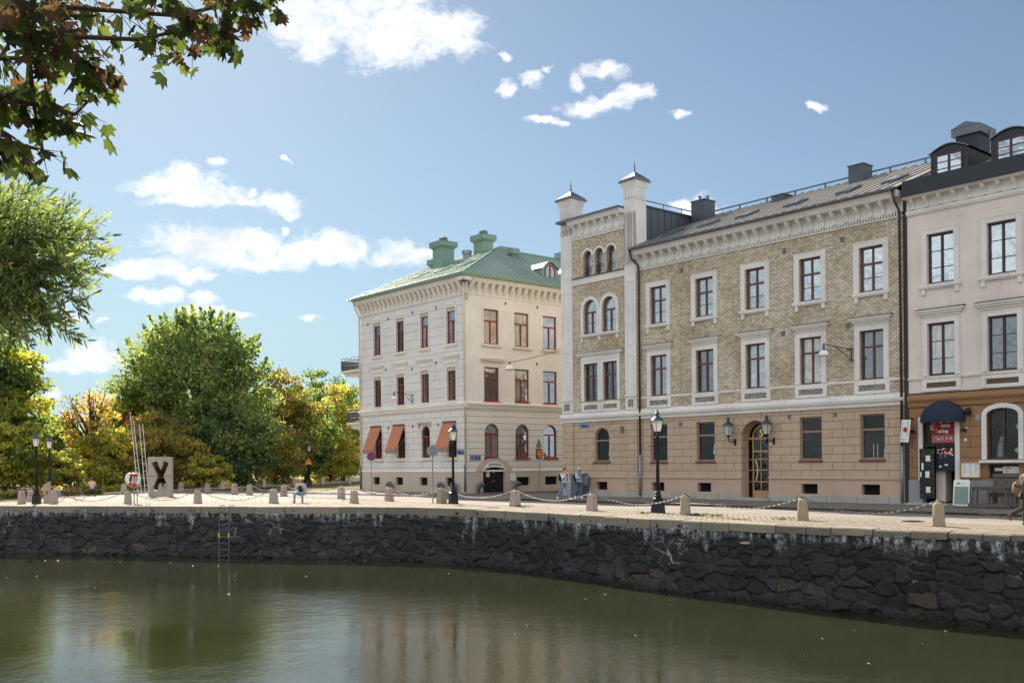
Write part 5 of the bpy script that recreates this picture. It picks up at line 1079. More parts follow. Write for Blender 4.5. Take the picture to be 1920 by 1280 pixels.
row3 = [(-28.53, 59.2, 'pinkish square bollard behind the leftmost quay lamp'), (-28.23, 72.7, 'shadowed bollard just behind the lifebuoy ladders'), (-26.95, 77.9, 'far bollard half hidden behind the right edge of the X monument'), (-25.2, 87.1, 'far bollard under the big green tree on the park side'), (-23.53, 94.6, 'far park side bollard in front of the big tree trunk'), (-21.48, 98.4, 'far park side bollard above the seated man, left of the warning sign'), (-20.06, 105.6, 'far bollard just right of the lamp with the warning sign'), (-17.99, 110.5, 'farthest bollard beside the cream house corner')]
def put_bollard(x, y, kind, label, g):
    if kind not in protos:
        protos[kind] = o = make_bollard(kind)
    else: o = copy_tree(protos[kind])
    o.location = (x, y, 0); o.rotation_euler[2] = FR+random.Random(int(x*100)).uniform(-.08, .08); s = .93+.14*random.Random(int(y*100)).random(); o.scale = (s, s, s); o['label'] = label; o['group'] = g; return o
G1, G2 = 'granite bollards along the quay edge', 'granite bollards round the square'
for (x, y, a, b, l) in row1:
    if l: put_bollard(x, y, (a, b), l, G1)
for i, (x, y, l) in enumerate(row2): put_bollard(x, y, (('pink', 'grey')[i % 2], 'square'), l, G2)
for i, (x, y, l) in enumerate(row3): put_bollard(x, y, (('pink', 'grey')[i % 2], 'square'), l, G2)
names1 = ['chain running out of the frame at the far left', 'chain hung between the two bollards beside the leftmost lamp', 'chain from the bicycle to the lifebuoy bollard', 'chain in front of the X monument', 'chain above the quay ladder', 'chain the man in the vest sits on', 'short chain below the no stopping sign', 'chain passing in front of the black cellar door lamp', 'chain in front of the two pedestrians', 'chain crossing the foot of the tall near lamp', 'chain in front of the door with number 5', 'chain in front of the rightmost tan windows', 'nearest chain, crossing the legs of the walking man']
def bz(x, y): return (x, y, .77)
sags = [.3, .36, .62, .6, .62, .5, .4, .42, .42, .44, .44, .46, .46]
for i in range(13):
    a, b = row1[i], row1[i+1]; p, q = bz(*a[:2]), bz(*b[:2])
    if i == 5:      # the man sits on this one
        s_ = (-11.28, 53.35, .5); chain(p, s_, .06, 'left half of the taut chain the man in the vest sits on', group='chain under the seated man'); chain(s_, q, .12, 'right half of the sagging chain the man in the vest sits on', group='chain under the seated man'); continue
    chain(p, q, sags[i], names1[i])
n2 = ['far chain beside the X monument', 'second chain right of the X monument', 'chain between the middle bollards of the diagonal row', 'chain sloping down behind the seated man', 'chain from behind the seated man to the paired bollards', 'chain below the terracotta awnings', 'chain beneath the round sign back']
r2p = [r[:2] for r in row2]+[(-3.61, 51.05)]
for i, (a, b) in enumerate(zip(r2p, r2p[1:])): chain(bz(*a), bz(*b), .42, n2[i], group='chains round the square')
n3 = ['', 'chain vanishing behind the X monument', 'park side chain right of the monument', 'park side chain under the weeping green tree', 'park side chain left of the warning sign', 'park side chain behind the warning lamp', 'farthest park side chain near the cream house']
r3p = [r[:2] for r in row3]
for i, (a, b) in enumerate(zip(r3p, r3p[1:])):
    if i == 0:
        s_ = (-29.15, 69.4, .42); chain(bz(*a), s_, .1, 'left half of the chain with the person in the beige jacket', group='chain under the person in beige'); chain(s_, bz(*b), .03, 'right half of the chain with the person in the beige jacket', group='chain under the person in beige')
    else: chain(bz(*a), bz(*b), .45, n3[i], group='chains round the square')

# ------------------------------------------------------------------ lamps
def make_lamp():
    o = thing('street_lamp', '', 'street lamp')
    MB().lathe([(.30, 0), (.29, .06), (.25, .42), (.2, .5)], n=4, rot=PI/4).lathe([(.2, .5), (.2, .56), (.13, .6), (.15, .66), (.1, .74), (.13, .8), (.085, .86), (.075, .9)], n=14).build('lamp_base', 'iron', o)
    MB().lathe([(.075, .9), (.062, 2.0), (.055, 2.95), (.07, 2.98), (.05, 3.03), (.045, 3.1)], n=12).build('lamp_post', 'iron', o, smooth=True)
    MB().tube([(-.36, 0, 2.62), (.36, 0, 2.62)], .016, 6).ball((-.37, 0, 2.62), .03).ball((.37, 0, 2.62), .03).build('ladder_bar', 'iron', o)
    lan(o, 3.1); return o
def lan(o, z, s=1., cap='iron_blue'):
    f = MB(); f.lathe([(.045*s, 0), (.11*s, .06*s), (.13*s, .08*s)], (0, 0, z), n=8)
    w0, w1, h = .13*s, .215*s, .43*s
    for sx, sy in ((1, 1), (1, -1), (-1, 1), (-1, -1)): f.tube([(sx*w0*.75, sy*w0*.75, z+.08*s), (sx*w1*.75, sy*w1*.75, z+.08*s+h)], .012*s, 4)
    L = f.build('lantern', 'iron', o)
    g = MB(); q = .71; g.add([(sx*w0*q, sy*w0*q, z+.09*s) for sx, sy in ((-1, -1), (1, -1), (1, 1), (-1, 1))]+[(sx*w1*q, sy*w1*q, z+.08*s+h) for sx, sy in ((-1, -1), (1, -1), (1, 1), (-1, 1))], [(0, 1, 5, 4), (1, 2, 6, 5), (2, 3, 7, 6), (3, 0, 4, 7), (0, 3, 2, 1)]); g.build('lantern_glass', 'lamp_glass', L)
    c = MB(); zz = z+.08*s+h; c.lathe([(.26*s, 0), (.25*s, .03*s), (.13*s, .15*s), (.075*s, .18*s), (.07*s, .28*s), (.09*s, .3*s), (.04*s, .36*s), (.015*s, .44*s)], (0, 0, zz), n=8 if s < 1 else 12, rot=PI/4); c.build('lantern_cap', cap, L)
def lampglass():
    t = NT('frosted_lamp_glass'); t.base((.82, .82, .78), .5, 0, .4); tr = t.n('ShaderNodeBsdfTranslucent'); tr.inputs[0].default_value = (.85, .85, .8, 1); m = t.n('ShaderNodeMixShader'); m.inputs[0].default_value = .55; t.L.new(t.b.outputs[0], m.inputs[1]); t.L.new(tr.outputs[0], m.inputs[2]); t.L.new(m.outputs[0], t.o.inputs[0]); M['lamp_glass'] = t.m
lampglass()
LMP = [(-26.4, 55.5, 'black lantern lamp nearest the left edge of the square'), (-28.3, 61.2, 'black lantern lamp standing behind the leftmost one'), (-2.96, 50.2, 'black lamp in front of the cream corner house'), (5.71, 39.21, 'tall black lamp in front of the tan ground floor, nearest the camera'), (-20.94, 103.2, 'distant lamp on the park side holding the warning sign')]
lp0 = make_lamp()
for i, (x, y, l) in enumerate(LMP):
    o = lp0 if i == 0 else copy_tree(lp0); o.location = (x, y, 0); o.rotation_euler[2] = .15+i*.1; o['label'] = l; o['group'] = 'old lantern street lamps'
    if i == 4: o.scale = (1.05, 1.05, 1.1)
def wall_lantern(loc, label, rot=FR):
    o = thing('wall_lantern', label, 'lantern', loc, rot, 'iron lanterns by the numbered door'); lan(o, 0, 1.15)
    m = MB(); m.tube([(0, 0, 0), (0, 0, -.2), (.05, .1, -.26), (.1, .38, -.24), (.1, .45, -.2)], .025, 6); m.tube([(.0, .02, -.1), (.05, .2, -.12), (.1, .4, -.3)], .014, 5); m.box((.04, .42, -.42), (.16, .46, -.08)); m.build('lantern_bracket', 'iron', o)
for u, l in ((12.93, 'black wall lantern left of the arched door with number 5'), (15.3, 'black wall lantern right of the arched door with number 5')): wall_lantern((*LP(u, .46), 3.25), l)
o = thing('wall_lantern', 'white lantern peeking out at the left end of the cream house', 'lantern', (*gu(-14.2, 1.2), 3.2), FR); lan(o, 0, 1.1); MB().tube([(0, 0, 0), (0, 0, -.3), (.3, 0, -.45), (.62, 0, -.4)], .025, 6).build('lantern_bracket', 'iron', o)
def arm_lamp(loc, label, s=1., L=1.35):
    o = thing('wall_lamp', label, 'wall lamp', loc, FR, 'white enamel lamps on long wall arms')
    m = MB(); m.tube([(0, -.05, .0), (0, -.05, -.55)], .022, 6); m.tube([(-.25, -.03, 0), (.2, -.03, -.02)], .016, 5); m.tube([(-.2, -.03, -.55), (.2, -.03, -.55)], .016, 5); m.tube([(0, -.05, -.03), (-.5, -L*.62, .12), (-.62, -L, .2)], .02, 6); m.tube([(0, -.05, -.5), (-.42, -L*.5, .08)], .016, 6); m.build('lamp_arm', 'iron', o)
    c = (-.62, -L, .2); MB().tube([c, (c[0], c[1], c[2]-.12)], .05, 8).lathe([(.06, 0), (.085, -.22), (.1, -.26)], (c[0], c[1], c[2]-.1), 12).build('lamp_neck', 'zinc_dark', o)
    MB().lathe([(.08, -.3), (.16, -.34), (.235, -.44), (.26, -.56), (.25, -.56), (.22, -.44), (.15, -.36), (.07, -.32)], c, 16).build('lamp_shade', 'white_paint', o, smooth=True)
arm_lamp((*LP(19.75, .02), 7.2), 'white enamel lamp on an arm between the right brick facade windows')
arm_lamp((*gu(-6.35, -.02), 7.1), 'white enamel lamp on an arm on the cream facade', L=1.2)
def hanging():
    a = Vector((*gu(.02, 1.3), 9.25)); b = Vector((*LP(-.02, .05), 9.05)); m_ = Vector((-.1, 65.4, 8.62)); o = thing('hanging_lamp', 'white dome lamp slung on a wire between the cream house and the brick tower', 'hanging lamp', m_)
    def cat(p, q, s): return [p.lerp(q, t/12)-m_-Vector((0, 0, s*4*t/12*(1-t/12))) for t in range(13)]
    MB().tube(cat(a, m_, .12), .014, 4).tube(cat(m_, b, .08), .018, 4).build('suspension_wire', 'iron', o)
    MB().tube([(0, 0, 0), (0, 0, -.2)], .03, 6).box((-.1, -.05, -.06), (.1, .05, .0)).build('lamp_neck', 'iron', o); MB().lathe([(.05, -.16), (.2, -.22), (.3, -.38), (.33, -.52), (.315, -.52), (.27, -.38), (.05, -.2)], n=16).build('lamp_shade', 'white_paint', o, smooth=True)
hanging()

# ------------------------------------------------------------------ signs
def disc(m, c, r, t, n=24): m.add([(c[0]+r*math.cos(2*PI*k/n), c[1]+s, c[2]+r*math.sin(2*PI*k/n)) for s in (0, t) for k in range(n)], [tuple(range(n)), tuple(range(n, 2*n))[::-1]]+[(k, (k+1) % n, n+(k+1) % n, n+k) for k in range(n)]); return m
def pole(o, h, r=.03): MB().tube([(0, 0, 0), (0, 0, h)], r, 8).build('sign_pole', 'zinc', o)
o = thing('no_stopping_sign', 'blue and red no stopping sign on a thin pole before the terracotta awnings', 'road sign', (-10.2, 72.5, 0), .25); pole(o, 2.9)
f = disc(MB(), (0, -.05, 2.63), .33, .02).build('sign_plate', 'red_paint', o); disc(MB(), (0, -.056, 2.63), .26, .006).build('sign_face', 'blue_sign', f)
m = MB()
for s in (1, -1): v = Vector((.19, 0, .19*s)); w = Vector((.022, 0, -.022*s)); c = Vector((0, -.062, 2.63)); w = Vector((-.025*s, 0, .025)); m.add([c-v-w, c+v-w, c+v+w, c-v+w], [(0, 1, 2, 3)])
m.build('sign_cross', 'red_paint', f)
o = thing('round_sign', 'grey back of a round road sign on a pole right of the awnings', 'road sign', (-4.06, 51.15, 0), -.1); pole(o, 2.98, .035); f = disc(MB(), (0, .03, 2.68), .3, .015).build('sign_plate', 'alu', o); MB().tube([(-.2, .02, 2.78), (.2, .02, 2.78)], .012, 4).tube([(-.2, .02, 2.58), (.2, .02, 2.58)], .012, 4).build('sign_clamp', 'zinc', f)
o = thing('no_overtaking_sign', 'round orange and red prohibition sign with dark slanted symbol by the arched windows', 'road sign', (1.95, 71.0, 0), .75); pole(o, 3.7)
f = disc(MB(), (0, -.06, 2.68), .34, .02).build('sign_plate', 'red_paint', o); disc(MB(), (0, -.067, 2.68), .25, .006).build('sign_face', 'yellow_paint', f)
m = MB(); m.add([(-.17, -.074, 2.83), (-.13, -.074, 2.87), (.17, -.074, 2.53), (.13, -.074, 2.49)], [(0, 1, 2, 3)]); m.ball((.1, -.07, 2.8), (.07, .006, .05)).ball((-.1, -.07, 2.55), (.08, .006, .04)); m.build('sign_symbol', 'black_paint', f)
MB().prism([(-.32, 3.12), (.32, 3.12), (0, 3.78)], lambda a, b, d: (a, d, b), .04, .06).build('triangle_back', 'alu', o); MB().box((-.3, .05, 2.3), (.3, .07, 3.05)).build('sign_backing', 'alu', o); MB().box((.3, .045, 2.3), (.34, .075, 3.9)).build('sign_edge', 'white_paint', o)
o = thing('warning_sign', 'orange triangular warning sign with exclamation bar on the distant lamp', 'road sign', (-20.95, 103.0, 0), .1)
f = MB().prism([(-.44, 2.1), (.44, 2.1), (0, 2.9)], lambda a, b, d: (a, d, b), -.2, -.18).build('sign_plate', 'red_paint', o); MB().prism([(-.33, 2.17), (.33, 2.17), (0, 2.76)], lambda a, b, d: (a, d, b), -.21, -.2).build('sign_face', 'yellow_paint', f); MB().box((-.035, -.218, 2.36), (.035, -.21, 2.62)).box((-.035, -.218, 2.25), (.035, -.21, 2.31)).build('exclamation_mark', 'black_paint', f)
MB().box((-.03, -.18, 2.15), (.03, .04, 2.2)).build('sign_clamp', 'zinc', o)
def letters(word, x0, z, h, y, seed=0):
    """worn lettering that cannot be read in the photograph: upright strokes with the rhythm of its words"""
    m = MB(); rr = random.Random(seed); x = x0
    for ch in word:
        if ch == ' ': x += h*.5; continue
        up = h if ch in 'XI' else h*.62; dn = -h*.25 if ch == 'g' else 0
        m.box((x, y-.003, z+dn), (x+h*.13, y, z+up)); m.box((x+h*.13, y-.0025, z+up-h*.14), (x+h*.38, y-.0002, z+up))
        if rr.random() < .6: m.box((x+h*.3, y-.003, z), (x+h*.42, y, z+up-h*.15))
        x += h*.56
    return m
def street_sign(loc, rot, w, h, rows, label):
    o = thing('street_sign', label, 'street sign', loc, rot, 'blue enamel street name plates'); T = lambda a, b, d: (a, -.02-d, b)
    f = MB().box((-w/2, -.02, -h/2), (w/2, 0, h/2)).build('sign_plate', 'blue_sign', o); m = MB(); e = .012
    for (x0, x1, y0, y1) in ((-w/2+e, w/2-e, h/2-2*e, h/2-e), (-w/2+e, w/2-e, -h/2+e, -h/2+2*e), (-w/2+e, -w/2+2*e, -h/2+e, h/2-e), (w/2-2*e, w/2-e, -h/2+e, h/2-e)): m.box((x0, -.024, y0), (x1, -.02, y1))
    m.build('sign_border', 'white_paint', f)
    for i, (s, sz) in enumerate(rows): letters(s, -w/2+.06, h*(.08-.42*i), sz, -.021, i+len(s)).build('lettering', 'white_paint', f)
street_sign((*LP(1.85, .004), 4.28), FR, .84, .34, [('XxxxI Xgggxxxx', .105), ('xI', .09)], 'blue street name plate on the tan corner of the brick house')
street_sign((*gu(-.62, -.004), 2.83), FR, .84, .36, [('Xxxxg Xgggxxxx', .105), ('xI', .09)], 'blue street name plate on the cream facade beside the corner pipe')
street_sign((*gu(.004, .77), 2.43), FR+PI/2, .95, .36, [('Xxxxxxxxx  xI', .1), ('Xxxxxxxxx  xI', .1)], 'blue two line street plate above the black cellar door')

# ------------------------------------------------------------------ the X monument, inscribed slab, rescue gear, bicycle
def monument():
    o = thing('stone_monument', 'grey stone block with a large X cut through it on the square', 'monument', (-23.55, 67.0, 0), .12)
    w, h, t = .78, 2.66, .42; a = .17; cx, cz = .0, 1.4
    top, bot, hx = 2.32, .42, .37
    # outline of the X opening, anticlockwise
    def X(k): return k
    X_ = [(-.55, 2.26), (-.19, 2.42), (.02, 1.82), (.23, 2.42), (.59, 2.26), (.23, 1.36), (.57, .52), (.2, .38), (.0, .92), (-.2, .38), (-.55, .52), (-.19, 1.36)]
    out = [(-w, 0), (w, 0), (w, h-.02), (w*.4, h+.01), (-w*.1, h-.01), (-w*.6, h+.02), (-w, h)]
    tri = tessellate_polygon([[Vector((x, z, 0)) for x, z in out], [Vector((x, z, 0)) for x, z in X_]]); allp = out+X_; n = len(allp); m = MB(); m.v = [(x, -t/2, z) for x, z in allp]+[(x, t/2, z) for x, z in allp]; m.f = [tuple(q) for q in tri]+[tuple(n+i for i in q)[::-1] for q in tri]
    for base, L in ((0, len(out)), (len(out), len(X_))): m.f += [(base+i, base+(i+1) % L, n+base+(i+1) % L, n+base+i) for i in range(L)]
    m.build('stone_block', 'grey_granite', o)
    MB().box((-w-.004, -t/2-.006, 1.36), (-.13, -t/2-.001, 1.385)).box((.16, -t/2-.006, 1.36), (w+.004, -t/2-.001, 1.385)).build('stone_joint', 'iron', o)
    MB().box((-w-.05, -t/2-.05, 0), (w+.05, t/2+.05, .02)).build('stone_footing', 'grey_granite', o)
monument()
o = thing('stone_slab', 'upright stone slab with slanting top between the two left lamps', 'stone slab', (-26.65, 57.3, 0), .1); MB().prism([(-.17, 0), (.2, 0), (.18, 1.22), (-.19, 1.02)], lambda a, b, d: (a, d, b), -.1, .1).build('slab_stone', 'red_granite', o); MB().box((-.05, -.104, .52), (.09, -.1, .66)).build('red_mark', 'red_paint', o)
def rescue():
    R_ = thing('lifebuoy', 'red and white lifebuoy hanging on its post at the quay', 'lifebuoy', (-20.45, 54.0, 1.3), .15); n = 32; m = {0: MB(), 1: MB()}
    for i in range(n):
        q = (i//8) % 2; a0, a1 = 2*PI*i/n-.9, 2*PI*(i+1)/n-.9; pts = [(.29*math.cos(a), 0, .29*math.sin(a)) for a in (a0, a1)]; m[q].tube(pts, .07, 8)
    m[0].build('buoy_ring', 'white_paint', R_); m[1].build('red_bands', 'red_paint', R_)
    MB().tube([(.38*math.cos(a)*(1+.04*math.sin(4*a)), -.02, .38*math.sin(a)) for a in [2*PI*k/28 for k in range(29)]], .014, 5).build('grab_rope', 'white_paint', R_)
    R2_ = thing('lifebuoy', 'white lifebuoy half hidden behind the red and white one', 'lifebuoy', (-20.62, 54.2, 1.36), .6); MB().tube([(.3*math.cos(a), 0, .3*math.sin(a)) for a in [2*PI*k/28 for k in range(29)]], .06, 8, False).build('buoy_ring', 'white_paint', R2_)
    R_['group'] = R2_['group'] = 'lifebuoys on the quay post'
    P = thing('lifebuoy_post', 'red and white painted post carrying the lifebuoys', 'post', (-20.48, 54.15, 0)); MB().tube([(0, 0, 0), (0, 0, 1.75)], .035, 8).tube([(.16, .02, 0), (.16, .02, 1.75)], .03, 8).build('post_tubes', 'old_granite', P); MB().box((-.1, .04, .95), (.26, .08, 1.7)).build('back_board', 'white_paint', P)
    for (x, y, zt, l, h0) in ((-20.42, 54.6, 5.0, 'taller rescue ladder with the flag on top', .5), (-20.1, 54.9, 4.35, 'shorter rescue ladder leaning right behind the lifebuoys', .0)):
        L = thing('rescue_ladder', l, 'ladder', (x, y, 0), .1, 'tall white rescue ladders'); lean = -.42 if h0 else -.36; w = .15
        for s in (0, w*1.2): MB().tube([(s, 0, h0), (s+lean, .1, zt-(.55 if s and h0 else 0))], .015, 6).build('ladder_rail', 'white_paint', L)
        m = MB()
        for k in range(9): t = (k+.5)/9.5; z = h0+(zt-.6-h0)*t; f = (z-h0)/(zt-h0); m.tube([(lean*f, .1*f, z), (w*1.2+lean*f, .1*f, z)], .009, 5)
        m.build('ladder_rungs', 'white_paint', L)
    Fg = thing('flag', 'small red pennant with a dark stripe on the rescue ladder', 'flag', (-20.86, 54.7, 4.35)); m = MB(); v = []
    for i in range(7):
        t = i/6; z = .72-.62*t; v += [(-.03-.0*t, 0, z), (-.1-.24*t+.03*math.sin(t*7), .03*math.sin(t*9), z-.1)]
    m.add(v, [(2*i, 2*i+1, 2*i+3, 2*i+2) for i in range(6)]); c = m.build('flag_cloth', 'red_paint', Fg); c.modifiers.new('s', 'SOLIDIFY').thickness = .01; MB().add([(-.12, -.02, .5), (-.04, -.02, .5), (-.04, -.02, .22), (-.14, -.02, .22)], [(0, 1, 2, 3)]).build('flag_stripe', 'navy', Fg)
rescue()
def quay_ladder():
    x0, y0 = -13.97, 48.95; o = thing('quay_ladder', 'iron ladder with yellow marked ends down the quay wall', 'ladder', (x0, y0-.12, 0), math.atan2(-2.1, 7.2))
    for s in (-.27, .27): MB().tube([(s, .3, .07), (s, -.12, .07), (s, -.16, -.1), (s, -.26, WZ-.2)], .022, 6).build('ladder_rail', 'zinc_dark', o)
    m = MB()
    for k in range(8): z = -.25-k*.3; m.tube([(-.27, -.16+.04*z, z), (.27, -.16+.04*z, z)], .016, 5)
    m.build('ladder_rungs', 'zinc_dark', o)
    for s in (-.27, .27): MB().box((s-.025, -.26, -1.5), (s+.025, -.2, -1.25)).build('yellow_marker', 'yellow_bright', o)
    
M['yellow_bright'] = plain('bright_yellow', (.6, .55, .03), .5, amt=.05)
quay_ladder()
def bicycle():
    o = thing('bicycle', 'black bicycle leaning by the chain behind the left lamps', 'bicycle', (-26.4, 59.6, 0), .35)
    for (x, s) in ((-.55, 1), (.55, 1)):
        w = MB(); w.tube([(x+.33*math.cos(a), 0, .34+.33*math.sin(a)) for a in [2*PI*k/24 for k in range(25)]], .02, 6, False); wo = w.build('wheel', 'black_paint', o); sp = MB()
        for k in range(14): a = 2*PI*k/14; sp.tube([(x, 0, .34), (x+.32*math.cos(a), 0, .34+.32*math.sin(a))], .004, 3, False)
        sp.build('spokes', 'zinc', wo)
    m = MB(); B_, Sx, Hd = (-.08, 0, .3), (-.2, 0, .85), (.38, 0, .9)
    for p, q in ((B_, Sx), (Sx, Hd), (B_, Hd), ((-.55, 0, .34), B_), ((-.55, 0, .34), Sx), ((.55, 0, .34), Hd)): m.tube([p, q], .02, 6)
    m.build('bicycle_frame', 'iron', o); MB().ball((-.23, 0, .97), (.13, .07, .04)).tube([(-.2, 0, .85), (-.22, 0, .95)], .015, 5).build('saddle', 'black_paint', o)
    MB().tube([(.38, 0, .9), (.34, 0, 1.08), (.34, .28, 1.1), (.2, .3, 1.08)], .014, 5).tube([(.34, 0, 1.08), (.34, -.28, 1.1), (.2, -.3, 1.08)], .014, 5).build('handlebar', 'iron', o); MB().box((-.8, -.1, .66), (-.4, .1, .69)).tube([(-.78, .03, .1), (-.86, .05, .5), (-.62, .05, .7)], .012, 4).build('luggage_rack', 'zinc', o)
    MB().ball((-.62, -.16, .48), (.2, .08, .26)).build('pannier', 'zinc', o)
bicycle()
# grey cabinet and litter bin by the tower corner
o = thing('utility_cabinet', 'grey metal cabinet against the tan wall behind the two pedestrians', 'cabinet', (*LP(1.65, .3), 0), FR); b = MB().box((-.5, -.22, .02), (.5, .22, 1.32)).build('cabinet_body', 'zinc_dark', o); MB().box((-.52, -.25, 1.32), (.52, .24, 1.37)).build('cabinet_lid', 'zinc', o); MB().box((-.012, -.228, .1), (.012, -.221, 1.25)).box((.06, -.24, .7), (.1, -.221, .82)).build('cabinet_door', 'zinc', o)
o = thing('litter_bin', 'dark grey litter bin on a post right of the grey cabinet', 'bin', (*LP(2.6, .55), 0), FR); MB().lathe([(.17, .62), (.2, .7), (.21, 1.1), (.18, 1.2), (.05, 1.24)], n=14).build('bin_body', 'zinc_dark', o); MB().tube([(0, .1, 0), (0, .1, .7)], .03, 6).lathe([(.16, 0), (.12, .06)], (0, .1, 0), 10).build('bin_post', 'iron', o)
# restaurant furniture
def banner():
    o = thing('hanging_banner', 'white cloth banner with a red sun disc between the two houses', 'banner', (*LP(22.6, .42), 3.78), FR-.15)
    m = MB(); m.add([(-.2, 0, 0), (.27, 0, -.02), (.14, 0, -1.02), (-.3, 0, -.98)], [(0, 1, 2, 3)]); c = m.build('banner_cloth', 'white_paint', o); c.modifiers.new('s', 'SOLIDIFY').thickness = .012
    T = lambda a, b, d: (a-.02, -.012-d, b); MB().prism([(.11*math.cos(2*PI*k/18), -.45+.12*math.sin(2*PI*k/18)) for k in range(18)], T, .0, .004).build('red_disc', 'red_paint', c)
    m = MB(); rr = random.Random(2)
    for (x0, sl) in ((-.14, -.09), (.14, -.09)):
        for k in range(6):
            z = -.12-k*.11; xx = x0+sl*(-z)
            for q in range(3): m.box((xx-.03+rr.uniform(-.01, .01), -.014, z-q*.025), (xx+.03, -.0125, z-q*.025+.008))
            m.box((xx-.005, -.014, z-.07), (xx+.005, -.0125, z+.02))
    m.build('banner_writing', 'iron', c); letters('XxxIxx', -.25, -.9, .075, -.013, 3).build('banner_writing', 'iron', c)
    MB().tube([(-.28, .0, .02), (.38, 0, -.02)], .015, 5).tube([(.1, 0, 0), (.1, .42, .02)], .015, 5).tube([(-.36, 0, -1.0), (.18, 0, -1.03)], .012, 5).build('banner_rod', 'iron', o)
banner()
def board():
    o = thing('menu_board', 'white framed menu board with green picture beside the restaurant door', 'sign board', (*LP(25.35, .95), 0), FR+.12)
    T = lambda a, b, d: (a, -d-.12*(1-b/1.15)-.0, b); f = MB().prism([(-.33, .05), (.33, .05), (.33, 1.08), (.29, 1.15), (-.29, 1.15), (-.33, 1.08)], T, 0, .03).build('board_panel', 'white_paint', o)
    MB().prism([(-.28, .12), (.28, .12), (.28, .86), (-.28, .86)], T, .03, .034).build('board_picture', 'copper_trim', f); m = MB(); rr = random.Random(6)
    for k in range(26): x, z = rr.uniform(-.26, .1), rr.uniform(.14, .82); m.prism([(x, z), (x+rr.uniform(.05, .16), z+rr.uniform(-.02, .02)), (x+.1, z+rr.uniform(.02, .06))], T, .034, .036)
    m.build('picture_detail', 'zinc', f); m = MB()
    for s in (-.24, .24): m.tube([(s, .18, 1.0), (s, .42, .02)], .016, 5)
    m.build('board_leg', 'iron', o); MB().prism([(-.13+.16*math.cos(a)*.5, .99+.045*math.sin(a)) for a in [k*PI/5 for k in range(10)]], T, .03, .033).prism([(-.03, .97), (.16, .965), (.16, .985), (-.03, .99)], T, .03, .033).build('board_heading', 'alu', f)
board()
def bench(u, n, w, label, back):
    o = thing('wooden_bench', label, 'bench', (*LP(u, n), 0), FR, 'weathered wooden seating outside the restaurant')
    h = .88 if not back else .62
    for k in range(3): MB().box((-w/2, -.3+k*.2, h-.05), (w/2, -.12+k*.2, h)).build('seat_plank', 'wood_grey', o)
    for sx in (-w/2+.08, w/2-.14, (-.05 if w > 1.2 else None)):
        if sx is None: continue
        for y in (-.24, .2): MB().tube([(sx, y, .0), (sx+.03, y*.8, h-.05)], .035, 4).build('leg', 'wood_grey', o)
    MB().box((-w/2-.05, -.36, .06), (w/2+.05, -.3, .2)).box((-w/2+.04, -.25, h-.16), (w/2-.04, -.2, h-.06)).build('bench_rail', 'wood_grey', o)
    if back:
        for z in (.85, 1.05, 1.25): MB().box((-w/2, .3, z), (w/2, .34, z+.14)).build('back_slat', 'wood_grey', o)
        for sx in (-w/2+.1, w/2-.1): MB().box((sx-.04, .34, 0), (sx+.04, .4, 1.4)).build('back_post', 'wood_grey', o)
bench(26.75, 1.35, 1.5, 'weathered wooden high table with slanting legs in front of the cellar window', False)
bench(27.45, .75, 2.1, 'weathered wooden bench with slatted back under the arched restaurant window', True)
# fallen leaves on the water
lf = MB(); lf.add([(math.cos(2*PI*k/7)*.05*(1 if k % 2 else .6), math.sin(2*PI*k/7)*.05*(1 if k % 2 else .7), .004+(.018 if k % 3 == 0 else 0)) for k in range(7)]+[(0, 0, .012)], [(k, (k+1) % 7, 7) for k in range(7)])
M['fallen'] = plain('fallen_leaf', s2l(140, 126, 92), .7, amt=.4)
l0 = tag(lf.build('floating_leaf', 'fallen', fix=False), 'small pale fallen leaf floating on the dark canal water', 'leaf', 'fallen leaves floating on the canal'); rr = random.Random(8)
for i in range(42):
    if rr.random() < .75: px, py = rr.uniform(0, 1000), 1050+55*rr.random()**2
    elif rr.random() < .6: px, py = rr.uniform(900, 1900), 0; py = 1088+(px-900)*.105+rr.uniform(0, 90)
    else: px, py = rr.uniform(0, 1920), rr.uniform(1060, 1240)
    a, b = pxdir(px, py); Y = (WZ-H)/b; 
    o = l0 if i == 0 else l0.copy()
    if i: C.objects.link(o)
    o.location = (a*Y, Y, WZ+.004); o.rotation_euler[2] = rr.uniform(0, 6); s = rr.uniform(.4, 1.25); o.scale = (s*rr.uniform(.8, 1.8), s, s)
# ------------------------------------------------------------------ people
def cloth(name, col, rough=.85): M[name] = plain(name, s2l(*col), rough, amt=.12, bump=.3)
for nm, col in (('skin', (214, 164, 136)), ('skin_brown', (150, 108, 84)), ('vest_black', (28, 28, 34)), ('shirt_grey', (178, 172, 176)), ('jeans_blue', (120, 146, 176)), ('jeans_dark', (70, 84, 106)), ('hair_white', (214, 208, 200)), ('hair_brown', (88, 62, 44)),
                ('jacket_beige', (196, 168, 150)), ('trousers_dark', (66, 66, 74)), ('hoodie_grey', (206, 210, 216)), ('hoodie_lilac', (178, 184, 208)), ('shoe_white', (226, 228, 232)), ('shoe_dark', (66, 52, 46)), ('coat_olive', (74, 74, 68)), ('trousers_brown', (66, 54, 46)), ('boot_brown', (96, 56, 34)), ('bag_khaki', (120, 104, 74)), ('strap_black', (24, 26, 34)), ('scarf_blue', (120, 134, 170))): cloth(nm, col)
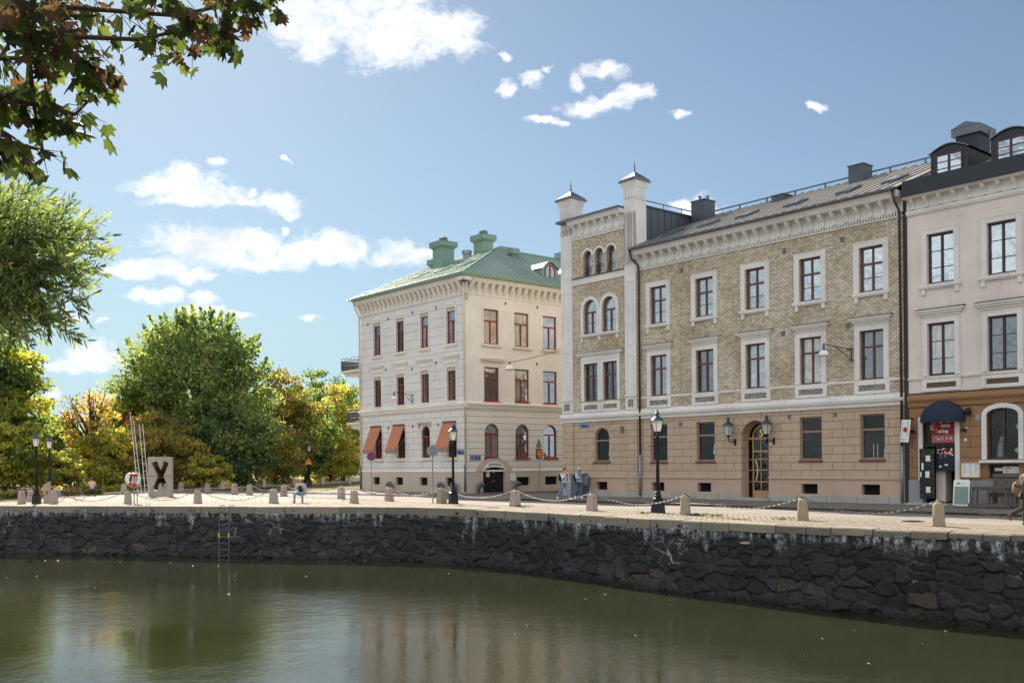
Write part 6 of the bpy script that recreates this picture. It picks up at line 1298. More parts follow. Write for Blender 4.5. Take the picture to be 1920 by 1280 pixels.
def skin_mesh(name, chains, mat, parent, sub=2):
    """chains: lists of ((x,y,z), radius); equal points are merged, so limbs grow out of one another"""
    idx = {}; vs = []; rs = []; es = []
    for ch in chains:
        prev = None
        for p, r in ch:
            k = tuple(round(c, 4) for c in p)
            if k not in idx: idx[k] = len(vs); vs.append(p); rs.append(r if isinstance(r, tuple) else (r, r))
            i = idx[k]
            if prev is not None and prev != i and (prev, i) not in es: es.append((prev, i))
            prev = i
    me = bpy.data.meshes.new(name); me.from_pydata(vs, es, []); o = bpy.data.objects.new(name, me); C.objects.link(o); o.parent = parent
    sk = o.modifiers.new('skin', 'SKIN'); sk.use_smooth_shade = True
    for i, r in enumerate(rs): me.skin_vertices[0].data[i].radius = r
    me.skin_vertices[0].data[0].use_root = True
    ss = o.modifiers.new('sub', 'SUBSURF'); ss.levels = sub; ss.render_levels = sub; me.materials.append(M[mat]); return o
def hand(w, d, side, curl=.5):
    """five fingers from wrist w along d; side = thumb direction"""
    w, d, side = Vector(w), Vector(d).normalized(), Vector(side).normalized(); n = d.cross(side).normalized(); out = []; palm = w+d*.05
    out.append([(tuple(w), .026), (tuple(palm), (.036, .022))])
    for k, L in enumerate((.075, .085, .08, .062)):
        b = palm+side*(.026-.018*k)+d*.03; m_ = b+d*L*.5+n*curl*.02; e = m_+d*L*.4+n*curl*.04; out.append([(tuple(palm), (.036, .022)), (tuple(b), .0095), (tuple(m_), .0088), (tuple(e), .0075)])
    t0 = w+d*.035+side*.034; t1 = t0+d*.035+side*.022+n*curl*.02; out.append([(tuple(palm), (.036, .022)), (tuple(t0), .012), (tuple(t1), .009)]); return out
def person(label, loc, rot, J, skin, top, legs, shoe, hair, hood=False, s=1., sleeves=True, vest=None):
    o = thing('person', label, 'person', loc, rot); o.scale = (s, s, s); P = {k: Vector(v) for k, v in J.items()}
    q = lambda k: tuple(P[k]); mid = lambda a, b, t=.5: tuple(P[a].lerp(P[b], t))
    body = [[(q('pelvis'), (.15, .11)), (q('spine'), (.135, .1)), (q('chest'), (.165, .115)), (q('neck0'), (.07, .065)), (q('neck'), (.052, .052)), (q('jaw'), (.062, .07)), (q('head'), (.078, .094)), (q('top'), (.05, .06))]]
    f = (P['face']-P['head']).normalized(); nose = P['head']+f*.098-Vector((0, 0, .015)); body.append([(q('head'), (.078, .094)), (tuple(nose), .014)])
    for S_ in 'LR':
        sg = 1 if S_ == 'L' else -1
        body.append([(q('chest'), (.165, .115)), (q('sh'+S_), .062), (mid('sh'+S_, 'el'+S_), .046), (q('el'+S_), .038), (mid('el'+S_, 'wr'+S_), .034), (q('wr'+S_), .026)]); body += hand(q('wr'+S_), P['wr'+S_]-P['el'+S_], Vector((1, -sg*.3, .1)))
        body.append([(q('pelvis'), (.15, .11)), (q('hi'+S_), .09), (mid('hi'+S_, 'kn'+S_), .075), (q('kn'+S_), .055), (mid('kn'+S_, 'an'+S_, .35), .055), (q('an'+S_), .036), (q('to'+S_), .034)])
    skin_mesh('body', body, skin, o)
    ear = MB(); sd = f.cross(Vector((0, 0, 1))).normalized(); 
    for g in (1, -1): e = P['head']+sd*.082*g-Vector((0, 0, .005)); ear.ball(tuple(e), (.018, .018, .03), 6, 5)
    ear.build('ears', skin, o, smooth=True); ey = MB()
    for g in (1, -1): ey.ball(tuple(P['head']+f*.083+sd*.032*g+Vector((0, 0, .012))), .012, 6, 5)
    ey.build('eyes', 'black_paint', o)
    MB().ball(tuple(P['head']+f*.083-Vector((0, 0, .055))), (.022, .022, .007), 6, 4).build('mouth', 'red_deep', o)
    # garments follow the limbs and end at cuffs and hem
    hem = P['pelvis']+Vector((0, 0, -.08)) if 'hem' not in P else P['hem']
    t = [[(tuple(hem), (.175, .14)), (q('spine'), (.16, .125)), (q('chest'), (.19, .14)), (q('neck0'), (.09, .08))]]
    for S_ in 'LR': t.append([(q('chest'), (.19, .14)), (q('sh'+S_), .085), (mid('sh'+S_, 'el'+S_), .068), (q('el'+S_), .06), (mid('el'+S_, 'wr'+S_), .052), (mid('el'+S_, 'wr'+S_, .93), .04)])
    skin_mesh('jacket' if not vest else 'shirt', t, top, o)
    if vest: skin_mesh('vest', [[(tuple(hem), (.195, .155)), (q('spine'), (.18, .145)), (mid('spine', 'chest', .85), (.2, .158)), (tuple(P['chest']+Vector((0, 0, .06))), (.15, .125))]], vest, o)
    l = []
    for S_ in 'LR': l.append([(q('pelvis'), (.165, .125)), (q('hi'+S_), .108), (mid('hi'+S_, 'kn'+S_), .092), (q('kn'+S_), .072), (mid('kn'+S_, 'an'+S_, .4), .07), (mid('kn'+S_, 'an'+S_, .97), .058)])
    skin_mesh('trousers', l, legs, o)
    for S_ in 'LR':
        a, b = P['an'+S_], P['to'+S_]; d = (b-a); dn = d.normalized(); heel = a-Vector((dn.x, dn.y, 0))*.05+Vector((0, 0, -.03)) if abs(dn.z) < .7 else a+Vector((-.04, 0, 0))
        skin_mesh('shoe', [[(tuple(heel), .046), (tuple(a.lerp(b, .4)+Vector((0, 0, -.015))), .05), (tuple(b+Vector((0, 0, -.0))), .044)], [(tuple(a.lerp(b, .4)+Vector((0, 0, -.015))), .05), (tuple(a+Vector((0, 0, .05))), .05)]], shoe, o, 2)
    h = MB(); vs = []; n, m_ = 14, 9; c = P['head']-f*.012+Vector((0, 0, .018)); R_ = (.098, .098, .118) if not hood else (.128, .12, .15)
    for i in range(m_+1):
        th = PI*.62*i/m_
        for k in range(n):
            w = 2*PI*k/n; d = Vector((math.sin(th)*math.cos(w), math.sin(th)*math.sin(w), math.cos(th))); fr = d.dot(f); low = max(0, fr-.25)*(.9 if not hood else .35)
            th2 = th*(1-low*.75); d = Vector((math.sin(th2)*math.cos(w)*R_[0], math.sin(th2)*math.sin(w)*R_[1], math.cos(th2)*R_[2])); vs.append(tuple(c+d))
    h.add(vs, [(i*n+k, (i+1)*n+k, (i+1)*n+(k+1) % n, i*n+(k+1) % n) for i in range(m_) for k in range(n)]); ho = h.build('hood' if hood else 'hair', hair, o, smooth=True, fix=False); ho.modifiers.new('s', 'SOLIDIFY').thickness = .012
    return o
def stand(lean=0, **k):
    J = dict(pelvis=(0, 0, .95), spine=(.01+lean*.3, 0, 1.12), chest=(.0+lean*.7, 0, 1.33), neck0=(lean, 0, 1.48), neck=(lean+.015, 0, 1.53), jaw=(lean+.04, 0, 1.6), head=(lean+.04, 0, 1.67), top=(lean+.03, 0, 1.76), face=(lean+1, 0, 1.66),
             shL=(lean*.8, .2, 1.42), shR=(lean*.8, -.2, 1.42), elL=(lean*.4, .27, 1.13), elR=(lean*.4, -.27, 1.13), wrL=(.08, .27, .9), wrR=(.08, -.27, .9), hiL=(0, .09, .9), hiR=(0, -.09, .9), knL=(.05, .1, .5), knR=(.05, -.1, .5), anL=(0, .1, .08), anR=(0, -.1, .08), toL=(.17, .11, .05), toR=(.17, -.11, .05)); J.update(k); return J
def sit(**k):
    J = dict(pelvis=(0, 0, .57), spine=(.0, 0, .74), chest=(.06, 0, .95), neck0=(.1, 0, 1.08), neck=(.12, 0, 1.13), jaw=(.16, 0, 1.19), head=(.17, 0, 1.26), top=(.16, 0, 1.35), face=(1, 0, 1.2), hem=(0, 0, .5),
             shL=(.06, .19, 1.03), shR=(.06, -.19, 1.03), elL=(.08, .33, .78), elR=(.12, -.28, .78), wrL=(.12, .33, .55), wrR=(.32, -.12, .68), hiL=(.05, .1, .54), hiR=(.05, -.1, .54), knL=(.46, .2, .54), knR=(.46, -.22, .54), anL=(.42, .22, .08), anR=(.42, -.24, .08), toL=(.57, .25, .05), toR=(.57, -.28, .05)); J.update(k); return J
person('seated man in a black vest and light blue jeans resting on the quay chain', (-11.28, 53.4, -.02), -PI/2-.1, sit(face=(1, -.2, 1.2)), 'skin', 'shirt_grey', 'jeans_blue', 'shoe_dark', 'hair_white', vest='vest_black', s=.97)
person('person in a beige jacket sitting with their back turned on the far chain', (-29.15, 69.4, -.06), PI*.66, sit(chest=(.12, 0, .93), neck0=(.2, 0, 1.05), neck=(.23, 0, 1.09), jaw=(.28, 0, 1.14), head=(.3, 0, 1.2), top=(.3, 0, 1.29), shL=(.13, .19, 1.0), shR=(.13, -.19, 1.0), elL=(.3, .26, .8), elR=(.3, -.26, .8), wrL=(.48, .12, .78), wrR=(.48, -.12, .8)), 'skin', 'jacket_beige', 'trousers_dark', 'shoe_dark', 'hair_brown')
RW = FR+.1
pa = person('person in a light grey hoodie and blue jeans walking, hand raised to the mouth', (2.86, 55.6, -.06), RW, stand(.05, knL=(.16, .1, .52), anL=(.34, .1, .1), toL=(.5, .1, .06), knR=(-.12, -.1, .5), anR=(-.4, -.1, .16), toR=(-.28, -.1, .06), elL=(.06, .3, 1.14), wrL=(.2, .3, .93), elR=(.16, -.26, 1.2), wrR=(.2, -.08, 1.46)), 'skin', 'hoodie_grey', 'jeans_blue', 'shoe_white', 'hair_brown')
pb = person('person with lilac hood up and jeans walking beside the one in grey', (3.75, 56.6, -.06), RW, stand(.04, knL=(-.08, .1, .5), anL=(-.34, .1, .18), toL=(-.22, .1, .07), knR=(.14, -.1, .52), anR=(.28, -.1, .09), toR=(.44, -.1, .05), elR=(.1, -.28, 1.16), wrR=(.26, -.14, 1.3)), 'skin_brown', 'hoodie_lilac', 'jeans_dark', 'shoe_white', 'hoodie_lilac', hood=True)
for p_, nm in ((pa, 0), (pb, 1)):
    b = thing('backpack', ('dark backpack worn by the person in the grey hoodie', 'dark backpack worn by the person in the lilac hood')[nm], 'backpack', p_.location, RW); MB().ball((-.2, 0, 1.25), (.13, .16, .24), 12, 9).build('pack_body', 'strap_black', b, smooth=True)
    MB().tube([(-.15, .13, 1.45), (.02, .13, 1.5), (.17, .13, 1.38), (.15, .14, 1.15), (-.1, .16, 1.08)], .022, 6).tube([(-.15, -.13, 1.45), (.02, -.13, 1.5), (.17, -.13, 1.38), (.15, -.14, 1.15), (-.1, -.16, 1.08)], .022, 6).build('shoulder_strap', 'strap_black', b)
WL = (15.16, 29.6, 0)
person('man in an olive jacket and brown boots striding out at the right edge', WL, -.1, stand(.07, pelvis=(.0, 0, .97), chest=(.02, 0, 1.36), neck0=(.06, 0, 1.52), neck=(.09, 0, 1.57), jaw=(.13, 0, 1.64), head=(.13, 0, 1.71), top=(.12, 0, 1.8), face=(1, 0, 1.55), shL=(.0, .2, 1.46), shR=(-.02, -.21, 1.46), elR=(-.16, -.28, 1.16), wrR=(-.1, -.3, .92), elL=(.1, .28, 1.18), wrL=(.3, .24, 1.02), hiL=(0, .09, .92), hiR=(0, -.09, .92),
    knR=(-.08, -.1, .52), anR=(-.46, -.1, .34), toR=(-.42, -.11, .16), knL=(.06, .1, .5), anL=(.02, .1, .09), toL=(.19, .1, .05), hem=(0, 0, .83)), 'skin', 'coat_olive', 'trousers_brown', 'boot_brown', 'hair_brown')
b = thing('shoulder_bag', 'khaki shoulder bag slung on the striding man', 'bag', WL, -.1); MB().ball((-.27, -.12, 1.12), (.12, .13, .2), 14, 9).build('bag_body', 'bag_khaki', b, smooth=True).rotation_euler = (0, .0, 0); MB().tube([(-.25, -.16, 1.3), (-.1, -.12, 1.45), (.06, .04, 1.54), (.16, .16, 1.36)], .02, 6).build('bag_strap', 'bag_khaki', b); MB().tube([(-.38, -.2, 1.22), (-.3, -.28, 1.16), (-.24, -.24, 1.2)], .018, 5).build('bag_handle', 'strap_black', b)
# ------------------------------------------------------------------ trees
def leaf_obj(name, ctr, size, tint, parent, mat='leaf', seed=0, up=.3, aspect=.62, out=None):
    rs = np.random.RandomState(seed); n = len(ctr); nn = rs.normal(size=(n, 3)); nn[:, 2] += up
    if out is not None: nn += out*.6
    nn /= np.linalg.norm(nn, axis=1)[:, None]; r = rs.normal(size=(n, 3)); t = np.cross(nn, r); t /= np.linalg.norm(t, axis=1)[:, None]; b = np.cross(nn, t)
    sz = size*(.6+.8*rs.rand(n))[:, None] if np.isscalar(size) else size[:, None]
    v = np.stack([ctr+t*sz, ctr+b*sz*aspect+nn*sz*.12, ctr-t*sz, ctr-b*sz*aspect+nn*sz*.12], 1).reshape(-1, 3).astype(np.float32)
    me = bpy.data.meshes.new(name); me.vertices.add(4*n); me.vertices.foreach_set('co', v.ravel()); me.loops.add(4*n); me.loops.foreach_set('vertex_index', np.arange(4*n, dtype=np.int32)); me.polygons.add(n); me.polygons.foreach_set('loop_start', np.arange(0, 4*n, 4, dtype=np.int32)); me.update(calc_edges=True)
    ca = me.color_attributes.new('tint', 'FLOAT_COLOR', 'POINT'); ca.data.foreach_set('color', np.repeat(np.concatenate([tint, np.ones((n, 1))], 1), 4, 0).astype(np.float32).ravel())
    me.materials.append(M[mat]); o = bpy.data.objects.new(name, me); C.objects.link(o); o.parent = parent; return o
G_ = {'green': [(.11, .145, .06), (.15, .18, .07), (.08, .115, .055), (.19, .2, .08), (.12, .145, .06)], 'dark': [(.06, .085, .035), (.08, .11, .04), (.10, .12, .045)], 'teal': [(.07, .105, .065), (.09, .125, .065), (.06, .085, .05), (.14, .155, .06), (.12, .13, .05)],
      'yellow': [(.27, .225, .06), (.2, .2, .06), (.13, .155, .05), (.32, .24, .06), (.22, .17, .06)], 'orange': [(.32, .19, .07), (.26, .14, .06), (.3, .23, .07), (.15, .14, .05)], 'mixed': [(.13, .135, .045), (.22, .19, .06), (.24, .17, .065), (.08, .1, .04), (.16, .12, .05)], 'olive': [(.18, .18, .045), (.12, .14, .04), (.28, .25, .05), (.09, .12, .04)]}
G_ = {k: [tuple(min(.42, c*(1.25 if k == 'green' else 1.45)) for c in q) for q in v] for k, v in G_.items()}
def tree(x, y, h, r, pal, label, n=9000, size=.2, seed=0, base=.12, trunk=.28, spiky=0, flat=1., bare=0., name='broadleaf_tree', cat='tree', group='trees on the park side', droop=False, shape=0.):
    rs = np.random.RandomState(seed); o = thing(name, label, cat, (x, y, -.15), rs.uniform(0, 6), group); z0 = h*base; zc = (h+z0)/2; hz = (h-z0)/2
    nb = int(70+r*16); blobs = []
    for i in range(nb):
        d = rs.normal(size=3); d /= np.linalg.norm(d); q = rs.uniform(.25, .95)**.6; p = d*q*np.array([r, r, hz]); 
        if shape: k = 1-shape*max(0, p[2]/hz); p[0] *= k; p[1] *= k
        br = rs.uniform(.1, .24)*min(r, hz)
        blobs.append((p+np.array([0, 0, zc]), br, rs.randint(0, 99)))
    per = np.array([b[1]**2 for b in blobs]); per = (per/per.sum()*n).astype(int); cs, ts, os_ = [], [], []
    pal = [np.array(c) for c in G_[pal]]
    for (p, br, ci), k in zip(blobs, per):
        d = rs.normal(size=(k, 3)); d /= np.linalg.norm(d, axis=1)[:, None]; rad = br*rs.rand(k)**.45*1.25; c = p+d*rad[:, None]*np.array([1.25, 1.25, .65])
        if droop: c[:, 2] -= rs.rand(k)*br*.8
        base_c = pal[ci % len(pal)]; alt = pal[(ci//7) % len(pal)]; t = np.where(rs.rand(k)[:, None] < .7, base_c, alt)*(.6+.9*rs.rand(k)**1.5)[:, None]; cs.append(c); ts.append(t); os_.append(d)
    if spiky:
        for i in range(spiky):
            a = rs.uniform(0, 2*PI); th = rs.uniform(.1, 1.35); s0 = np.array([r*.86*math.sin(th)*math.cos(a), r*.86*math.sin(th)*math.sin(a), zc+hz*.86*math.cos(th)]); dr = np.array([math.cos(a)*math.sin(th)*.8, math.sin(a)*math.sin(th)*.8, 1.]); dr /= np.linalg.norm(dr); L = rs.uniform(1.2, 2.6)*r/7
            k = 70; t = rs.rand(k); c = s0+dr*L*t[:, None]+rs.normal(size=(k, 3))*(.3*(1-t)+.06)[:, None]; cs.append(c); cc = pal[i % len(pal)]; ts.append(np.tile(cc, (k, 1))*(.8+.5*rs.rand(k))[:, None]); os_.append(rs.normal(size=(k, 3))*.3)
    ctr = np.concatenate(cs); keep = ctr[:, 2] > .25
    if bare: keep &= rs.rand(len(ctr)) > bare*(ctr[:, 2] > h*.6)
    leaf_obj('foliage', ctr[keep], size, np.concatenate(ts)[keep], o, seed=seed, out=np.concatenate(os_)[keep])
    m = MB(); top = Vector((rs.uniform(-.3, .3), rs.uniform(-.3, .3), h*.62)); pts = [Vector((0, 0, -.2)), Vector((.05, 0, h*.1)), Vector((rs.uniform(-.15, .15), rs.uniform(-.1, .1), h*.3)), top, Vector((top.x*1.5, top.y*1.5, h*.9))]
    m.tube(pts, [trunk*1.25, trunk, trunk*.85, trunk*.45, trunk*.08], 9)
    order = sorted(range(nb), key=lambda i: -blobs[i][1])[:40]
    for i in order:
        e = Vector(blobs[i][0]); zs = max(h*.12, min(h*.6, e.z*.55-rs.uniform(0, .08)*h)); f = zs/(h*.62); s = pts[2].lerp(pts[3], max(0, (zs-h*.3)/(h*.32))) if zs > h*.3 else pts[1].lerp(pts[2], max(0, (zs-h*.1)/(h*.2)))
        md = s.lerp(e, .5)+Vector((rs.uniform(-.3, .3), rs.uniform(-.3, .3), rs.uniform(.0, .5))); m.tube([s, md, e, e+(e-md)*.35], [trunk*.42, trunk*.26, trunk*.13, .015], 6, False)
        for q in range(2): w = Vector(rs.normal(size=3)).normalized()*blobs[i][1]*1.2; w.z = abs(w.z); m.tube([md.lerp(e, .3*q+.2), md.lerp(e, .7)+w*.5, e+w], [trunk*.16, trunk*.1, .012], 5, False)
    m.build('trunk', 'bark', o, smooth=True); return o
def tpx(px, ytop, rpx, Y, *a, **k):
    u, v = pxdir(px, ytop); return tree(u*Y, Y, H+v*Y+.15, rpx/F*Y, *a, **k)
tpx(368, 598, 140, 100, 'green', 'tallest broad green tree in the middle of the park', n=34000, size=.19, seed=3, spiky=90, trunk=.42, base=.1)
tpx(440, 742, 78, 95, 'teal', 'bluish green weeping foliage tree below the tall one', n=15000, size=.17, seed=12, droop=True, trunk=.25, base=.02)
tpx(-12, 606, 96, 84, 'olive', 'big olive green tree at the left edge of the park', n=17000, size=.19, seed=5, trunk=.35, base=.08)
tpx(-75, 560, 120, 82, 'dark', 'dark tall tree mostly outside the left edge', n=9000, size=.24, seed=50, trunk=.35, base=.08)
tpx(5, 770, 78, 78, 'olive', 'dark brownish bush tree at the far left behind the lamps', n=10000, size=.16, seed=6, base=.0, trunk=.18)
tpx(90, 742, 30, 135, 'dark', 'small distant dark conical tree between the left trees', n=5000, size=.2, seed=7, base=.0, shape=.6, name='conifer_tree')
tpx(108, 776, 46, 112, 'green', 'light green round tree behind the orange one', n=7000, size=.17, seed=8, base=.0, trunk=.2)
tpx(168, 728, 62, 88, 'orange', 'orange autumn tree with dark bare top branches', n=7500, size=.15, seed=9, base=.12, trunk=.34, bare=.55)
tpx(112, 838, 54, 80, 'yellow', 'low yellow tree behind the bicycle', n=9000, size=.13, seed=10, base=.0, trunk=.14)
tpx(205, 800, 60, 86, 'yellow', 'low golden tree behind the lifebuoy ladders', n=10000, size=.14, seed=16, base=.0, trunk=.16)
tpx(258, 698, 70, 99, 'olive', 'yellow green tree left of the tallest green one', n=12000, size=.17, seed=11, base=.02, trunk=.25)
tpx(305, 768, 72, 91, 'mixed', 'brownish autumn tree directly behind the X monument', n=14000, size=.15, seed=13, base=.0, trunk=.22)
tpx(385, 850, 50, 90, 'yellow', 'low yellow bush right of the X monument', n=5500, size=.13, seed=14, base=.0, trunk=.12)
tpx(530, 684, 66, 112, 'mixed', 'yellow brown autumn tree left of the warning sign', n=13000, size=.18, seed=15, base=.02, trunk=.28)
tpx(516, 790, 54, 102, 'mixed', 'low rusty orange tree above the seated man', n=8000, size=.14, seed=17, base=.0, trunk=.16)
tpx(600, 688, 60, 150, 'dark', 'distant dark green round tree near the cream house', n=8000, size=.24, seed=18, base=.02, trunk=.3)
tpx(572, 720, 62, 116, 'green', 'mid green tree behind the warning sign', n=9000, size=.17, seed=19, base=.0, trunk=.22)
tpx(642, 718, 58, 126, 'yellow', 'bright yellow tree touching the cream house', n=14000, size=.18, seed=20, base=.02, trunk=.26)
tpx(618, 800, 50, 119, 'yellow', 'low yellow green tree right of the warning sign', n=9500, size=.15, seed=21, base=.0, trunk=.18)
tpx(690, 740, 60, 140, 'olive', 'olive tree mostly behind the cream house', n=6000, size=.2, seed=22, base=.0, trunk=.2)
tpx(40, 800, 60, 120, 'green', 'green tree far behind the twin lamps', n=6000, size=.2, seed=23, base=.0, trunk=.2)
def wood():
    rs = np.random.RandomState(77); n = 26000; x = rs.uniform(-110, 10, n); t = fbm(x*.12, x*0+3, 5, 4); h = 4+6.5*t; z = rs.rand(n)**.8*h; y = 165+x*.05+rs.rand(n)*10
    pal = np.array(G_['dark']+G_['olive']+G_['mixed']); c = pal[(fbm(x*.3, z*.3, 9, 3)*12).astype(int) % len(pal)]*(.7+.6*rs.rand(n))[:, None]
    o = leaf_obj('distant_wood', np.stack([x, y, z], 1), .42, c, None, seed=7); tag(o, 'distant mass of park trees beyond the square', 'wood', kind='stuff')
    n = 22000; k = rs.rand(n); px = np.interp(k, [0, .35, 1], [-34.5, -31.5, -22]); y = np.interp(k, [0, .35, 1], [70, 88, 122]); x = px-rs.rand(n)*3.5-.4; z = rs.rand(n)**1.3*(.2+.8*fbm(y*.5, x*.5, 15, 3)); pal = np.array(G_['mixed']+G_['orange'][:2]+G_['yellow'][:2]+G_['dark']); c = pal[(fbm(x*.8, y*.4, 19, 3)*14).astype(int) % len(pal)]*(.6+.6*rs.rand(n))[:, None]
    o = leaf_obj('undergrowth', np.stack([x, y, z-.1], 1), .12, c, None, seed=8); tag(o, 'low autumn shrubs along the park side of the square', 'shrubs', kind='stuff')
wood()
# trees on the near bank, seen in the window panes
for i, (u, nn, h, r, pal, l) in enumerate(((14, 9, 12, 4.6, 'olive', 'olive tree on the near bank beside the willow'), (22, 8, 13, 5, 'green', 'green tree on the near bank past the willow'), (30, 9, 14, 5, 'green', 'third tree along the near bank, broad and green'), (38, 7, 13, 5, 'mixed', 'autumn coloured tree on the near bank'), (46, 8, 15, 5.4, 'green', 'tall green tree on the left near bank'), (54, 7, 14, 5, 'yellow', 'yellow tree on the left near bank'), (62, 6, 15, 5.4, 'olive', 'olive tree toward the end of the near bank'), (71, 6, 14, 5, 'green', 'green tree at the far end of the near bank'))):
    x, y = nb(u, nn); tree(x, y, h, r, pal, l, n=4500, size=.3, seed=60+i, group='trees on the near bank')

def near_maple():
    o = thing('maple_tree', 'maple branches with lobed green and reddish leaves hanging in at the top left', 'tree', (-4.6, 3.4, 0)); P0 = Vector((-4.6, 3.4, 0)); rs = random.Random(12)
    m = MB(); m.tube([(0, 0, -.2), (.05, 0, 2), (.0, .2, 4.2), (.2, .3, 6.4)], [.3, .24, .17, .1], 10)
    base = [Vector((-2.8, -.0, 0)), ]
    lobes = [(0, 1.), (.14, .78), (.3, .6), (.48, .72), (.64, .88), (.8, .68), (.98, .5), (1.15, .6), (1.32, .66), (1.7, .42), (2.35, .4), (PI, .14)]
    def leafpoly():
        pts = []
        for a, r in lobes: pts.append((a, r))
        full = [(a, r) for a, r in pts]+[(-a, r) for a, r in reversed(pts[1:-1])]
        return full
    LPY = leafpoly(); V, Fc, T_ = [], [], []; cols = [(.045, .06, .02), (.06, .08, .022), (.03, .04, .018), (.10, .12, .03), (.08, .10, .028), (.07, .04, .028), (.10, .055, .035), (.028, .034, .018), (.035, .045, .018)]
    def leaf(p, d, n, s, c):
        d = d.normalized(); n = (n-d*n.dot(d)).normalized(); q = d.cross(n); o0 = len(V); V.append(p+d*s*.1); 
        k = len(LPY)
        for a, r in LPY: V.append(p+(d*math.cos(a)+q*math.sin(a))*r*s*.62+n*(-.18*s*abs(math.sin(a))*r-.08*s*r*r)+d*s*.18)
        for i in range(k): Fc.append((o0, o0+1+i, o0+1+(i+1) % k))
        T_.extend([c]*(k+1))
    def wp(px, py, Y): u, v = pxdir(px, py); return Vector((u*Y, Y, H+v*Y))
    # twigs that come in from the left and from above
    twigs = [([(-120, -40), (60, 10), (200, 20), (330, 30), (450, 5), (495, -15)], 4.6, 75, 60), ([(-80, -90), (150, -50), (330, -30), (500, -55)], 4.9, 80, 60), ([(-100, 40), (40, 60), (150, 70), (260, 75), (330, 60), (420, 60)], 4.2, 62, 60), ([(30, -60), (45, 40), (55, 120), (62, 190), (75, 250), (82, 300)], 4.0, 52, 46),
             ([(-60, 150), (20, 190), (90, 200), (140, 215), (165, 190)], 4.1, 48, 46), ([(-90, 230), (-20, 260), (30, 270), (70, 280)], 3.8, 34, 42), ([(60, 60), (130, 100), (180, 130), (200, 150)], 4.3, 40, 42), ([(-100, 80), (0, 110), (60, 110)], 4.5, 36, 50), ([(-60, -20), (30, 20), (110, 30), (180, 30)], 4.4, 46, 60), ([(300, -20), (360, 30), (410, 60), (440, 70)], 4.5, 30, 34), ([(380, -40), (450, 0), (500, 15)], 4.7, 26, 34)]
    lim = lambda px: 0
    for pts, Y, nl, spread in twigs:
        w = [wp(*p, Y+.12*i) for i, p in enumerate(pts)]; m.tube([v-P0 for v in w], [.016-.012*i/len(w) for i in range(len(w))], 5)
        for k in range(int(nl*1.05)):
            t = rs.random()*(len(w)-1); i = int(t); p = w[i].lerp(w[i+1], t-i); off = Vector((rs.uniform(-1, 1), rs.uniform(-2.4, 2.4), rs.uniform(-1, .6)))*spread/F*Y*.75; q = p+off
            m.tube([p-P0, (p+off*.6-P0), q-P0], [.003, .002, .0015], 3, False)
            d = Vector((rs.uniform(-.9, .9), rs.uniform(-.7, .7), rs.uniform(-1.2, .0))); n = Vector((rs.uniform(-1, 1), rs.uniform(-1, 1), rs.uniform(.1, 1.2))); leaf(q, d, n, rs.uniform(.085, .135), rs.choice(cols))
    me = bpy.data.meshes.new('foliage'); me.from_pydata([tuple(v-P0) for v in V], [], Fc); ca = me.color_attributes.new('tint', 'FLOAT_COLOR', 'POINT'); ca.data.foreach_set('color', np.array([(*c, 1) for c in T_], np.float32).ravel()); me.materials.append(M['leaf_near']); f = bpy.data.objects.new('foliage', me); C.objects.link(f); f.parent = o
    # the rest of the crown above and left of the frame
    r2 = np.random.RandomState(4); n = 2500; c = r2.normal(size=(n, 3))*np.array([1.1, 1.1, .7])+np.array([-.9, -.6, 5.2]); c = c[(c[:, 2] > 3.9)]; leaf_obj('crown', c, .1, np.array(cols)[r2.randint(0, 8, len(c))], o, 'leaf_near', 5, aspect=.8)
    m.build('trunk', 'bark', o)
near_maple()
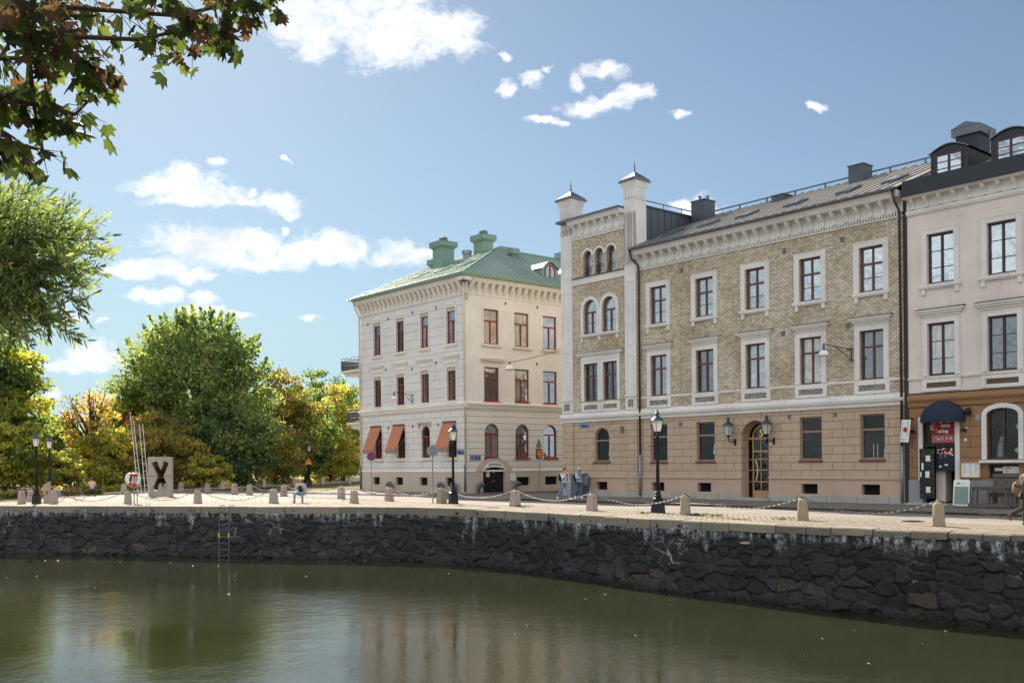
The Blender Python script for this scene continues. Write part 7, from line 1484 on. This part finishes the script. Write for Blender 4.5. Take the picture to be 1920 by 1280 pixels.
def near_willow():
    P0 = Vector((-8.4, 9.0, 0)); o = thing('willow_tree', 'willow with narrow light green leaves reaching in at the left edge', 'tree', P0); rs = random.Random(21); m = MB(); m.tube([(0, 0, -.2), (.1, .1, 2), (.3, .4, 4), (.5, .7, 6)], [.28, .22, .15, .07], 9)
    V, Fc, T_ = [], [], []; cols = [(.14, .18, .07), (.19, .22, .08), (.10, .14, .06), (.25, .27, .10), (.08, .11, .05)]
    def wp(px, py, Y): u, v = pxdir(px, py); return Vector((u*Y, Y, H+v*Y))
    def leaf(p, d, s, c):
        d = d.normalized(); r = Vector((rs.gauss(0, 1), rs.gauss(0, 1), rs.gauss(0, 1))); q = d.cross(r).normalized(); n = d.cross(q); o0 = len(V); w = s*.105
        for (a, b, e) in ((0, 0, 0), (.3, w, .0), (.3, -w, 0), (.7, w*.8, -.04*s), (.7, -w*.8, -.04*s), (1., 0, -.1*s)): V.append(p+d*a*s+q*b+n*e)
        Fc.extend([(o0, o0+1, o0+2), (o0+1, o0+3, o0+4, o0+2), (o0+3, o0+5, o0+4)]); T_.extend([c]*6)
    cxy = (40, 485)
    def inside(px, py):                 # crown outline in the photograph's left part, used only to choose where twigs stop
        return (px-20)**2/188**2+(py-480)**2/138**2 < 1
    root = Vector((-8.1, 9.4, 3.2)); hub = wp(-190, 500, 9.6); m.tube([root-P0, hub-P0], [.1, .07], 7)
    ends = [(a_, r_) for a_ in [-1.5+k*.118 for k in range(27)] for r_ in (1., .72)]
    for a_, r_ in ends:
        a_ += rs.uniform(-.05, .05); R_ = r_*rs.uniform(.86, 1.04)*(1+.07*math.sin(a_*6)); ex, ey = 5+168*R_*math.cos(a_), 486-122*R_*math.sin(a_)+(30 if a_ < -.8 else 0); Y = rs.uniform(8.8, 11)
        e = wp(ex, ey, Y); md = hub.lerp(e, .5)+Vector((0, 0, rs.uniform(.0, .14))); P = [hub, hub.lerp(md, .5), md, md.lerp(e, .5)+Vector((0, 0, .03)), e]; m.tube([p-P0 for p in P], [.03, .022, .014, .008, .003], 5, False)
        L = (e-hub).length; n = int(L*13)
        for i in range(n):
            t = .3+.7*(i+rs.random())/n; f = t*4; k = min(int(f), 3); p = P[k].lerp(P[k+1], f-k); ax = (P[k+1]-P[k]).normalized(); w = Vector((rs.gauss(0, 1), rs.gauss(0, 1), rs.gauss(.1, 1))).normalized(); d = (ax*.9+w*.75+Vector((0, 0, .08))).normalized(); l = rs.uniform(.14, .34); q = p+d*l
            m.tube([p-P0, q-P0], [.0035, .0015], 3, False); c = rs.choice(cols)
            for j in range(9): leaf(p.lerp(q, (j+1)/9), d*.8+w.cross(d)*(.75 if j % 2 else -.75)+Vector((rs.gauss(0, .2), rs.gauss(0, .2), rs.gauss(-.05, .2))), rs.uniform(.075, .12), c)
            leaf(q, d, rs.uniform(.08, .12), c)
    for i in range(22):     # hanging tips below
        ex, ey = rs.uniform(-20, 92), rs.uniform(556, 622); Y = rs.uniform(9, 10.5); s = wp(ex-rs.uniform(20, 60), ey-rs.uniform(60, 110), Y); e = wp(ex, ey, Y); m.tube([s-P0, e-P0], [.006, .002], 4, False)
        for k in range(30): p = s.lerp(e, k/29); leaf(p, (e-s).normalized()+Vector((rs.gauss(0, .6), rs.gauss(0, .5), rs.gauss(-.1, .3))), rs.uniform(.08, .12), rs.choice(cols))
    me = bpy.data.meshes.new('foliage'); me.from_pydata([tuple(v-P0) for v in V], [], Fc); ca = me.color_attributes.new('tint', 'FLOAT_COLOR', 'POINT'); ca.data.foreach_set('color', np.array([(*c, 1) for c in T_], np.float32).ravel()); me.materials.append(M['leaf_near']); f = bpy.data.objects.new('foliage', me); C.objects.link(f); f.parent = o; m.build('trunk', 'bark', o)
near_willow()
# weeds in the joints by the bollards
def weeds():
    rs = np.random.RandomState(3); c = []
    for (x, y, k, s) in ((6.9, 37.0, 160, .13), (5.1, 38.6, 60, .1), (.5, 46.0, 80, .2), (7.4, 36.5, 90, .12), (9.2, 33.9, 50, .15)): c.append(np.stack([x+rs.normal(size=k)*s*1.4, y+rs.normal(size=k)*s*.8, rs.rand(k)*.07], 1))
    c = np.concatenate(c); tag(leaf_obj('weeds', c, .035, np.tile(np.array([[.06, .075, .03]]), (len(c), 1))*(.6+.8*rs.rand(len(c)))[:, None], None, seed=2), 'green weeds and moss growing in the setts by the bollards', 'weeds', kind='stuff')
weeds()

def litter():
    rs = np.random.RandomState(13); _, ax, ay = offs(.9, .1); k = rs.randint(0, len(ax), 700); keep = (ax[k] > -32) & (ax[k] < 17); d = rs.exponential(1.1, 700); s_, bx_, by_ = resample(EDGE, .1); nx, ny = ax-bx_[:len(ax)], ay-by_[:len(ay)]; x = ax[k]+nx[k]/.9*d; y = ay[k]+ny[k]/.9*d; c = np.stack([x, y, np.full(700, .022)], 1)[keep]
    pal = np.array([(.22, .14, .05), (.3, .22, .07), (.14, .08, .04), (.2, .17, .06)]); tag(leaf_obj('leaf_litter', c, .045, pal[rs.randint(0, 4, len(c))], None, seed=3, up=6), 'small dry leaves scattered over the quay setts', 'leaf litter', kind='stuff')
litter()
